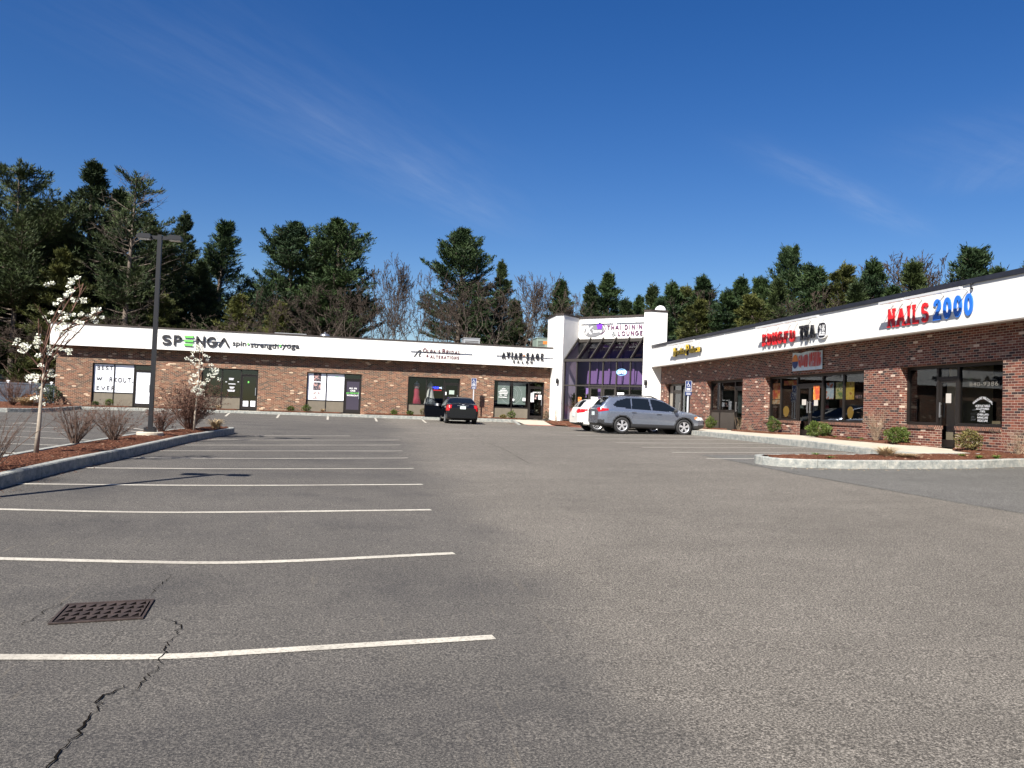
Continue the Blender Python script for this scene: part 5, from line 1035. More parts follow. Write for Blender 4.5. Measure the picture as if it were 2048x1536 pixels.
def build_car(car, name, label, cat, loc, rz, paintm, spec, group=None):
    t_ = thing(name, label, cat, loc, rz, group); car.mesh(); Cc, N = car.C, car.N; x, y, z = Cc[:, 0], Cc[:, 1], Cc[:, 2]; ay = np.abs(y); r_ = car.wr
    d = np.min([np.hypot(x-wx, z-r_*.99) for wx in car.wh], axis=0); hole = (d < r_+car.ar) & (ay > car.W-.30) & (z < r_*2.4)
    keep = ~hole
    clad = spec['clad'](x, ay, z, d) & keep
    body = car.part('body', keep & ~clad, 0, paintm, t_)
    for cp_ in car.caps: bm = MB(); bm.add(car.V[list(cp_)], [tuple(range(len(cp_)))]); bm.build('end_panel', paintm, t_)
    if clad.any(): car.part('cladding', clad, .004, M['cladding'], t_)
    nz = N[:, 2]; zt = np.array([interp(car.top, q) for q in x]); zb = np.array([interp(car.belt, q) for q in x])
    side = (z > zb+.005) & (z < zt-.075) & (np.abs(N[:, 1]) > .45)
    for nm, fn in spec['side_windows']:
        for sg in (-1, 1): car.part('side_window', side & fn(x, z) & (y*sg > 0), .006, M['carglass'], t_)
    top = (nz > .2)
    a, b_ = spec['windshield']; car.part('windshield', (x > a) & (x < b_) & (ay < np.array([interp(spec.get('wsw', [(0, .7), (9, .7)]), q) for q in x])) & (z > zb-.02) & (np.abs(N[:, 1]) < .62), .007, M['carglass'], t_)
    a, b_ = spec['rear_glass']; car.part('rear_window', (x > a) & (x < b_) & (ay < spec.get('rgw', .62)) & (z > spec.get('rgz', .9)) & (np.abs(N[:, 1]) < .62), .007, M['carglass'], t_)
    for nm, mm, fn in spec['lamps']:
        for sg in (-1, 1): car.part(nm, fn(x, ay, z) & (y*sg > 0) & keep, .010, M[mm], t_)
    for nm, mm, fn, off in spec.get('extra', []): car.part(nm, fn(x, y, z, N) & keep, off, M[mm], t_)
    # wheels and arches
    for wx in car.wh:
        for sg in (-1, 1):
            b = MB(); n = 28; R0 = r_+car.ar+.012; V = []
            for i in range(n+1):
                a_ = R(-15+210*i/n)
                for yy in (car.W-.012, car.W-.32): V.append((wx+R0*math.cos(a_), sg*yy, r_*.99+R0*math.sin(a_)))
            b.add(V, [(2*i, 2*i+2, 2*i+3, 2*i+1) for i in range(n)]); b.add([(wx+R0*math.cos(R(-15+210*i/n)), sg*(car.W-.32), r_*.99+R0*math.sin(R(-15+210*i/n))) for i in range(n+1)], [tuple(range(n+1))]); b.build('wheel_arch', M['black'], t_)
            y0, y1 = sg*(car.W-.235), sg*(car.W-.02)
            prof = [(.0, .0), (r_*.62, 0), (r_*.66, .0), (r_*.93, .004), (r_, .03), (r_, .185), (r_*.93, .212), (r_*.69, .215), (r_*.66, .19)]; V = []; k = len(prof); n = 36
            for rr, q in prof[1:]: V += [(wx+rr*math.cos(2*math.pi*j/n), y0+sg*q, r_+rr*math.sin(2*math.pi*j/n)) for j in range(n)]
            k -= 1; b = MB(); b.add(V, [(i*n+j, i*n+(j+1) % n, (i+1)*n+(j+1) % n, (i+1)*n+j) for i in range(k-1) for j in range(n)]); w_ = b.build('wheel', M['rubber'], t_, smooth=True)
            b = MB(); rr = r_*.67; yo = y0+sg*.2; ns = spec['spokes']
            V = [(wx+q*math.cos(2*math.pi*j/n), yo-sg*e, r_+q*math.sin(2*math.pi*j/n)) for q, e in ((rr, 0), (rr*.9, .012), (rr*.88, .09)) for j in range(n)]; b.add(V, [(i*n+j, i*n+(j+1) % n, (i+1)*n+(j+1) % n, (i+1)*n+j) for i in range(2) for j in range(n)])
            for j in range(ns):
                for dv in ((-.09, .09) if ns <= 7 else (0,)):
                    a_ = 2*math.pi*j/ns+.3; p1 = np.array([wx+rr*.16*math.cos(a_), yo-sg*.012, r_+rr*.16*math.sin(a_)]); p2 = np.array([wx+rr*.93*math.cos(a_+dv*1.9), yo-sg*.014, r_+rr*.93*math.sin(a_+dv*1.9)]); dd = _n(p2-p1); ww = np.cross(dd, [0, 1, 0])*(.022 if ns <= 7 else .013)
                    b.obox(p1-ww, (p2-p1), ww*2, (0, sg*.016, 0))
            V = [(wx+q*math.cos(2*math.pi*j/16), yo+sg*.004, r_+q*math.sin(2*math.pi*j/16)) for q in (rr*.2,) for j in range(16)]; b.add(V, [tuple(range(16))]); b.build('rim', M['alloy'], w_)
            b = MB(); V = [(wx+q*math.cos(2*math.pi*j/24), yo-sg*.09, r_+q*math.sin(2*math.pi*j/24)) for q in (rr*.98,) for j in range(24)]; b.add(V, [tuple(range(24))]); b.build('brake_disc', M['black'], w_)
    for sg in (-1, 1):
        mx, mz = spec['mirror']; b = MB(); b.lathe([(.02, -.075), (.085, -.06), (.10, 0), (.085, .06), (.02, .075)], (0, 0, 0), 12); b.v = [(mx+v[0]*.8, sg*(car.w(mx)+.09)+v[1], mz+v[2]) for v in b.v]; b.box((mx-.03, sg*(car.w(mx)-.08), mz-.05), (mx+.03, sg*(car.w(mx)+.06), mz-.02)); b.build('wing_mirror', spec.get('mirror_m', paintm), t_, smooth=False)
    for hx, hz in spec['handles']:
        for sg in (-1, 1): b = MB(); w0 = car.w(hx); b.obox((hx-.1, sg*(w0*1.0+.005), hz), (.2, 0, 0), (0, sg*.028, 0), (0, 0, .028)); b.build('door_handle', paintm, t_)
    for sx in spec.get('seams', []):
        b = MB()
        for sg in (-1, 1):
            pts = []
            for q in sx: xx, zz = q; rg = car.ring(xx); yy = np.interp(zz, [p[1] for p in rg[3:60] if p[0] > 0], [p[0] for p in rg[3:60] if p[0] > 0]); pts.append((xx, sg*(yy+.001), zz))
            b.tube(pts, .006, 4)
        b.build('door_seam', M['black'], t_)
    if 'plate' in spec: xx, z1 = spec['plate']; b = MB(); b.box((xx-.02, -.15, z1), (xx, .15, z1+.15)); b.build('number_plate', M['plate'], t_)
    return t_
# silver wagon
oz = g(12, 33.6)
cw = Car(4.80, 1.82, [(0, .98), (.06, 1.10), (.16, 1.16), (.40, 1.44), (.52, 1.53), (1.0, 1.575), (1.8, 1.59), (2.5, 1.56), (2.85, 1.47), (3.62, 1.04), (4.1, .985), (4.5, .88), (4.7, .76), (4.8, .62)],
    [(0, .97), (.5, 1.06), (1.5, 1.02), (3.0, .97), (3.7, .93), (4.5, .8), (4.8, .6)], [(0, .40), (.25, .30), (1, .24), (4.0, .24), (4.5, .27), (4.8, .36)],
    [(0, .86), (.08, .93), (.35, .985), (1, 1), (3.8, 1), (4.4, .95), (4.65, .84), (4.8, .66)], (1.02, 3.765), .345, .42, .05)
inpoly = lambda poly: (lambda x, z: np.array([sum(((poly[i][1] > zz) != (poly[i-1][1] > zz)) and (xx < (poly[i-1][0]-poly[i][0])*(zz-poly[i][1])/(poly[i-1][1]-poly[i][1]+1e-12)+poly[i][0]) for i in range(len(poly))) % 2 == 1 for xx, zz in zip(x, z)]))
wag = build_car(cw, 'parked_car', 'silver blue station wagon with roof rails parked nose to the kerb', 'car', (9.80, 34.2, oz), 0, M['silverpaint'], dict(
    clad=lambda x, ay, z, d: ((z < .43) & (ay > .4)) | ((z < .56) & ((x < .25))) | ((z < .46) & (x > 4.4)) | ((d < .45) & (ay > .6)),
    side_windows=[('', inpoly([(.62, 1.18), (.80, 1.36), (1.15, 1.47), (1.42, 1.50), (1.40, 1.055), (.78, 1.10)])), ('', inpoly([(1.46, 1.50), (2.20, 1.50), (2.28, 1.02), (1.44, 1.05)])), ('', inpoly([(2.27, 1.50), (2.55, 1.465), (2.9, 1.37), (3.52, 1.02), (3.3, .985), (2.35, 1.01)]))],
    windshield=(2.80, 3.58), wsw=[(2.8, .56), (3.6, .68)], rear_glass=(.17, .50), rgw=.60, rgz=1.1,
    lamps=[('tail_light', 'tail', lambda x, ay, z: (x < .42) & (z > .90 - .0*x) & (z < 1.06-.12*x) & (ay > .52) & (z > .86+.22*x)), ('headlight', 'clearlamp', lambda x, ay, z: (x > 4.28) & (z > .66) & (z < .79) & (ay > .42)), ('turn_signal', 'amber', lambda x, ay, z: (x > 4.22) & (x < 4.36) & (z > .72) & (z < .80) & (ay > .7))],
    spokes=5, mirror=(3.32, 1.03), handles=[(1.52, .90), (2.62, .86)], mirror_m=M['cladding'], seams=[[(2.26, 1.0), (2.28, .7), (2.26, .34)], [(3.42, .95), (3.36, .65), (3.3, .34)], [(1.42, 1.05), (1.5, .8), (1.42, .60)], [(1.5, .345), (3.3, .345)]], plate=(.0, .74)))
for sg in (-1, 1):
    b = MB(); b.tube([(.62, sg*.60, 1.50), (.75, sg*.60, 1.585), (1.6, sg*.605, 1.635), (2.35, sg*.60, 1.60), (2.62, sg*.585, 1.50)], .028, 6); b.build('roof_rail', M['cladding'], wag)
b = MB(); b.add([(.22, -.56, 1.54), (.22, .56, 1.54), (.50, .56, 1.57), (.5, -.56, 1.57), (.22, -.56, 1.50), (.22, .56, 1.50), (.50, .56, 1.53), (.5, -.56, 1.53)], [(0, 1, 2, 3), (4, 7, 6, 5), (0, 4, 5, 1), (1, 5, 6, 2), (3, 2, 6, 7), (0, 3, 7, 4)]); b.build('roof_spoiler', M['silverpaint'], wag)
# white hatchback beyond
ch = Car(4.42, 1.76, [(0, .84), (.05, .98), (.14, 1.05), (.34, 1.30), (.50, 1.42), (1.2, 1.49), (2.0, 1.49), (2.6, 1.38), (3.3, 1.02), (3.8, .95), (4.2, .84), (4.42, .6)],
    [(0, .95), (.5, 1.02), (2.8, .94), (3.4, .9), (4.2, .75), (4.42, .6)], [(0, .36), (.25, .27), (1, .2), (4.42, .28)], [(0, .84), (.1, .93), (.4, .985), (1, 1), (3.4, 1), (4.1, .93), (4.42, .68)], (.90, 3.55), .325, .42, .04)
wh = build_car(ch, 'parked_car', 'white hatchback half hidden behind the silver wagon', 'car', (9.60, 36.75, g(11, 36.4)), 0, M['whitepaint'], dict(
    clad=lambda x, ay, z, d: ((z < .40) & (x < .25)) | (z < .27), side_windows=[('', inpoly([(.65, 1.12), (.85, 1.34), (1.5, 1.42), (2.15, 1.40), (3.05, 1.0), (2.9, .97), (.75, 1.05)]))],
    windshield=(2.55, 3.25), wsw=[(2.5, .55), (3.3, .65)], rear_glass=(.15, .46), rgw=.60, rgz=1.04,
    lamps=[('tail_light', 'tail', lambda x, ay, z: (x < .42) & (z > .80+.25*x) & (z < 1.0-.05*x) & (ay > .46))], spokes=10, mirror=(2.95, 1.0), handles=[(1.3, .86), (2.3, .84)], plate=(.0, .66)))
# black sedan, driver door open
cs = Car(4.45, 1.74, [(0, .80), (.04, .98), (.10, 1.035), (.55, 1.07), (.62, 1.09), (1.15, 1.36), (1.5, 1.43), (2.2, 1.44), (2.7, 1.34), (3.35, 1.0), (3.9, .92), (4.25, .80), (4.45, .6)],
    [(0, .86), (.5, .96), (2.8, .92), (3.4, .88), (4.2, .72), (4.45, .58)], [(0, .30), (.2, .22), (1, .18), (4.45, .25)], [(0, .86), (.08, .94), (.35, .99), (1, 1), (3.5, 1), (4.1, .93), (4.45, .68)], (.93, 3.6), .32, .44, .04)
xs0 = (atY(891.6, 830, 43.3)[0] + atY(957.4, 832, 43.3)[0])/2
bk = build_car(cs, 'parked_car', 'black sedan seen from behind with its driver door open', 'car', (xs0+.02, 43.3, g(xs0, 44)), R(90), M['blackpaint'], dict(
    clad=lambda x, ay, z, d: (z < .24), side_windows=[('', inpoly([(1.05, 1.0), (1.3, 1.32), (1.7, 1.38), (2.3, 1.38), (3.1, .98), (1.2, .95)]))],
    windshield=(2.6, 3.3), wsw=[(2.5, .55), (3.3, .65)], rear_glass=(.62, 1.22), rgw=.58, rgz=1.06,
    lamps=[('tail_light', 'tail', lambda x, ay, z: (x < .32) & (z > .68) & (z < .98) & (ay > .60)), ('reversing_light', 'clearlamp', lambda x, ay, z: (x < .12) & (z > .70) & (z < .79) & (ay > .58) & (ay < .70))], spokes=7, mirror=(2.85, .98), handles=[(1.6, .86)], plate=(-.012, .78)))
b = MB(); b.box((-.016, -.06, 1.0), (.0, .06, 1.03)); b.box((-.02, -.3, .955), (.0, .3, .965)); b.build('trunk_badge', M['alloy'], bk)
b = MB(); b.tube([(.8, 0, 1.2), (1.5, 0, 1.45), (1.46, 0, 1.50)], .008, 5); b.build('aerial', M['black'], bk)
# open door leaf: hinge at front edge of driver door
hx, hy = 2.95, cs.W-.02; ang = R(62); dv = np.array([-math.cos(ang), math.sin(ang), 0]); nn_ = np.array([math.sin(ang), math.cos(ang), 0])*.07
def dpt(s_, z): return np.array([hx, hy, z]) + dv*s_
b = MB(); out = [(.02, .28), (1.02, .28), (1.10, .6), (1.08, .93), (.0, .93)]; V = [dpt(*q) for q in out] + [dpt(*q)+nn_ for q in out]; n = len(out)
b.add(V, [tuple(range(n)), tuple(reversed(range(n, 2*n)))] + [(i, (i+1) % n, n+(i+1) % n, n+i) for i in range(n)])
b.tube([dpt(.04, .93), dpt(.55, 1.28), dpt(.95, 1.36), dpt(1.08, .93)], .03, 5); od = b.build('open_door', M['blackpaint'], bk)
b = MB(); V = [dpt(*q)+nn_*.4 for q in ((.05, .94), (.55, 1.26), (.93, 1.33), (1.06, .94))]; b.add(V, [(0, 1, 2, 3)]); b.build('door_window', M['glassD'], od)
b = MB(); q = dpt(.18, .98); b.box(q-np.array([.04, -.02, .06]), q+np.array([.04, .22, .07])); b.build('door_mirror', M['clearlamp'], od)
# ================================================================== plants
rng = np.random.default_rng(11)
def tubes_np(segs, n=4):
    """segs: list of (p0,p1,r0,r1) -> one mesh's V,F (quads)"""
    a = np.array([s[0] for s in segs]); b = np.array([s[1] for s in segs]); r0 = np.array([s[2] for s in segs]); r1 = np.array([s[3] for s in segs])
    d = b-a; L = np.linalg.norm(d, axis=1)[:, None]+1e-9; d = d/L; ref = np.where(np.abs(d[:, 2:3]) < .9, np.array([[0, 0, 1.]]), np.array([[1., 0, 0]])); u = np.cross(d, ref); u /= np.linalg.norm(u, axis=1)[:, None]+1e-9; v = np.cross(d, u)
    V = []; m = len(segs)
    for p, r in ((a, r0), (b, r1)):
        for j in range(n): q = 2*math.pi*j/n; V.append(p + r[:, None]*(u*math.cos(q)+v*math.sin(q)))
    V = np.stack(V, 1).reshape(-1, 3); base = (np.arange(m)*2*n)[:, None, None]; f = np.array([[j, (j+1) % n, n+(j+1) % n, n+j] for j in range(n)])[None]
    return V, (base+f).reshape(-1, 4)
def unit(v): return v/(np.linalg.norm(v, axis=-1, keepdims=True)+1e-9)
def cards(cent, dirs, ln, wd, jit=.9):
    """leaf / needle-spray cards: one thin quad each, along dirs"""
    n = len(cent); d = unit(dirs + rng.normal(0, jit, (n, 3))); s_ = unit(np.cross(d, rng.normal(0, 1, (n, 3)))); ln = ln*rng.uniform(.6, 1.3, (n, 1)); wd = wd*rng.uniform(.6, 1.3, (n, 1))
    V = np.stack([cent-s_*wd*.35, cent+d*ln*.5-s_*wd*.5, cent+d*ln, cent+d*ln*.45+s_*wd*.5], 1).reshape(-1, 3); return V, np.arange(4*n).reshape(-1, 4)
def join(parts):
    V = []; Fq = []; o = 0
    for v, f in parts: V.append(v); Fq.append(f+o); o += len(v)
    return np.concatenate(V), np.concatenate(Fq)
def pine(H, Rm, seed, base=.3, dens=1.0, up=.5, leafm='pine', dead=False, prof=None, tuft=.42, lean=(0, 0), barkm='bark', gap=0, core=1.0, rtrunk=None):
    """a conifer, origin at the foot; returns (trunk mesh data, crown mesh data)"""
    global rng; rng = np.random.default_rng(seed); segs = []; rt = rtrunk or H*.014+.05; tp = []
    for i in range(13): t = i/12; tp.append(np.array([lean[0]*t*t+.12*math.sin(3*t+seed), lean[1]*t*t+.12*math.cos(4*t+seed), H*t*.97]))
    for i in range(12): segs.append((tp[i], tp[i+1], rt*(1-i/12)**.8+.02, rt*(1-(i+1)/12)**.8+.02))
    def trunk(t): k = min(11, int(t*12)); return tp[k]+(tp[k+1]-tp[k])*(t*12-k)
    cent = []; dirs = []; nb = int(H*5.2*dens)
    prof = prof or (lambda t: min(1, (1-t)*2.0+.08)*min(1, .55+t*1.3))
    for i in range(nb):
        t = base+(1-base)*((i+rng.random())/nb)**.95; az_ = rng.uniform(0, 2*math.pi); L = Rm*prof((t-base)/(1-base))*rng.uniform(.5, 1.12)
        if gap and rng.random() < gap: continue
        elv = rng.normal(.05+up*((t-base)/(1-base))**1.5*1.3, .16); o = trunk(t); d = np.array([math.cos(az_)*math.cos(elv), math.sin(az_)*math.cos(elv), math.sin(elv)]); p = o; m = max(3, int(L/.5)); dd = d.copy(); bare = dead and rng.random() < .45
        for j in range(m):
            dd = _n(dd+np.array([0, 0, .13*up+.02])+rng.normal(0, .05, 3)); q = p+dd*L/m; segs.append((p, q, max(.012, .05*(1-j/m)*(L/3)), max(.008, .05*(1-(j+1)/m)*(L/3)))); s_ = (j+1)/m
            if s_ > .22 and not bare:
                side = _n(np.cross(dd, [0, 0, 1.])); wl = L*.30*(1.15-s_)+.25
                for sg in (-1, 1):
                    e = q+(side*sg*rng.uniform(.55, 1.0)+dd*.55+np.array([0, 0, rng.uniform(-.02, .22)]))*wl; segs.append((q, e, .012, .006)); k2 = max(2, int(wl/.22))
                    for kk in range(1, k2+1): c = q+(e-q)*kk/k2; cent.append(c); dirs.append(_n(e-q)+np.array([0, 0, .45]))
                cent.append(q); dirs.append(dd+np.array([0, 0, .4])); cent.append(p+(q-p)*.5); dirs.append(dd+np.array([0, 0, .4]))
            elif bare and s_ > .3:
                for _ in range(3): e = q+_n(dd+rng.normal(0, .6, 3))*rng.uniform(.3, 1.0); segs.append((q, e, .014, .004))
            p = q
        if not bare: cent.append(p); dirs.append(dd+np.array([0, 0, .6]))
    tip = trunk(.999); segs.append((tip, tip+np.array([0, 0, H*.035]), .03, .008))
    for i in range(26): cent.append(trunk(.90+.1*i/26)+np.array([0, 0, H*.035*(i/26)])); a_ = rng.uniform(0, 6.28); e_ = .42*(1-i/26)+.03; dirs.append(np.array([math.cos(a_)*e_, math.sin(a_)*e_, .6])); cent[-1] = cent[-1]+np.array([math.cos(a_), math.sin(a_), 0])*e_*.8
    cent = np.array(cent); dirs = np.array(dirs); k = 13; c = np.repeat(cent, k, 0)+rng.normal(0, .085, (len(cent)*k, 3)); dr = np.repeat(dirs, k, 0)
    return tubes_np(segs, 4), cards(c, dr, tuft*.72, .062, .42), leafm, barkm
def bare_tree(H, Rm, seed, barkm='bark', twigm='twig', dens=1.0, spread=.55, lean=0, forks=3, levels=5, twn=5, rt=None):
    global rng; rng = np.random.default_rng(seed); segs = []; tw = []
    def grow(p, d, L, r, lev):
        m = 3
        for j in range(m):
            d = _n(d+rng.normal(0, .10, 3)+np.array([0, 0, .07])); q = p+d*L/m; r2 = r*(.86 if j < m-1 else .78); (segs if lev < levels-1 else tw).append((p, q, r, r2)); 
            if lev >= 2 and rng.random() < .75*dens and j < m-1:
                s2 = _n(d+rng.normal(0, spread*1.1, 3)); grow_t(q, s2, L*rng.uniform(.3, .6), r2*.5, lev+1)
            p, r = q, r2
        if lev < levels:
            n = forks if lev else forks+1
            for _ in range(n):
                if rng.random() < .25 and lev > 1: continue
                nd = _n(d+rng.normal(0, spread, 3)*np.array([1, 1, .6])+np.array([0, 0, .12])); grow(p, nd, L*rng.uniform(.62, .86), r*rng.uniform(.55, .75), lev+1)
            if lev == 0: grow(p, _n(d+rng.normal(0, .12, 3)), L*.8, r*.85, 1)
    def grow_t(p, d, L, r, lev):
        for j in range(2):
            d = _n(d+rng.normal(0, .15, 3)+np.array([0, 0, .08])); q = p+d*L/2; tw.append((p, q, max(r, .012), max(r*.6, .008)))
            for _ in range(int(twn*dens*.5)): e = q+_n(d+rng.normal(0, .5, 3))*L*rng.uniform(.2, .5); tw.append((q, e, .010, .004))
            p = q
    grow(np.array([0, 0, 0.]), np.array([lean, 0, 1.]), 1.0, .05, 0)
    allp = np.array([s[1] for s in segs+tw]); hz = allp[:, 2].max(); rr = np.percentile(np.hypot(allp[:, 0], allp[:, 1]), 97); sz, sx = H/hz, Rm/rr; sc = np.array([sx, sx, sz]); k = (rt or H*.011)/.05
    S1 = [(a*sc, b*sc, r0*k, r1*k) for a, b, r0, r1 in segs]; T1 = [(a*sc, b*sc, max(.007, r0*k*.7), max(.0045, r1*k*.6)) for a, b, r0, r1 in tw]
    return tubes_np(S1, 5), tubes_np(T1, 3), twigm, barkm
def plant_tree(nm, data, loc, label, cat='tree', rz=0, group=None, crown='crown', sc=1):
    t_ = thing(nm, label, cat, loc, rz, group); t_.scale = (sc, sc, sc); npmesh('trunk', *data[0], M[data[3]], t_); npmesh(crown, *data[1], M[data[2]], t_); return t_
# prototypes of tall trees; H is the design height in metres
PR = {
 'wp1': lambda: pine(20, 6.4, 1, .22, 1.0, .35, 'pine', prof=lambda t: min(1, (1-t)*1.7+.18)*(.75+.25*math.sin(9*t)**2), gap=.12, tuft=.48),
 'wp2': lambda: pine(20, 5.4, 2, .12, 1.45, .45, 'pine', prof=lambda t: min(1, (1-t)*1.4+.05)*(.8+.2*math.sin(14*t)**2)),
 'wp3': lambda: pine(20, 4.0, 3, .40, 1.2, .85, 'pine2', prof=lambda t: min(1, (1-t)*1.9+.22)*(.85+.15*math.sin(11*t))),
 'wp4': lambda: pine(20, 3.4, 4, .3, .85, 1.0, 'pine2', prof=lambda t: min(1, (1-t)*1.5+.25), gap=.15, tuft=.5),
 'dead': lambda: pine(19, 3.6, 5, .25, 1.0, .4, 'pine', dead=True, barkm='bark', prof=lambda t: min(1, (1-t)*1.8+.3)),
 'olv': lambda: pine(14, 3.6, 6, .05, 1.6, .3, 'olive', prof=lambda t: min(1, (1-t)*1.5+.1)),
 'hem': lambda: pine(13, 4.3, 7, .04, 2.0, .35, 'pine2', prof=lambda t: min(1, (1-t)**.85*1.05+.0)*(.8+.2*math.sin(17*t)), tuft=.40),
 'hem2': lambda: pine(13, 3.7, 8, .04, 2.0, .55, 'pine', prof=lambda t: min(1, (1-t)*1.25+.01)*(.85+.15*math.sin(13*t)), tuft=.42),
 'hem3': lambda: pine(14, 2.2, 9, .25, 1.5, .8, 'pine2', prof=lambda t: min(1, (1-t)*2.0+.3), gap=.1),
 'oak': lambda: bare_tree(14, 4.5, 21, 'bark', 'twigB', 1.0, .5),
 'oak2': lambda: bare_tree(15, 4.2, 22, 'bark', 'twigB', 1.1, .42),
 'elm': lambda: bare_tree(16, 3.6, 23, 'bark', 'twigB', 1.0, .35),
 'brn': lambda: bare_tree(13, 4.6, 24, 'bark', 'twigB', .8, .5, levels=5, twn=5),
 'thk': lambda: bare_tree(7, 3.6, 25, 'twig', 'twigB', 1.6, .6, levels=4, twn=8),
}
DH = dict(wp1=20, wp2=20, wp3=20, wp4=20, dead=19, olv=14, hem=13, hem2=13, hem3=14, oak=14, oak2=15, elm=16, brn=13, thk=7)
proto = {}
NMS = dict(wp1='pine_tree', wp2='pine_tree', wp3='pine_tree', wp4='pine_tree', dead='pine_tree', olv='pine_tree', hem='conifer_tree', hem2='conifer_tree', hem3='conifer_tree', oak='bare_tree', oak2='bare_tree', elm='bare_tree', brn='bare_tree', thk='bare_tree')
def tree(kind, px, py, Y, label, rz=None, wide=1.0, grp=None):
    p = atY(px, py, Y); zb = -.9; H = p[2]-zb; s = H/DH[kind]; rz = random.uniform(0, 6.28) if rz is None else rz; cat = 'pine' if NMS[kind] == 'pine_tree' else ('conifer' if NMS[kind] == 'conifer_tree' else 'tree')
    if kind not in proto:
        t_ = plant_tree(NMS[kind], PR[kind](), (p[0], Y, zb), label, cat, rz, grp, sc=1); proto[kind] = t_; t_.scale = (s*wide, s*wide, s)
    else: t_ = dup(proto[kind], (p[0], Y, zb), rz, label, grp, (s*wide, s*wide, s)); t_.name = NMS[kind]
    if not grp and 'group' in t_: del t_['group']
    return t_
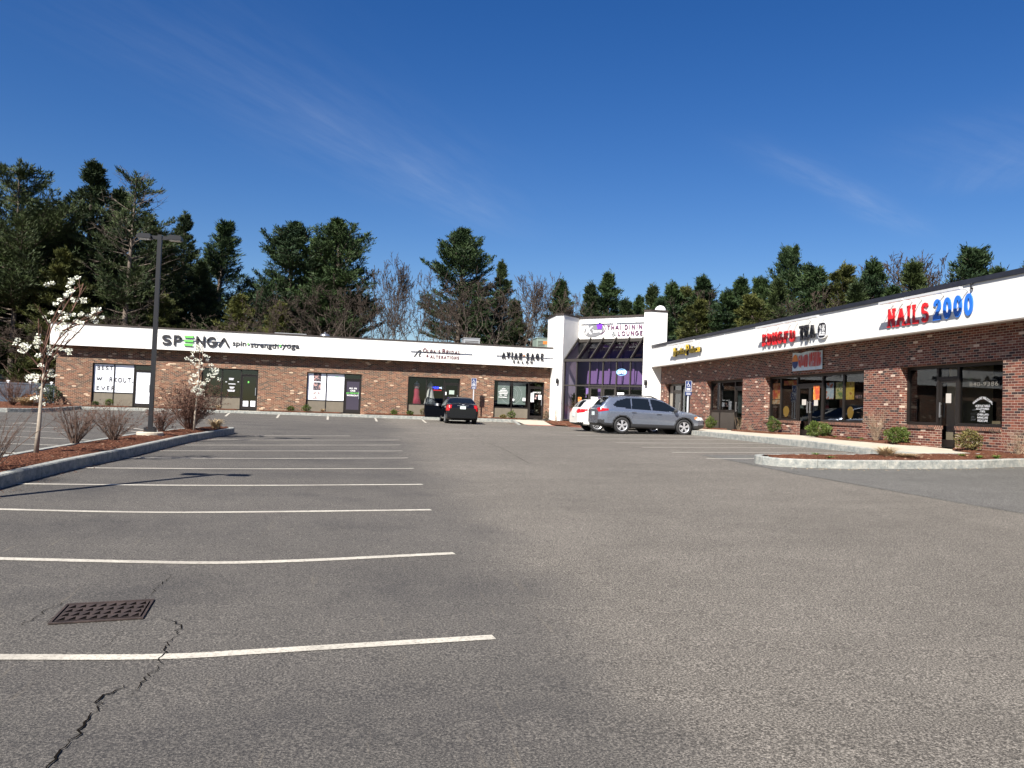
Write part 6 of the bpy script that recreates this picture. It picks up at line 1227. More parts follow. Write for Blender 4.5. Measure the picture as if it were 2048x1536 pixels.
TR = [
 ('wp1', 42, 322, 63, 'tall open pine with a bare spike top at the left edge', 1.0, 1.05), ('wp2', 192, 322, 66, 'big dense pine, tallest left of the lamp pole', .5, 1.25),
 ('dead', 268, 345, 62, 'half dead pine with pale bare limbs just left of the lamp pole', 1.1, 1.1), ('wp2', 372, 425, 70, 'dark rounded pine just right of the lamp heads', 2.0, 1.0),
 ('wp4', 447, 452, 74, 'slim pine with upswept arms standing alone against the sky', .7, 1.55), ('wp3', 590, 447, 70, 'broad pine, left one of the close tall pair above the roof', .3, 1.55),
 ('wp3', 676, 441, 69, 'broad pine, right one of the close tall pair above the roof', 3.6, 1.5), ('wp3', 925, 460, 73, 'dark domed pine above the maroon serif letters', 5.0, 1.4),
 ('wp2', 1003, 520, 76, 'shorter pine leaning on the right side of the dark domed pine', 4.0, .9), ('olv', 130, 500, 61, 'olive green pine filling the gap behind the blossoming young tree', 1.3, 1.2),
 ('olv', 330, 590, 62, 'low olive pine behind the large black letters', 0, 1.3), ('olv', 480, 590, 64, 'low olive pine under the slim upswept pine', 3.1, 1.3), ('olv', 560, 605, 63, 'low olive pine, right of the low pine under the slim one', 4.4, 1.2),
 ('wp1', -60, 360, 64, 'tall open pine cut off by the left frame edge', 3.0, 1.0), ('wp2', 20, 470, 72, 'dark pine behind the leftmost open pine', 3.3, 1.1), ('wp2', 300, 430, 75, 'dark pine deep behind the half dead pine', 5.1, 1.2), ('wp2', 110, 440, 74, 'dark pine deep between the two tallest left pines', 2.2, 1.0),
 ('brn', 640, 545, 61, 'reddish brown bare tree in front of the tall pine pair', .4, 1.3), ('brn', 715, 560, 62, 'reddish brown bare tree at the right foot of the tall pine pair', 2.4, 1.1), ('brn', 530, 560, 60, 'small brown bare tree between the slim pine and the pine pair', 1.2, .6),
 ('elm', 800, 512, 68, 'slender bare tree with its top alone against the sky', .9, 1.0), ('oak2', 762, 560, 66, 'bare tree left of the slender bare one', 2.0, .8), ('oak', 850, 525, 67, 'wide bare tree left of the dark domed pine', 3.0, 1.0), ('oak2', 885, 560, 63, 'bare tree close under the dark domed pine', 4.0, .9),
 ('brn', 925, 545, 62, 'brown twiggy bare tree in front of the dark domed pine', 5.0, 1.3), ('brn', 1000, 540, 62, 'brown twiggy bare tree above the tall black slab letters', 1.5, 1.2), ('elm', 1060, 540, 66, 'thin bare tree left of the white corner entrance', 2.5, 1.1), ('oak', 1095, 560, 68, 'greyish bare tree right beside the white corner entrance', .2, 1.0),
 ('hem', 960, 600, 70, 'dark conifer low behind the brown twiggy trees', 1.0, 1.2), ('hem2', 1030, 600, 72, 'dark conifer low between two thin bare trees', 2.0, 1.2), ('hem', 1122, 560, 74, 'conifer just above the left white column', 3.0, 1.1), ('brn', 1150, 572, 66, 'olive brown bare tree above the entrance sign', 3.3, .9),
 ('hem2', 1185, 568, 72, 'conifer above the purple flower emblem', .5, 1.1), ('hem', 1217, 546, 74, 'tallest conifer behind the corner entrance', 1.8, 1.1), ('hem2', 1250, 600, 70, 'low conifer left of the white domed dish', 2.8, 1.2), ('hem', 1278, 592, 80, 'small conifer in the dip left of the dish', 3.8, 1.0), ('hem2', 1308, 572, 78, 'conifer behind the white domed dish', .9, 1.1),
 ('hem', 1345, 565, 68, 'conifer just right of the corner entrance', 4.8, 1.2), ('olv', 1375, 574, 70, 'olive conifer second right of the corner entrance', 5.4, 1.2), ('hem', 1408, 552, 68, 'conifer above the yellow letters', .4, 1.2), ('brn', 1440, 560, 66, 'brown bare tree right of the conifer above the yellow letters', 1.4, 1.2),
 ('hem', 1482, 556, 64, 'dark conifer left of the tallest narrow one on the right', 2.4, 1.2), ('hem3', 1520, 566, 64, 'thin open conifer at the foot of the tallest narrow one on the right', 3.4, 1.1), ('hem3', 1583, 503, 66, 'narrow conifer rising highest of the right hand trees', .6, 1.0), ('hem2', 1555, 560, 60, 'conifer in front and left of the narrow highest one', 4.2, 1.2),
 ('hem3', 1627, 542, 62, 'pale green conifer right of the narrow highest one', 2.2, 1.5), ('brn', 1665, 560, 58, 'brown bare tree between two conifers above the red and black letters', 1.1, 1.0), ('olv', 1690, 530, 60, 'pale olive conifer above the oval emblem', 3.9, 1.2), ('hem', 1748, 520, 56, 'dark conifer left of the red slab letters', 5.2, 1.2), ('oak', 1790, 500, 62, 'bare tree crown rising between dark conifers above the red letters', 1.9, 1.2),
 ('hem2', 1826, 524, 50, 'broad green conifer above the red slab letters', 1.6, 1.3), ('elm', 1865, 492, 60, 'bare tree crown above the left blue numeral', 4.6, 1.4), ('oak2', 1905, 492, 60, 'bare tree crown above the right blue numerals', 5.6, 1.3), ('hem3', 1952, 505, 56, 'conifer right of the bare crowns over the blue numerals', 1.2, 1.4),
 ('hem', 1996, 535, 52, 'low conifer near the upper right corner of the band', 2.1, 1.0), ('oak', 2030, 508, 60, 'bare tree crown at the right edge above the roof', .1, 1.1), ('hem2', 2060, 520, 54, 'conifer cut by the right edge of the picture', 3.1, 1.3),
 ('thk', 40, 640, 60, 'low brown thicket tree behind the fence', 1.0, 1.3), ('thk', 150, 630, 61, 'low brown thicket tree behind the left end of the roof', 2.0, 1.3), ('thk', -40, 660, 60, 'low brown thicket tree behind the blue roofed shed', 3.0, 1.3), ('hem', 90, 600, 66, 'dark low conifer in the thicket behind the fence', 4.0, 1.4), ('hem2', 0, 600, 68, 'dark low conifer behind the shed', 5.0, 1.4),
 ('wp2', -20, 400, 70, 'dark pine behind the leftmost pine cut by the frame', 1.9, 1.3), ('wp1', 95, 400, 70, 'open pine between the two tallest left pines', 2.6, 1.3), ('wp2', 240, 375, 70, 'dark pine filling the gap right of the big dense pine', 4.3, 1.3), ('wp2', 330, 470, 66, 'dark pine behind the lamp heads', 5.5, 1.4), ('wp2', 405, 520, 68, 'dark pine low between the rounded pine and the slim pine', .8, 1.3), ('wp1', 520, 560, 76, 'small open pine between the slim pine and the pine pair', 1.4, 1.2), ('wp2', 632, 500, 76, 'dark pine filling the space behind the pine pair', 2.9, 1.2), ('wp1', 655, 520, 72, 'open pine low in front of the gap of the pine pair', 4.9, 1.3),
 ('hem', 1320, 600, 60, 'dark conifer filling the space right of the white domed dish', 2.6, 1.3), ('olv', 1398, 600, 62, 'olive conifer in the front row above the yellow letters', 3.7, 1.3), ('hem', 1455, 580, 60, 'dark conifer in the front row left of the red and black letters', 4.5, 1.3), ('olv', 1505, 590, 58, 'olive conifer in the front row above the red letters of the middle sign', 5.7, 1.3), ('brn', 1600, 575, 56, 'brown bare tree in the front row above the black letters', .2, 1.3), ('hem2', 1715, 565, 54, 'dark conifer in the front row right of the oval emblem', 1.3, 1.3), ('hem', 1785, 572, 52, 'dark conifer in the front row above the red slab letters', 3.2, 1.3), ('hem2', 1885, 570, 52, 'dark conifer in the front row above the first blue numeral', 4.1, 1.3),
 ('olv', 230, 560, 68, 'olive pine low between the big dense pine and the lamp pole', 5.0, 1.3), ('olv', 410, 560, 70, 'olive pine low under the dark rounded pine', 2.0, 1.2), ('hem', 620, 580, 72, 'dark conifer low behind the pine pair', 1.0, 1.3), ('hem2', 700, 590, 70, 'dark conifer low at the right of the pine pair', 2.3, 1.1), ('thk', 430, 625, 58, 'brown thicket tree behind the roof right of the lamp pole', 4.1, 1.4), ('thk', 600, 640, 58, 'brown thicket tree behind the long flat unit', 5.1, 1.3), ('thk', 250, 620, 58, 'brown thicket tree behind the roof left of the lamp pole', .6, 1.4),
]
for k_, px, py, Y, lb, rz, wd in TR: tree(k_, px, py, Y, lb, rz, wd)
# the far edge of the wood behind everything: nobody could count it
rng = np.random.default_rng(5); n = 26000; X = rng.uniform(-75, 75, n); Yw = 92+rng.uniform(0, 12, n); hmax = 4.5+1.6*np.sin(X*.31)+1.2*np.sin(X*.83+1)+rng.normal(0, .5, n)+np.where(X > 12, 3.0, 0); Z = -1+rng.random(n)**.8*np.maximum(hmax, 1)
npmesh('far_woods', *cards(np.stack([X, Yw, Z], 1), np.tile([0, 0, 1.], (n, 1)), 1.1, .55, 1.2), M['twigD']) ; tag(bpy.data.objects['far_woods'], 'dim far woodland showing low between the trunks', 'woodland', None, 'stuff')
# ---------------- shrubs and grasses
def bush_data(Rr, H, n, lf, wd, seed, stems=14):
    global rng; rng = np.random.default_rng(seed); a = rng.normal(0, 1, (n, 3)); a = unit(a); lump = 1+.16*np.sin(a[:, 0]*5+seed)+.14*np.sin(a[:, 1]*6+2*seed)+.1*np.sin(a[:, 2]*8); r = rng.uniform(.45, 1.0, n)**.5*lump; c = a*r[:, None]*np.array([Rr, Rr, H*.46])+np.array([0, 0, H*.54]); c[:, 2] = np.maximum(c[:, 2], .03)
    segs = []
    for i in range(stems): d = unit(rng.normal(0, 1, 3))*np.array([.8, .8, .3]); e = d*np.array([Rr, Rr, H*.4])+np.array([0, 0, H*.62]); segs.append((np.array([0, 0, 0.])+rng.normal(0, .03, 3)*[1, 1, 0], e*.5+np.array([0, 0, .0]), .012, .009)); segs.append((e*.5, e, .009, .004))
    return tubes_np(segs, 4), cards(c, a+np.array([0, 0, .3]), lf, wd, .8)
def shrub(nm, label, loc, Rr, H, n, mm, seed, lf=.07, wd=.04, bm='twig', grp=None, stems=14, cat='shrub'):
    t_ = thing(nm, label, cat, loc, 0, grp); st_, cr = bush_data(Rr, H, n, lf, wd, seed, stems); npmesh('stems', *st_, M[bm], t_); npmesh('leaves', *cr, M[mm], t_); return t_
def twiggy(nm, label, loc, Rr, H, seed, mm='twigR', n=46, sub=5, thick=.009, buds=None, budm=None, cat='shrub'):
    global rng; rng = np.random.default_rng(seed); segs = []; tips = []
    for i in range(n):
        az_ = rng.uniform(0, 6.28); sp_ = rng.uniform(.05, 1); d = _n(np.array([math.cos(az_)*sp_*Rr, math.sin(az_)*sp_*Rr, H*rng.uniform(.7, 1.0)])); L = H*rng.uniform(.6, 1.02)/max(.5, d[2]); L = min(L, math.hypot(H, Rr)); p = np.array([math.cos(az_)*.08, math.sin(az_)*.08, 0])*rng.random(); r = thick*rng.uniform(.7, 1.3); m = 5
        for j in range(m):
            d = _n(d+rng.normal(0, .10, 3)); q = p+d*L/m; segs.append((p, q, r, r*.8)); r *= .8
            if j >= 1:
                for _ in range(rng.integers(0, sub)):
                    e = q+_n(d+rng.normal(0, .55, 3))*L*rng.uniform(.08, .26); segs.append((q, e, r*.7, r*.35)); tips.append(e); f = e+_n(e-q+rng.normal(0, .05, 3))*L*.08; segs.append((e, f, r*.45, .002)); tips.append(f)
            p = q
        tips.append(p)
    t_ = thing(nm, label, cat, loc); npmesh('branches', *tubes_np(segs, 4), M[mm], t_)
    if buds:
        tp = np.array(tips); tp = tp[rng.random(len(tp)) < buds[0]]; c = np.repeat(tp, buds[1], 0)+rng.normal(0, buds[2], (len(tp)*buds[1], 3)); npmesh('buds', *cards(c, rng.normal(0, 1, c.shape), buds[3], buds[3]*.6, 1), M[budm or mm], t_)
    return t_
def grass(nm, label, loc, Rr, H, n, mm, seed, droop=.5, wd=.012, cat='grass clump'):
    global rng; rng = np.random.default_rng(seed); V = []; Fq = []
    for i in range(n):
        a = rng.uniform(0, 6.28); b0 = np.array([math.cos(a), math.sin(a), 0])*Rr*.25*rng.random(); out = np.array([math.cos(a), math.sin(a), 0])*Rr*rng.uniform(.3, 1.1); h = H*rng.uniform(.5, 1.05); sd = np.array([-math.sin(a), math.cos(a), 0])*wd; o = len(V)
        for t_ in (0, .4, .75, 1): p = b0+out*t_**1.6+np.array([0, 0, h*(t_-droop*t_**3)]); w_ = 1-t_*.85; V += [p-sd*w_, p+sd*w_]
        Fq += [(o+2*j, o+2*j+1, o+2*j+3, o+2*j+2) for j in range(3)]
    t_ = thing(nm, label, cat, loc); npmesh('blades', np.array(V), np.array(Fq), M[mm], t_); return t_
def islz(x, y, dz=.18): return (float(x), float(y), g(x, y)+dz)
def on(px, py, dz=.2): q = onG(px, py, dz); return (float(q[0]), float(q[1]), float(q[2]))
twiggy('bare_shrub', 'bare grey brown shrub cut by the left frame edge on the island', on(-22, 940, .2), .62, .95, 31, 'twig', 40, 4, .008)
twiggy('bare_shrub', 'upright bare shrub between the young tree and the rounder bare shrub', on(150, 886, .2), .62, .80, 32, 'twig', 50, 5, .009, (.3, 3, .012, .03), 'twigR')
twiggy('bare_shrub', 'rounder bare shrub just left of the lamp pole', on(228, 880, .2), .62, .72, 33, 'twig', 60, 5, .008, (.3, 3, .012, .03), 'twigR')
twiggy('bare_shrub', 'small reddish twiggy shrub touching the lamp pole on its right', on(322, 864, .2), .45, .62, 34, 'twigR', 50, 5, .007, (.6, 3, .015, .035), 'twigR')
twiggy('bare_shrub', 'large dark red budding shrub on the far end of the island', on(378, 860, .2), .95, 1.15, 35, 'twigR', 90, 7, .009, (.7, 4, .02, .045), 'twigR')
grass('dry_grass', 'pale dry grass clump right of the dark red shrub on the island', on(432, 857, .2), .45, .55, 170, 'straw', 36)
# young blossoming trees
def young(label, foot, pts_px, branches, seed, blooms, bs=.055, near=1.0):
    global rng; rng = np.random.default_rng(seed); Yt = foot[1]; t_ = thing('blossoming_tree', label, 'tree', foot); o = np.array(foot)
    P_ = [o-o] + [atY(px, py, Yt)-o for px, py in pts_px[1:]]; b = MB(); b.tube(P_, [.045*near*(1-.8*i/len(P_)) for i in range(len(P_))], 8); b.build('trunk', M['barkL'], t_, smooth=True)
    b = MB(); tips = []
    for br in branches:
        Q = []; dy = rng.uniform(-.45, .45)
        for i, (px, py) in enumerate(br): q = atY(px, py, Yt)-o; q[1] += dy*i/len(br); Q.append(q)
        b.tube(Q, [.017*near*(1-.75*i/len(Q)) for i in range(len(Q))], 5)
        for i in range(len(Q)-1):
            for _ in range(2):
                f = rng.random(); p = Q[i]+(Q[i+1]-Q[i])*f; e = p+(_n(Q[i+1]-Q[i])+rng.normal(0, .5, 3))*rng.uniform(.08, .22); b.tube([p, e], [.006, .003], 4, False); tips.append(e)
        tips.append(Q[-1])
    b.build('branches', M['twigR'], t_)
    cl = []; ctr = [atY(px, py, Yt)-o+np.array([0, rng.uniform(-.35, .35), 0]) for px, py in blooms]
    for c in ctr:
        k = 30; a = unit(rng.normal(0, 1, (k, 3))); r = bs*rng.uniform(.6, 1.3); cl.append(cards(c+a*r*np.array([1.25, 1.2, .75])*rng.uniform(.4, 1, (k, 1)), a, .03, .028, .6))
    npmesh('blossom', *join(cl), M['petal'], t_); return t_
f1 = on(72, 906, .2)
bl1 = [(148,562),(158,556),(150,567),(141,566),(135,572),(110,568),(107,574),(122,587),(145,582),(150,590),(146,596),(152,600),(158,604),(163,602),(170,600),(133,604),(122,611),(115,622),(108,627),(139,627),(142,632),(156,629),(160,626),(141,638),(146,641),(133,640),(150,645),(155,643),(163,645),(166,647),(176,631),(180,634),(184,641),(188,624),(194,621),(200,619),(205,634),(192,622),(128,648),(133,652),(126,655),(118,655),(112,660),(120,665),(125,662),(138,652),(86,633),(88,640),(41,681),(38,687),(46,690),(50,691),(55,692),(42,699),(47,697),(54,703),(38,702),(80,672),(83,678),(82,684),(84,689),(88,686),(87,692),(82,695),(101,695),(98,699),(102,708),(98,711),(83,712),(130,700),(138,699),(143,702),(133,706),(92,732),(101,740),(97,742),(97,750),(105,750),(60,750),(66,752),(62,757),(68,756),(56,754),(76,753),(75,758),(84,758),(82,763),(79,765),(75,775),(78,778),(90,778),(72,794),(80,797),(83,799),(78,808)]
young('young leaning tree with sparse white blossom on the island at the left', f1, [(72,906),(78,850),(82,800),(85,770),(88,735)],
 [[(85,770),(84,745),(84,700),(97,650),(115,620),(130,590),(138,568)], [(86,750),(90,700),(105,655),(128,618),(145,600)], [(88,745),(100,720),(105,690),(120,660),(150,640),(175,628)], [(90,740),(100,705),(120,680),(140,662),(158,640)], [(92,728),(112,710),(125,695),(138,680),(150,670)], [(84,760),(74,755),(62,752)], [(85,765),(96,750),(110,740)], [(84,735),(82,700),(83,680)], [(83,790),(76,778)], [(97,650),(92,635),(88,625)], [(84,712),(82,680),(86,640)], [(110,655),(140,620),(150,590),(155,562)], [(125,662),(150,650),(172,640)], [(90,735),(105,712),(128,692),(160,660),(176,640),(190,625)], [(84,740),(66,715),(50,698),(42,688)], [(86,775),(96,762),(104,752)]], 41, bl1, .032)
f2 = on(388, 862, .2)
rg2 = np.random.default_rng(9); bl2 = [(398+rg2.normal(0, 9)*(1 if y > 700 else .6), y) for y in rg2.uniform(690, 790, 46)] + [(412,712),(420,735),(428,740),(433,747),(425,752),(436,757),(420,750),(408,768),(430,745),(380,703),(384,712),(378,718),(400,692),(405,698),(398,695),(432,738),(424,730),(434,743)]
young('smaller young tree thick with white blossom at the far end of the island', f2, [(388,862),(390,830),(393,800),(397,760),(399,720)], [[(396,770),(402,745),(412,730),(425,735)], [(398,750),(404,720),(403,700),(400,690)], [(397,760),(388,735),(382,712)], [(394,790),(388,765),(384,740)], [(395,785),(408,765),(430,752)], [(399,730),(400,705),(399,690)]], 42, bl2, .052, .8)
# left wall plants
def lw(px): return (atY(px, 815, 49.7)[0], 49.7, WL(atY(px, 815, 49.7)[0])+.03)
for i, (px, kind, lb, r, h) in enumerate([(190, 'shrub', 'tiny green shrub at the left edge of the white filmed window', .16, .22), (218, 'shrub', 'small yellow green shrub under the white filmed window', .2, .38), (436, 'straw', 'tan grass tuft under the dark window behind the blossom', .3, .42), (582, 'shrub', 'small green shrub on the mulch left of the ride and rep window', .18, .28), (613, 'shrub', 'rounder green shrub at the left corner of the photo panel window', .26, .38), (645, 'straw', 'tan grass tuft under the photo panel window', .26, .40), (788, 'shrub', 'small green shrub on the mulch left of the bridal window', .18, .26), (820, 'shrub', 'tiny green shrub at the left corner of the bridal window', .17, .22), (850, 'shrubB', 'bronze green shrub under the bridal window', .25, .42), (1024, 'shrub', 'green shrub under the lace patterned window', .24, .42), (1007, 'shrubB', 'low bronze shrub left of the green one under the lace patterned window', .2, .18), (545, 'straw2', 'thin dry stems against the brick right of the frosted door', .25, .5), (965, 'straw2', 'small brown plant on the mulch left of the lace patterned window', .3, .25), (336, 'straw2', 'thin dry stems against the brick right of the lamp pole', .12, .5)]):
    if kind == 'straw': grass('dry_grass', lb, lw(px), r, h, 90, 'straw', 60+i)
    elif kind == 'straw2': twiggy('dry_plant', lb, lw(px), r, h, 60+i, 'twigT', 14, 3, .006)
    else: shrub('green_shrub', lb, lw(px), r, h, 420, kind, 60+i, .07, .045)
q = (11.55, 48.2); twiggy('bare_shrub', 'bare twiggy shrub in front of the left white column', (q[0], q[1], g(*q)+.15), .75, 1.25, 80, 'twigT', 16, 4, .007)
q = (12.6, 47.3); twiggy('bare_shrub', 'dark bare shrub at the left foot of the purple glazing', (q[0], q[1], g(*q)+.15), .7, 1.15, 81, 'twigR', 40, 5, .008, (.6, 3, .03, .05), 'twigR')
q = (11.1, 48.9); shrub('green_shrub', 'dark narrow shrub between the salon door and the white column', (q[0], q[1], g(*q)+.15), .16, .55, 260, 'pine', 82, .08, .03)
# plants inside the entrance
def palm(u, n_, label, pot):
    p = FT.p(u, -.4, n_); t_ = thing('potted_plant', label, 'potted plant', tuple(p)); b = MB(); b.lathe([(.16, 0), (.22, .32), (.24, .34), (.2, .34)], n=16); b.build('pot', M[pot], t_, smooth=True)
    rng2 = np.random.default_rng(int(u*100)); V = []; Fq = []
    for i in range(70):
        a = rng2.uniform(0, 6.28); L = rng2.uniform(.5, .95); o = len(V); sd = np.array([-math.sin(a), math.cos(a), 0])*.05; z0 = rng2.uniform(.5, 1.5)
        for tt in (0, .5, 1): pq = np.array([math.cos(a)*L*tt*.6, math.sin(a)*L*tt*.6, z0+L*(tt*.8-.5*tt*tt)]); V += [pq-sd*(1-tt*.8), pq+sd*(1-tt*.8)]
        Fq += [(o, o+1, o+3, o+2), (o+2, o+3, o+5, o+4)]
    npmesh('fronds', np.array(V), np.array(Fq), M['shrub'], t_); b = MB(); b.tube([(0, 0, .3), (0, 0, 1.4)], .02, 5); b.build('stem', M['twig'], t_)
palm(.45, -.75, 'leafy plant in a red pot inside the left bay of the entrance', 'red'); palm(1.25, -1.0, 'tall leafy plant inside the second bay of the entrance', 'black'); palm(4.8, -.8, 'dark leafy plant inside the rightmost bay of the entrance', 'black')
# right wall plants
def rw(px, off=.45): q = atX(px, 850, 16.8-off); return (16.8-off, float(q[1]), float(wz(16.8-off, q[1]))+.03)
for i, (px, mm, lb, r, h, n, k2) in enumerate([(1421, 'shrub', 'yellow green shrub under the dark panelled window at the far end', .27, .52, 600, 0), (1547, 'shrub', 'upright green shrub under the first tea shop window', .26, .60, 650, 0), (1637, 'shrub', 'wide dense green shrub right of the double door', .42, .50, 1300, 0), (1796, 'shrub', 'round dark green shrub left of the nail salon door', .30, .50, 1000, 0), (1938, 'shrubB', 'bronze green shrub right of the nail salon door', .28, .55, 800, 0)]):
    shrub('green_shrub', lb, rw(px), r, h, n*2, mm, 90+i, .055, .035)
twiggy('bare_shrub', 'tall pale bare shrub against the pier between two shop fronts', rw(1752, .4), .38, .92, 96, 'twigT', 40, 5, .006, (.4, 3, .01, .02), 'twigT'); twiggy('bare_shrub', 'pale bare shrub at the right frame edge', rw(2038, .7), .42, .62, 97, 'twigT', 36, 5, .007); twiggy('bare_shrub', 'small bare shrub low on the brick between the far shop fronts', rw(1502, .3), .3, .45, 98, 'twigT', 9, 3, .008); twiggy('bare_shrub', 'thin bare stems beside the dark panelled door', rw(1478, .4), .35, .6, 99, 'twigT', 9, 3, .006)
for i, (px, lb) in enumerate([(1669, 'small green tuft right of the wide dense shrub'), (1698, 'smaller green tuft left of the tall pale bare shrub'), (1724, 'tiny green tuft beside the tall pale bare shrub')]): grass('green_tuft', lb, rw(px, .55), .12, .14, 60, 'grass', 110+i, .4)
for i, (px, py, lb, r, h, mm) in enumerate([(1632, 913, 'green tuft, left of the two on the small kerbed island', .16, .17, 'grass'), (1661, 918, 'green tuft, right of the two on the small kerbed island', .14, .12, 'grass'), (1923, 915, 'green tuft, leftmost of three near the walk', .16, .16, 'grass'), (1959, 918, 'green tuft, middle of three near the walk', .16, .16, 'grass'), (1993, 918, 'green tuft, rightmost of three near the walk', .17, .17, 'grass'), (1772, 915, 'tall straw coloured grass clump on the small kerbed island', .50, .46, 'straw'), (1812, 917, 'low straw coloured grass clump on the small kerbed island', .40, .22, 'straw')]):
    grass('dry_grass' if mm == 'straw' else 'green_tuft', lb, on(px, py, .17), r, h, 420 if mm == 'straw' else 110, mm, 120+i, .45, .006)
# far left bed
def fb(px, y): return (float(atY(px, 800, y)[0]), y, g(-15, min(y, 50))+.2)
twiggy('bare_shrub', 'reddish bare shrub in front of the vinyl fence', fb(26, 46.5), 1.35, 1.25, 130, 'twigR', 70, 6, .010, (.5, 3, .02, .04), 'twigR'); grass('dry_grass', 'big cream dry grass clump in front of the vinyl fence', fb(54, 46), .85, .75, 420, 'straw', 131, .5, .02)
shrub('green_shrub', 'orange brown low shrub right of the cream grass clump', fb(70, 46.3), .55, .6, 500, 'rusty', 132, .08, .05); shrub('green_shrub', 'dark green upright shrub by the brick corner', fb(88, 49), .45, 1.15, 700, 'pine', 133, .1, .05); shrub('green_shrub', 'dark green shrub touching the brick corner', fb(101, 50), .5, 1.0, 700, 'pine', 134, .1, .05)
# fallen leaves and bark chips along the kerbs
def litter(label, pts, n, sp_, seed, mm):
    rg = np.random.default_rng(seed); V = []; Fq = []
    for i in range(n):
        k = rg.integers(0, len(pts)-1); f = rg.random(); x = pts[k][0]+(pts[k+1][0]-pts[k][0])*f+rg.normal(0, sp_); y = pts[k][1]+(pts[k+1][1]-pts[k][1])*f+rg.normal(0, sp_); z = g(x, y)+.008; a = rg.uniform(0, 6.28); r = rg.uniform(.008, .024); o = len(V)
        for j in range(4): V.append((x+r*math.cos(a+j*1.57)*(1 if j % 2 else .5), y+r*math.sin(a+j*1.57)*(1 if j % 2 else .5), z+rg.uniform(0, .015)))
        Fq.append((o, o+1, o+2, o+3))
    tag(npmesh('leaf_litter', np.array(V), np.array(Fq), M[mm]), label, 'leaf litter', None, 'stuff')
litter('scattered bark chips on the asphalt along the long island kerb', [(-4.7, 9), (-4.65, 15), (-4.3, 20), (-4.2, 27)], 260, .09, 1, 'mulch')
litter('dead leaves gathered against the kerb beside the access ramp', [(7.4, 48.2), (8.5, 48.2), (8.75, 46.5), (8.9, 45.6)], 420, .16, 2, 'rusty')
litter('dry bits lying on the asphalt in front of the small kerbed island', [(9.3, 16.5), (11, 16.3), (15, 16.5)], 160, .12, 3, 'straw')
0 and litter('few pale bits of grit scattered over the near stalls', [(-2.5, 5), (0, 8), (2, 6), (6, 10), (-3, 12)], 90, 1.3, 4, 'straw')
SKYSAT, SKYVAL, SKYHUE, EXPO = 1.36, .94, .514, 1.2
# ================================================================== light, sky, camera
SUN = _n(np.array([-.60, -.80, .965])); el = math.asin(SUN[2]); az = math.atan2(SUN[0], SUN[1])
W = bpy.data.worlds.new('World'); S.world = W; W.use_nodes = True; t = W.node_tree; nd = t.nodes; bg = nd['Background']
class WT_(NT):
    def __init__(s): s.t = t; s.n = nd; s.b = None
w = WT_()
sky = nd.new('ShaderNodeTexSky'); sky.sky_type = 'NISHITA'; sky.sun_disc = False; sky.sun_elevation = el; sky.sun_rotation = az
sky.altitude = 60; sky.air_density = 1.0; sky.dust_density = .35; sky.ozone_density = 3.0
tc = nd.new('ShaderNodeTexCoord').outputs['Generated']; sp = w.a('ShaderNodeSeparateXYZ', i_0=tc)
zc = w.math('MAXIMUM', sp.outputs[2], .03); cx_ = w.math('DIVIDE', sp.outputs[0], zc); cy_ = w.math('DIVIDE', sp.outputs[1], zc)
cv = w.a('ShaderNodeCombineXYZ', i_0=cx_, i_1=cy_).outputs[0]
def cp(x, y): d = ray(x, y); return d[0]/d[2], d[1]/d[2]
tot = None
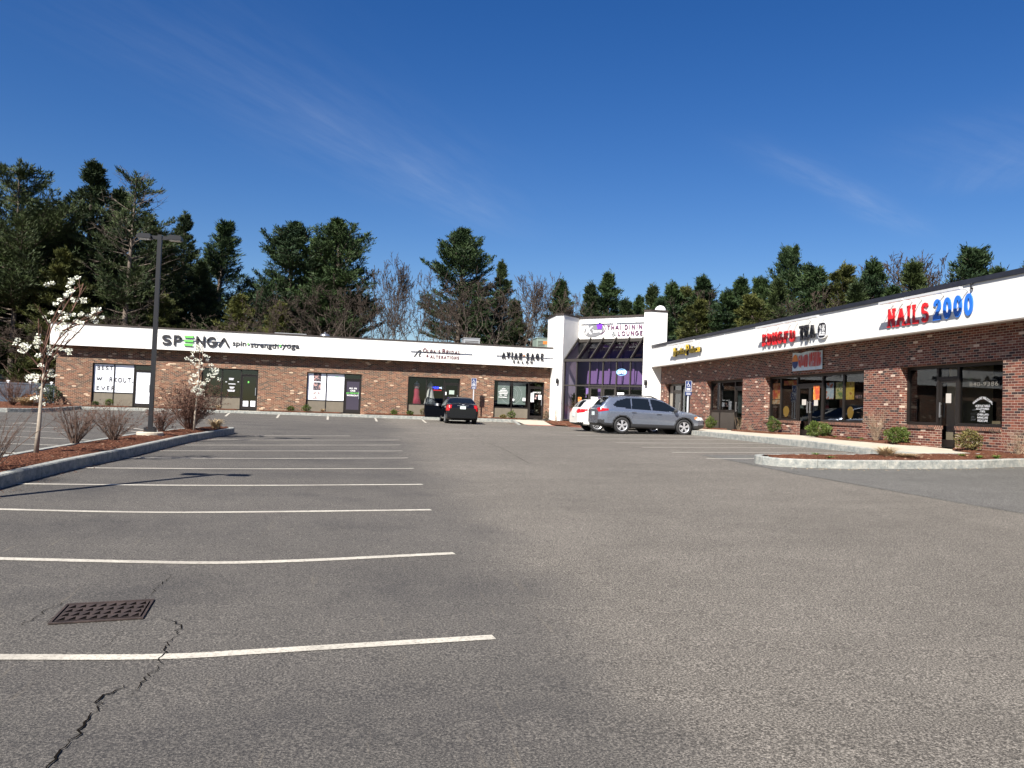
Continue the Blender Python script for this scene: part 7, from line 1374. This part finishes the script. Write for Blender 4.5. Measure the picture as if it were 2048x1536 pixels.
for (a, b_, wid, st_) in [(cp(330, 60), cp(960, 430), .36, .06), (cp(620, 230), cp(1000, 450), .16, .06), (cp(1560, 320), cp(1820, 450), .10, .12), (cp(1900, 250), cp(2100, 330), .3, .05), (cp(1950, 380), cp(2048, 300), .2, .06)]:
    L = math.dist(a, b_); ux_, uy_ = (b_[0]-a[0])/L, (b_[1]-a[1])/L
    dx = w.math('SUBTRACT', cx_, a[0]); dy = w.math('SUBTRACT', cy_, a[1])
    al = w.math('ADD', w.math('MULTIPLY', dx, ux_), w.math('MULTIPLY', dy, uy_)); pe = w.math('ADD', w.math('MULTIPLY', dx, -uy_), w.math('MULTIPLY', dy, ux_))
    v = w.a('ShaderNodeCombineXYZ', i_0=w.math('MULTIPLY', al, 1.6), i_1=w.math('MULTIPLY', pe, 9.0)).outputs[0]; nz = w.noise(v, 1.3, 7, .62)
    pe2 = w.math('ADD', pe, w.math('MULTIPLY', w.math('SUBTRACT', w.noise(cv, .9, 3), .5), wid*1.6))
    gs = w.math('POWER', 2.718, w.math('MULTIPLY', w.math('MULTIPLY', pe2, pe2), -1/(wid*wid)))
    am = w.math('MULTIPLY', w.math('SUBTRACT', al, L/2), 1/(L*.62)); ga = w.math('POWER', 2.718, w.math('MULTIPLY', w.math('POWER', w.math('ABSOLUTE', am), 4.0), -1.0))
    c = w.math('MULTIPLY', w.math('MULTIPLY', gs, ga), w.math('MULTIPLY', w.ramp(nz, [(.3, .1), (.7, 1.15)]), st_)); tot = c if tot is None else w.math('ADD', tot, c)
hs = nd.new('ShaderNodeHueSaturation'); hs.inputs['Saturation'].default_value = SKYSAT; hs.inputs['Value'].default_value = SKYVAL; hs.inputs['Hue'].default_value = SKYHUE; t.links.new(sky.outputs[0], hs.inputs['Color'])
mxn = w.mix(w.math('MINIMUM', tot, 1.0), hs.outputs[0], (5.5, 6.2, 7.5)); t.links.new(mxn, bg.inputs[0]); bg.inputs[1].default_value = .05
ld = bpy.data.lights.new('sun', 'SUN'); ld.energy = 5.0; ld.angle = R(.53); ld.color = (1, .95, .87); lo = bpy.data.objects.new('sun', ld); C.objects.link(lo)
lo.rotation_euler = Vector(SUN).to_track_quat('Z', 'Y').to_euler()
cam = bpy.data.cameras.new('camera'); co = bpy.data.objects.new('camera', cam); C.objects.link(co); S.camera = co
cam.sensor_width = 36; cam.lens = 36*F/2048; cam.clip_end = 3000; cam.clip_start = .05
co.matrix_world = Matrix([list(RM[0])+[0], list(RM[1])+[0], list(RM[2])+[0], [0, 0, 0, 1]])
S.render.engine = 'CYCLES'; S.view_settings.view_transform = 'Standard'; S.view_settings.look = 'None'; S.view_settings.gamma = 1; S.view_settings.exposure = EXPO
S.cycles.transparent_max_bounces = 16; S.cycles.max_bounces = 6
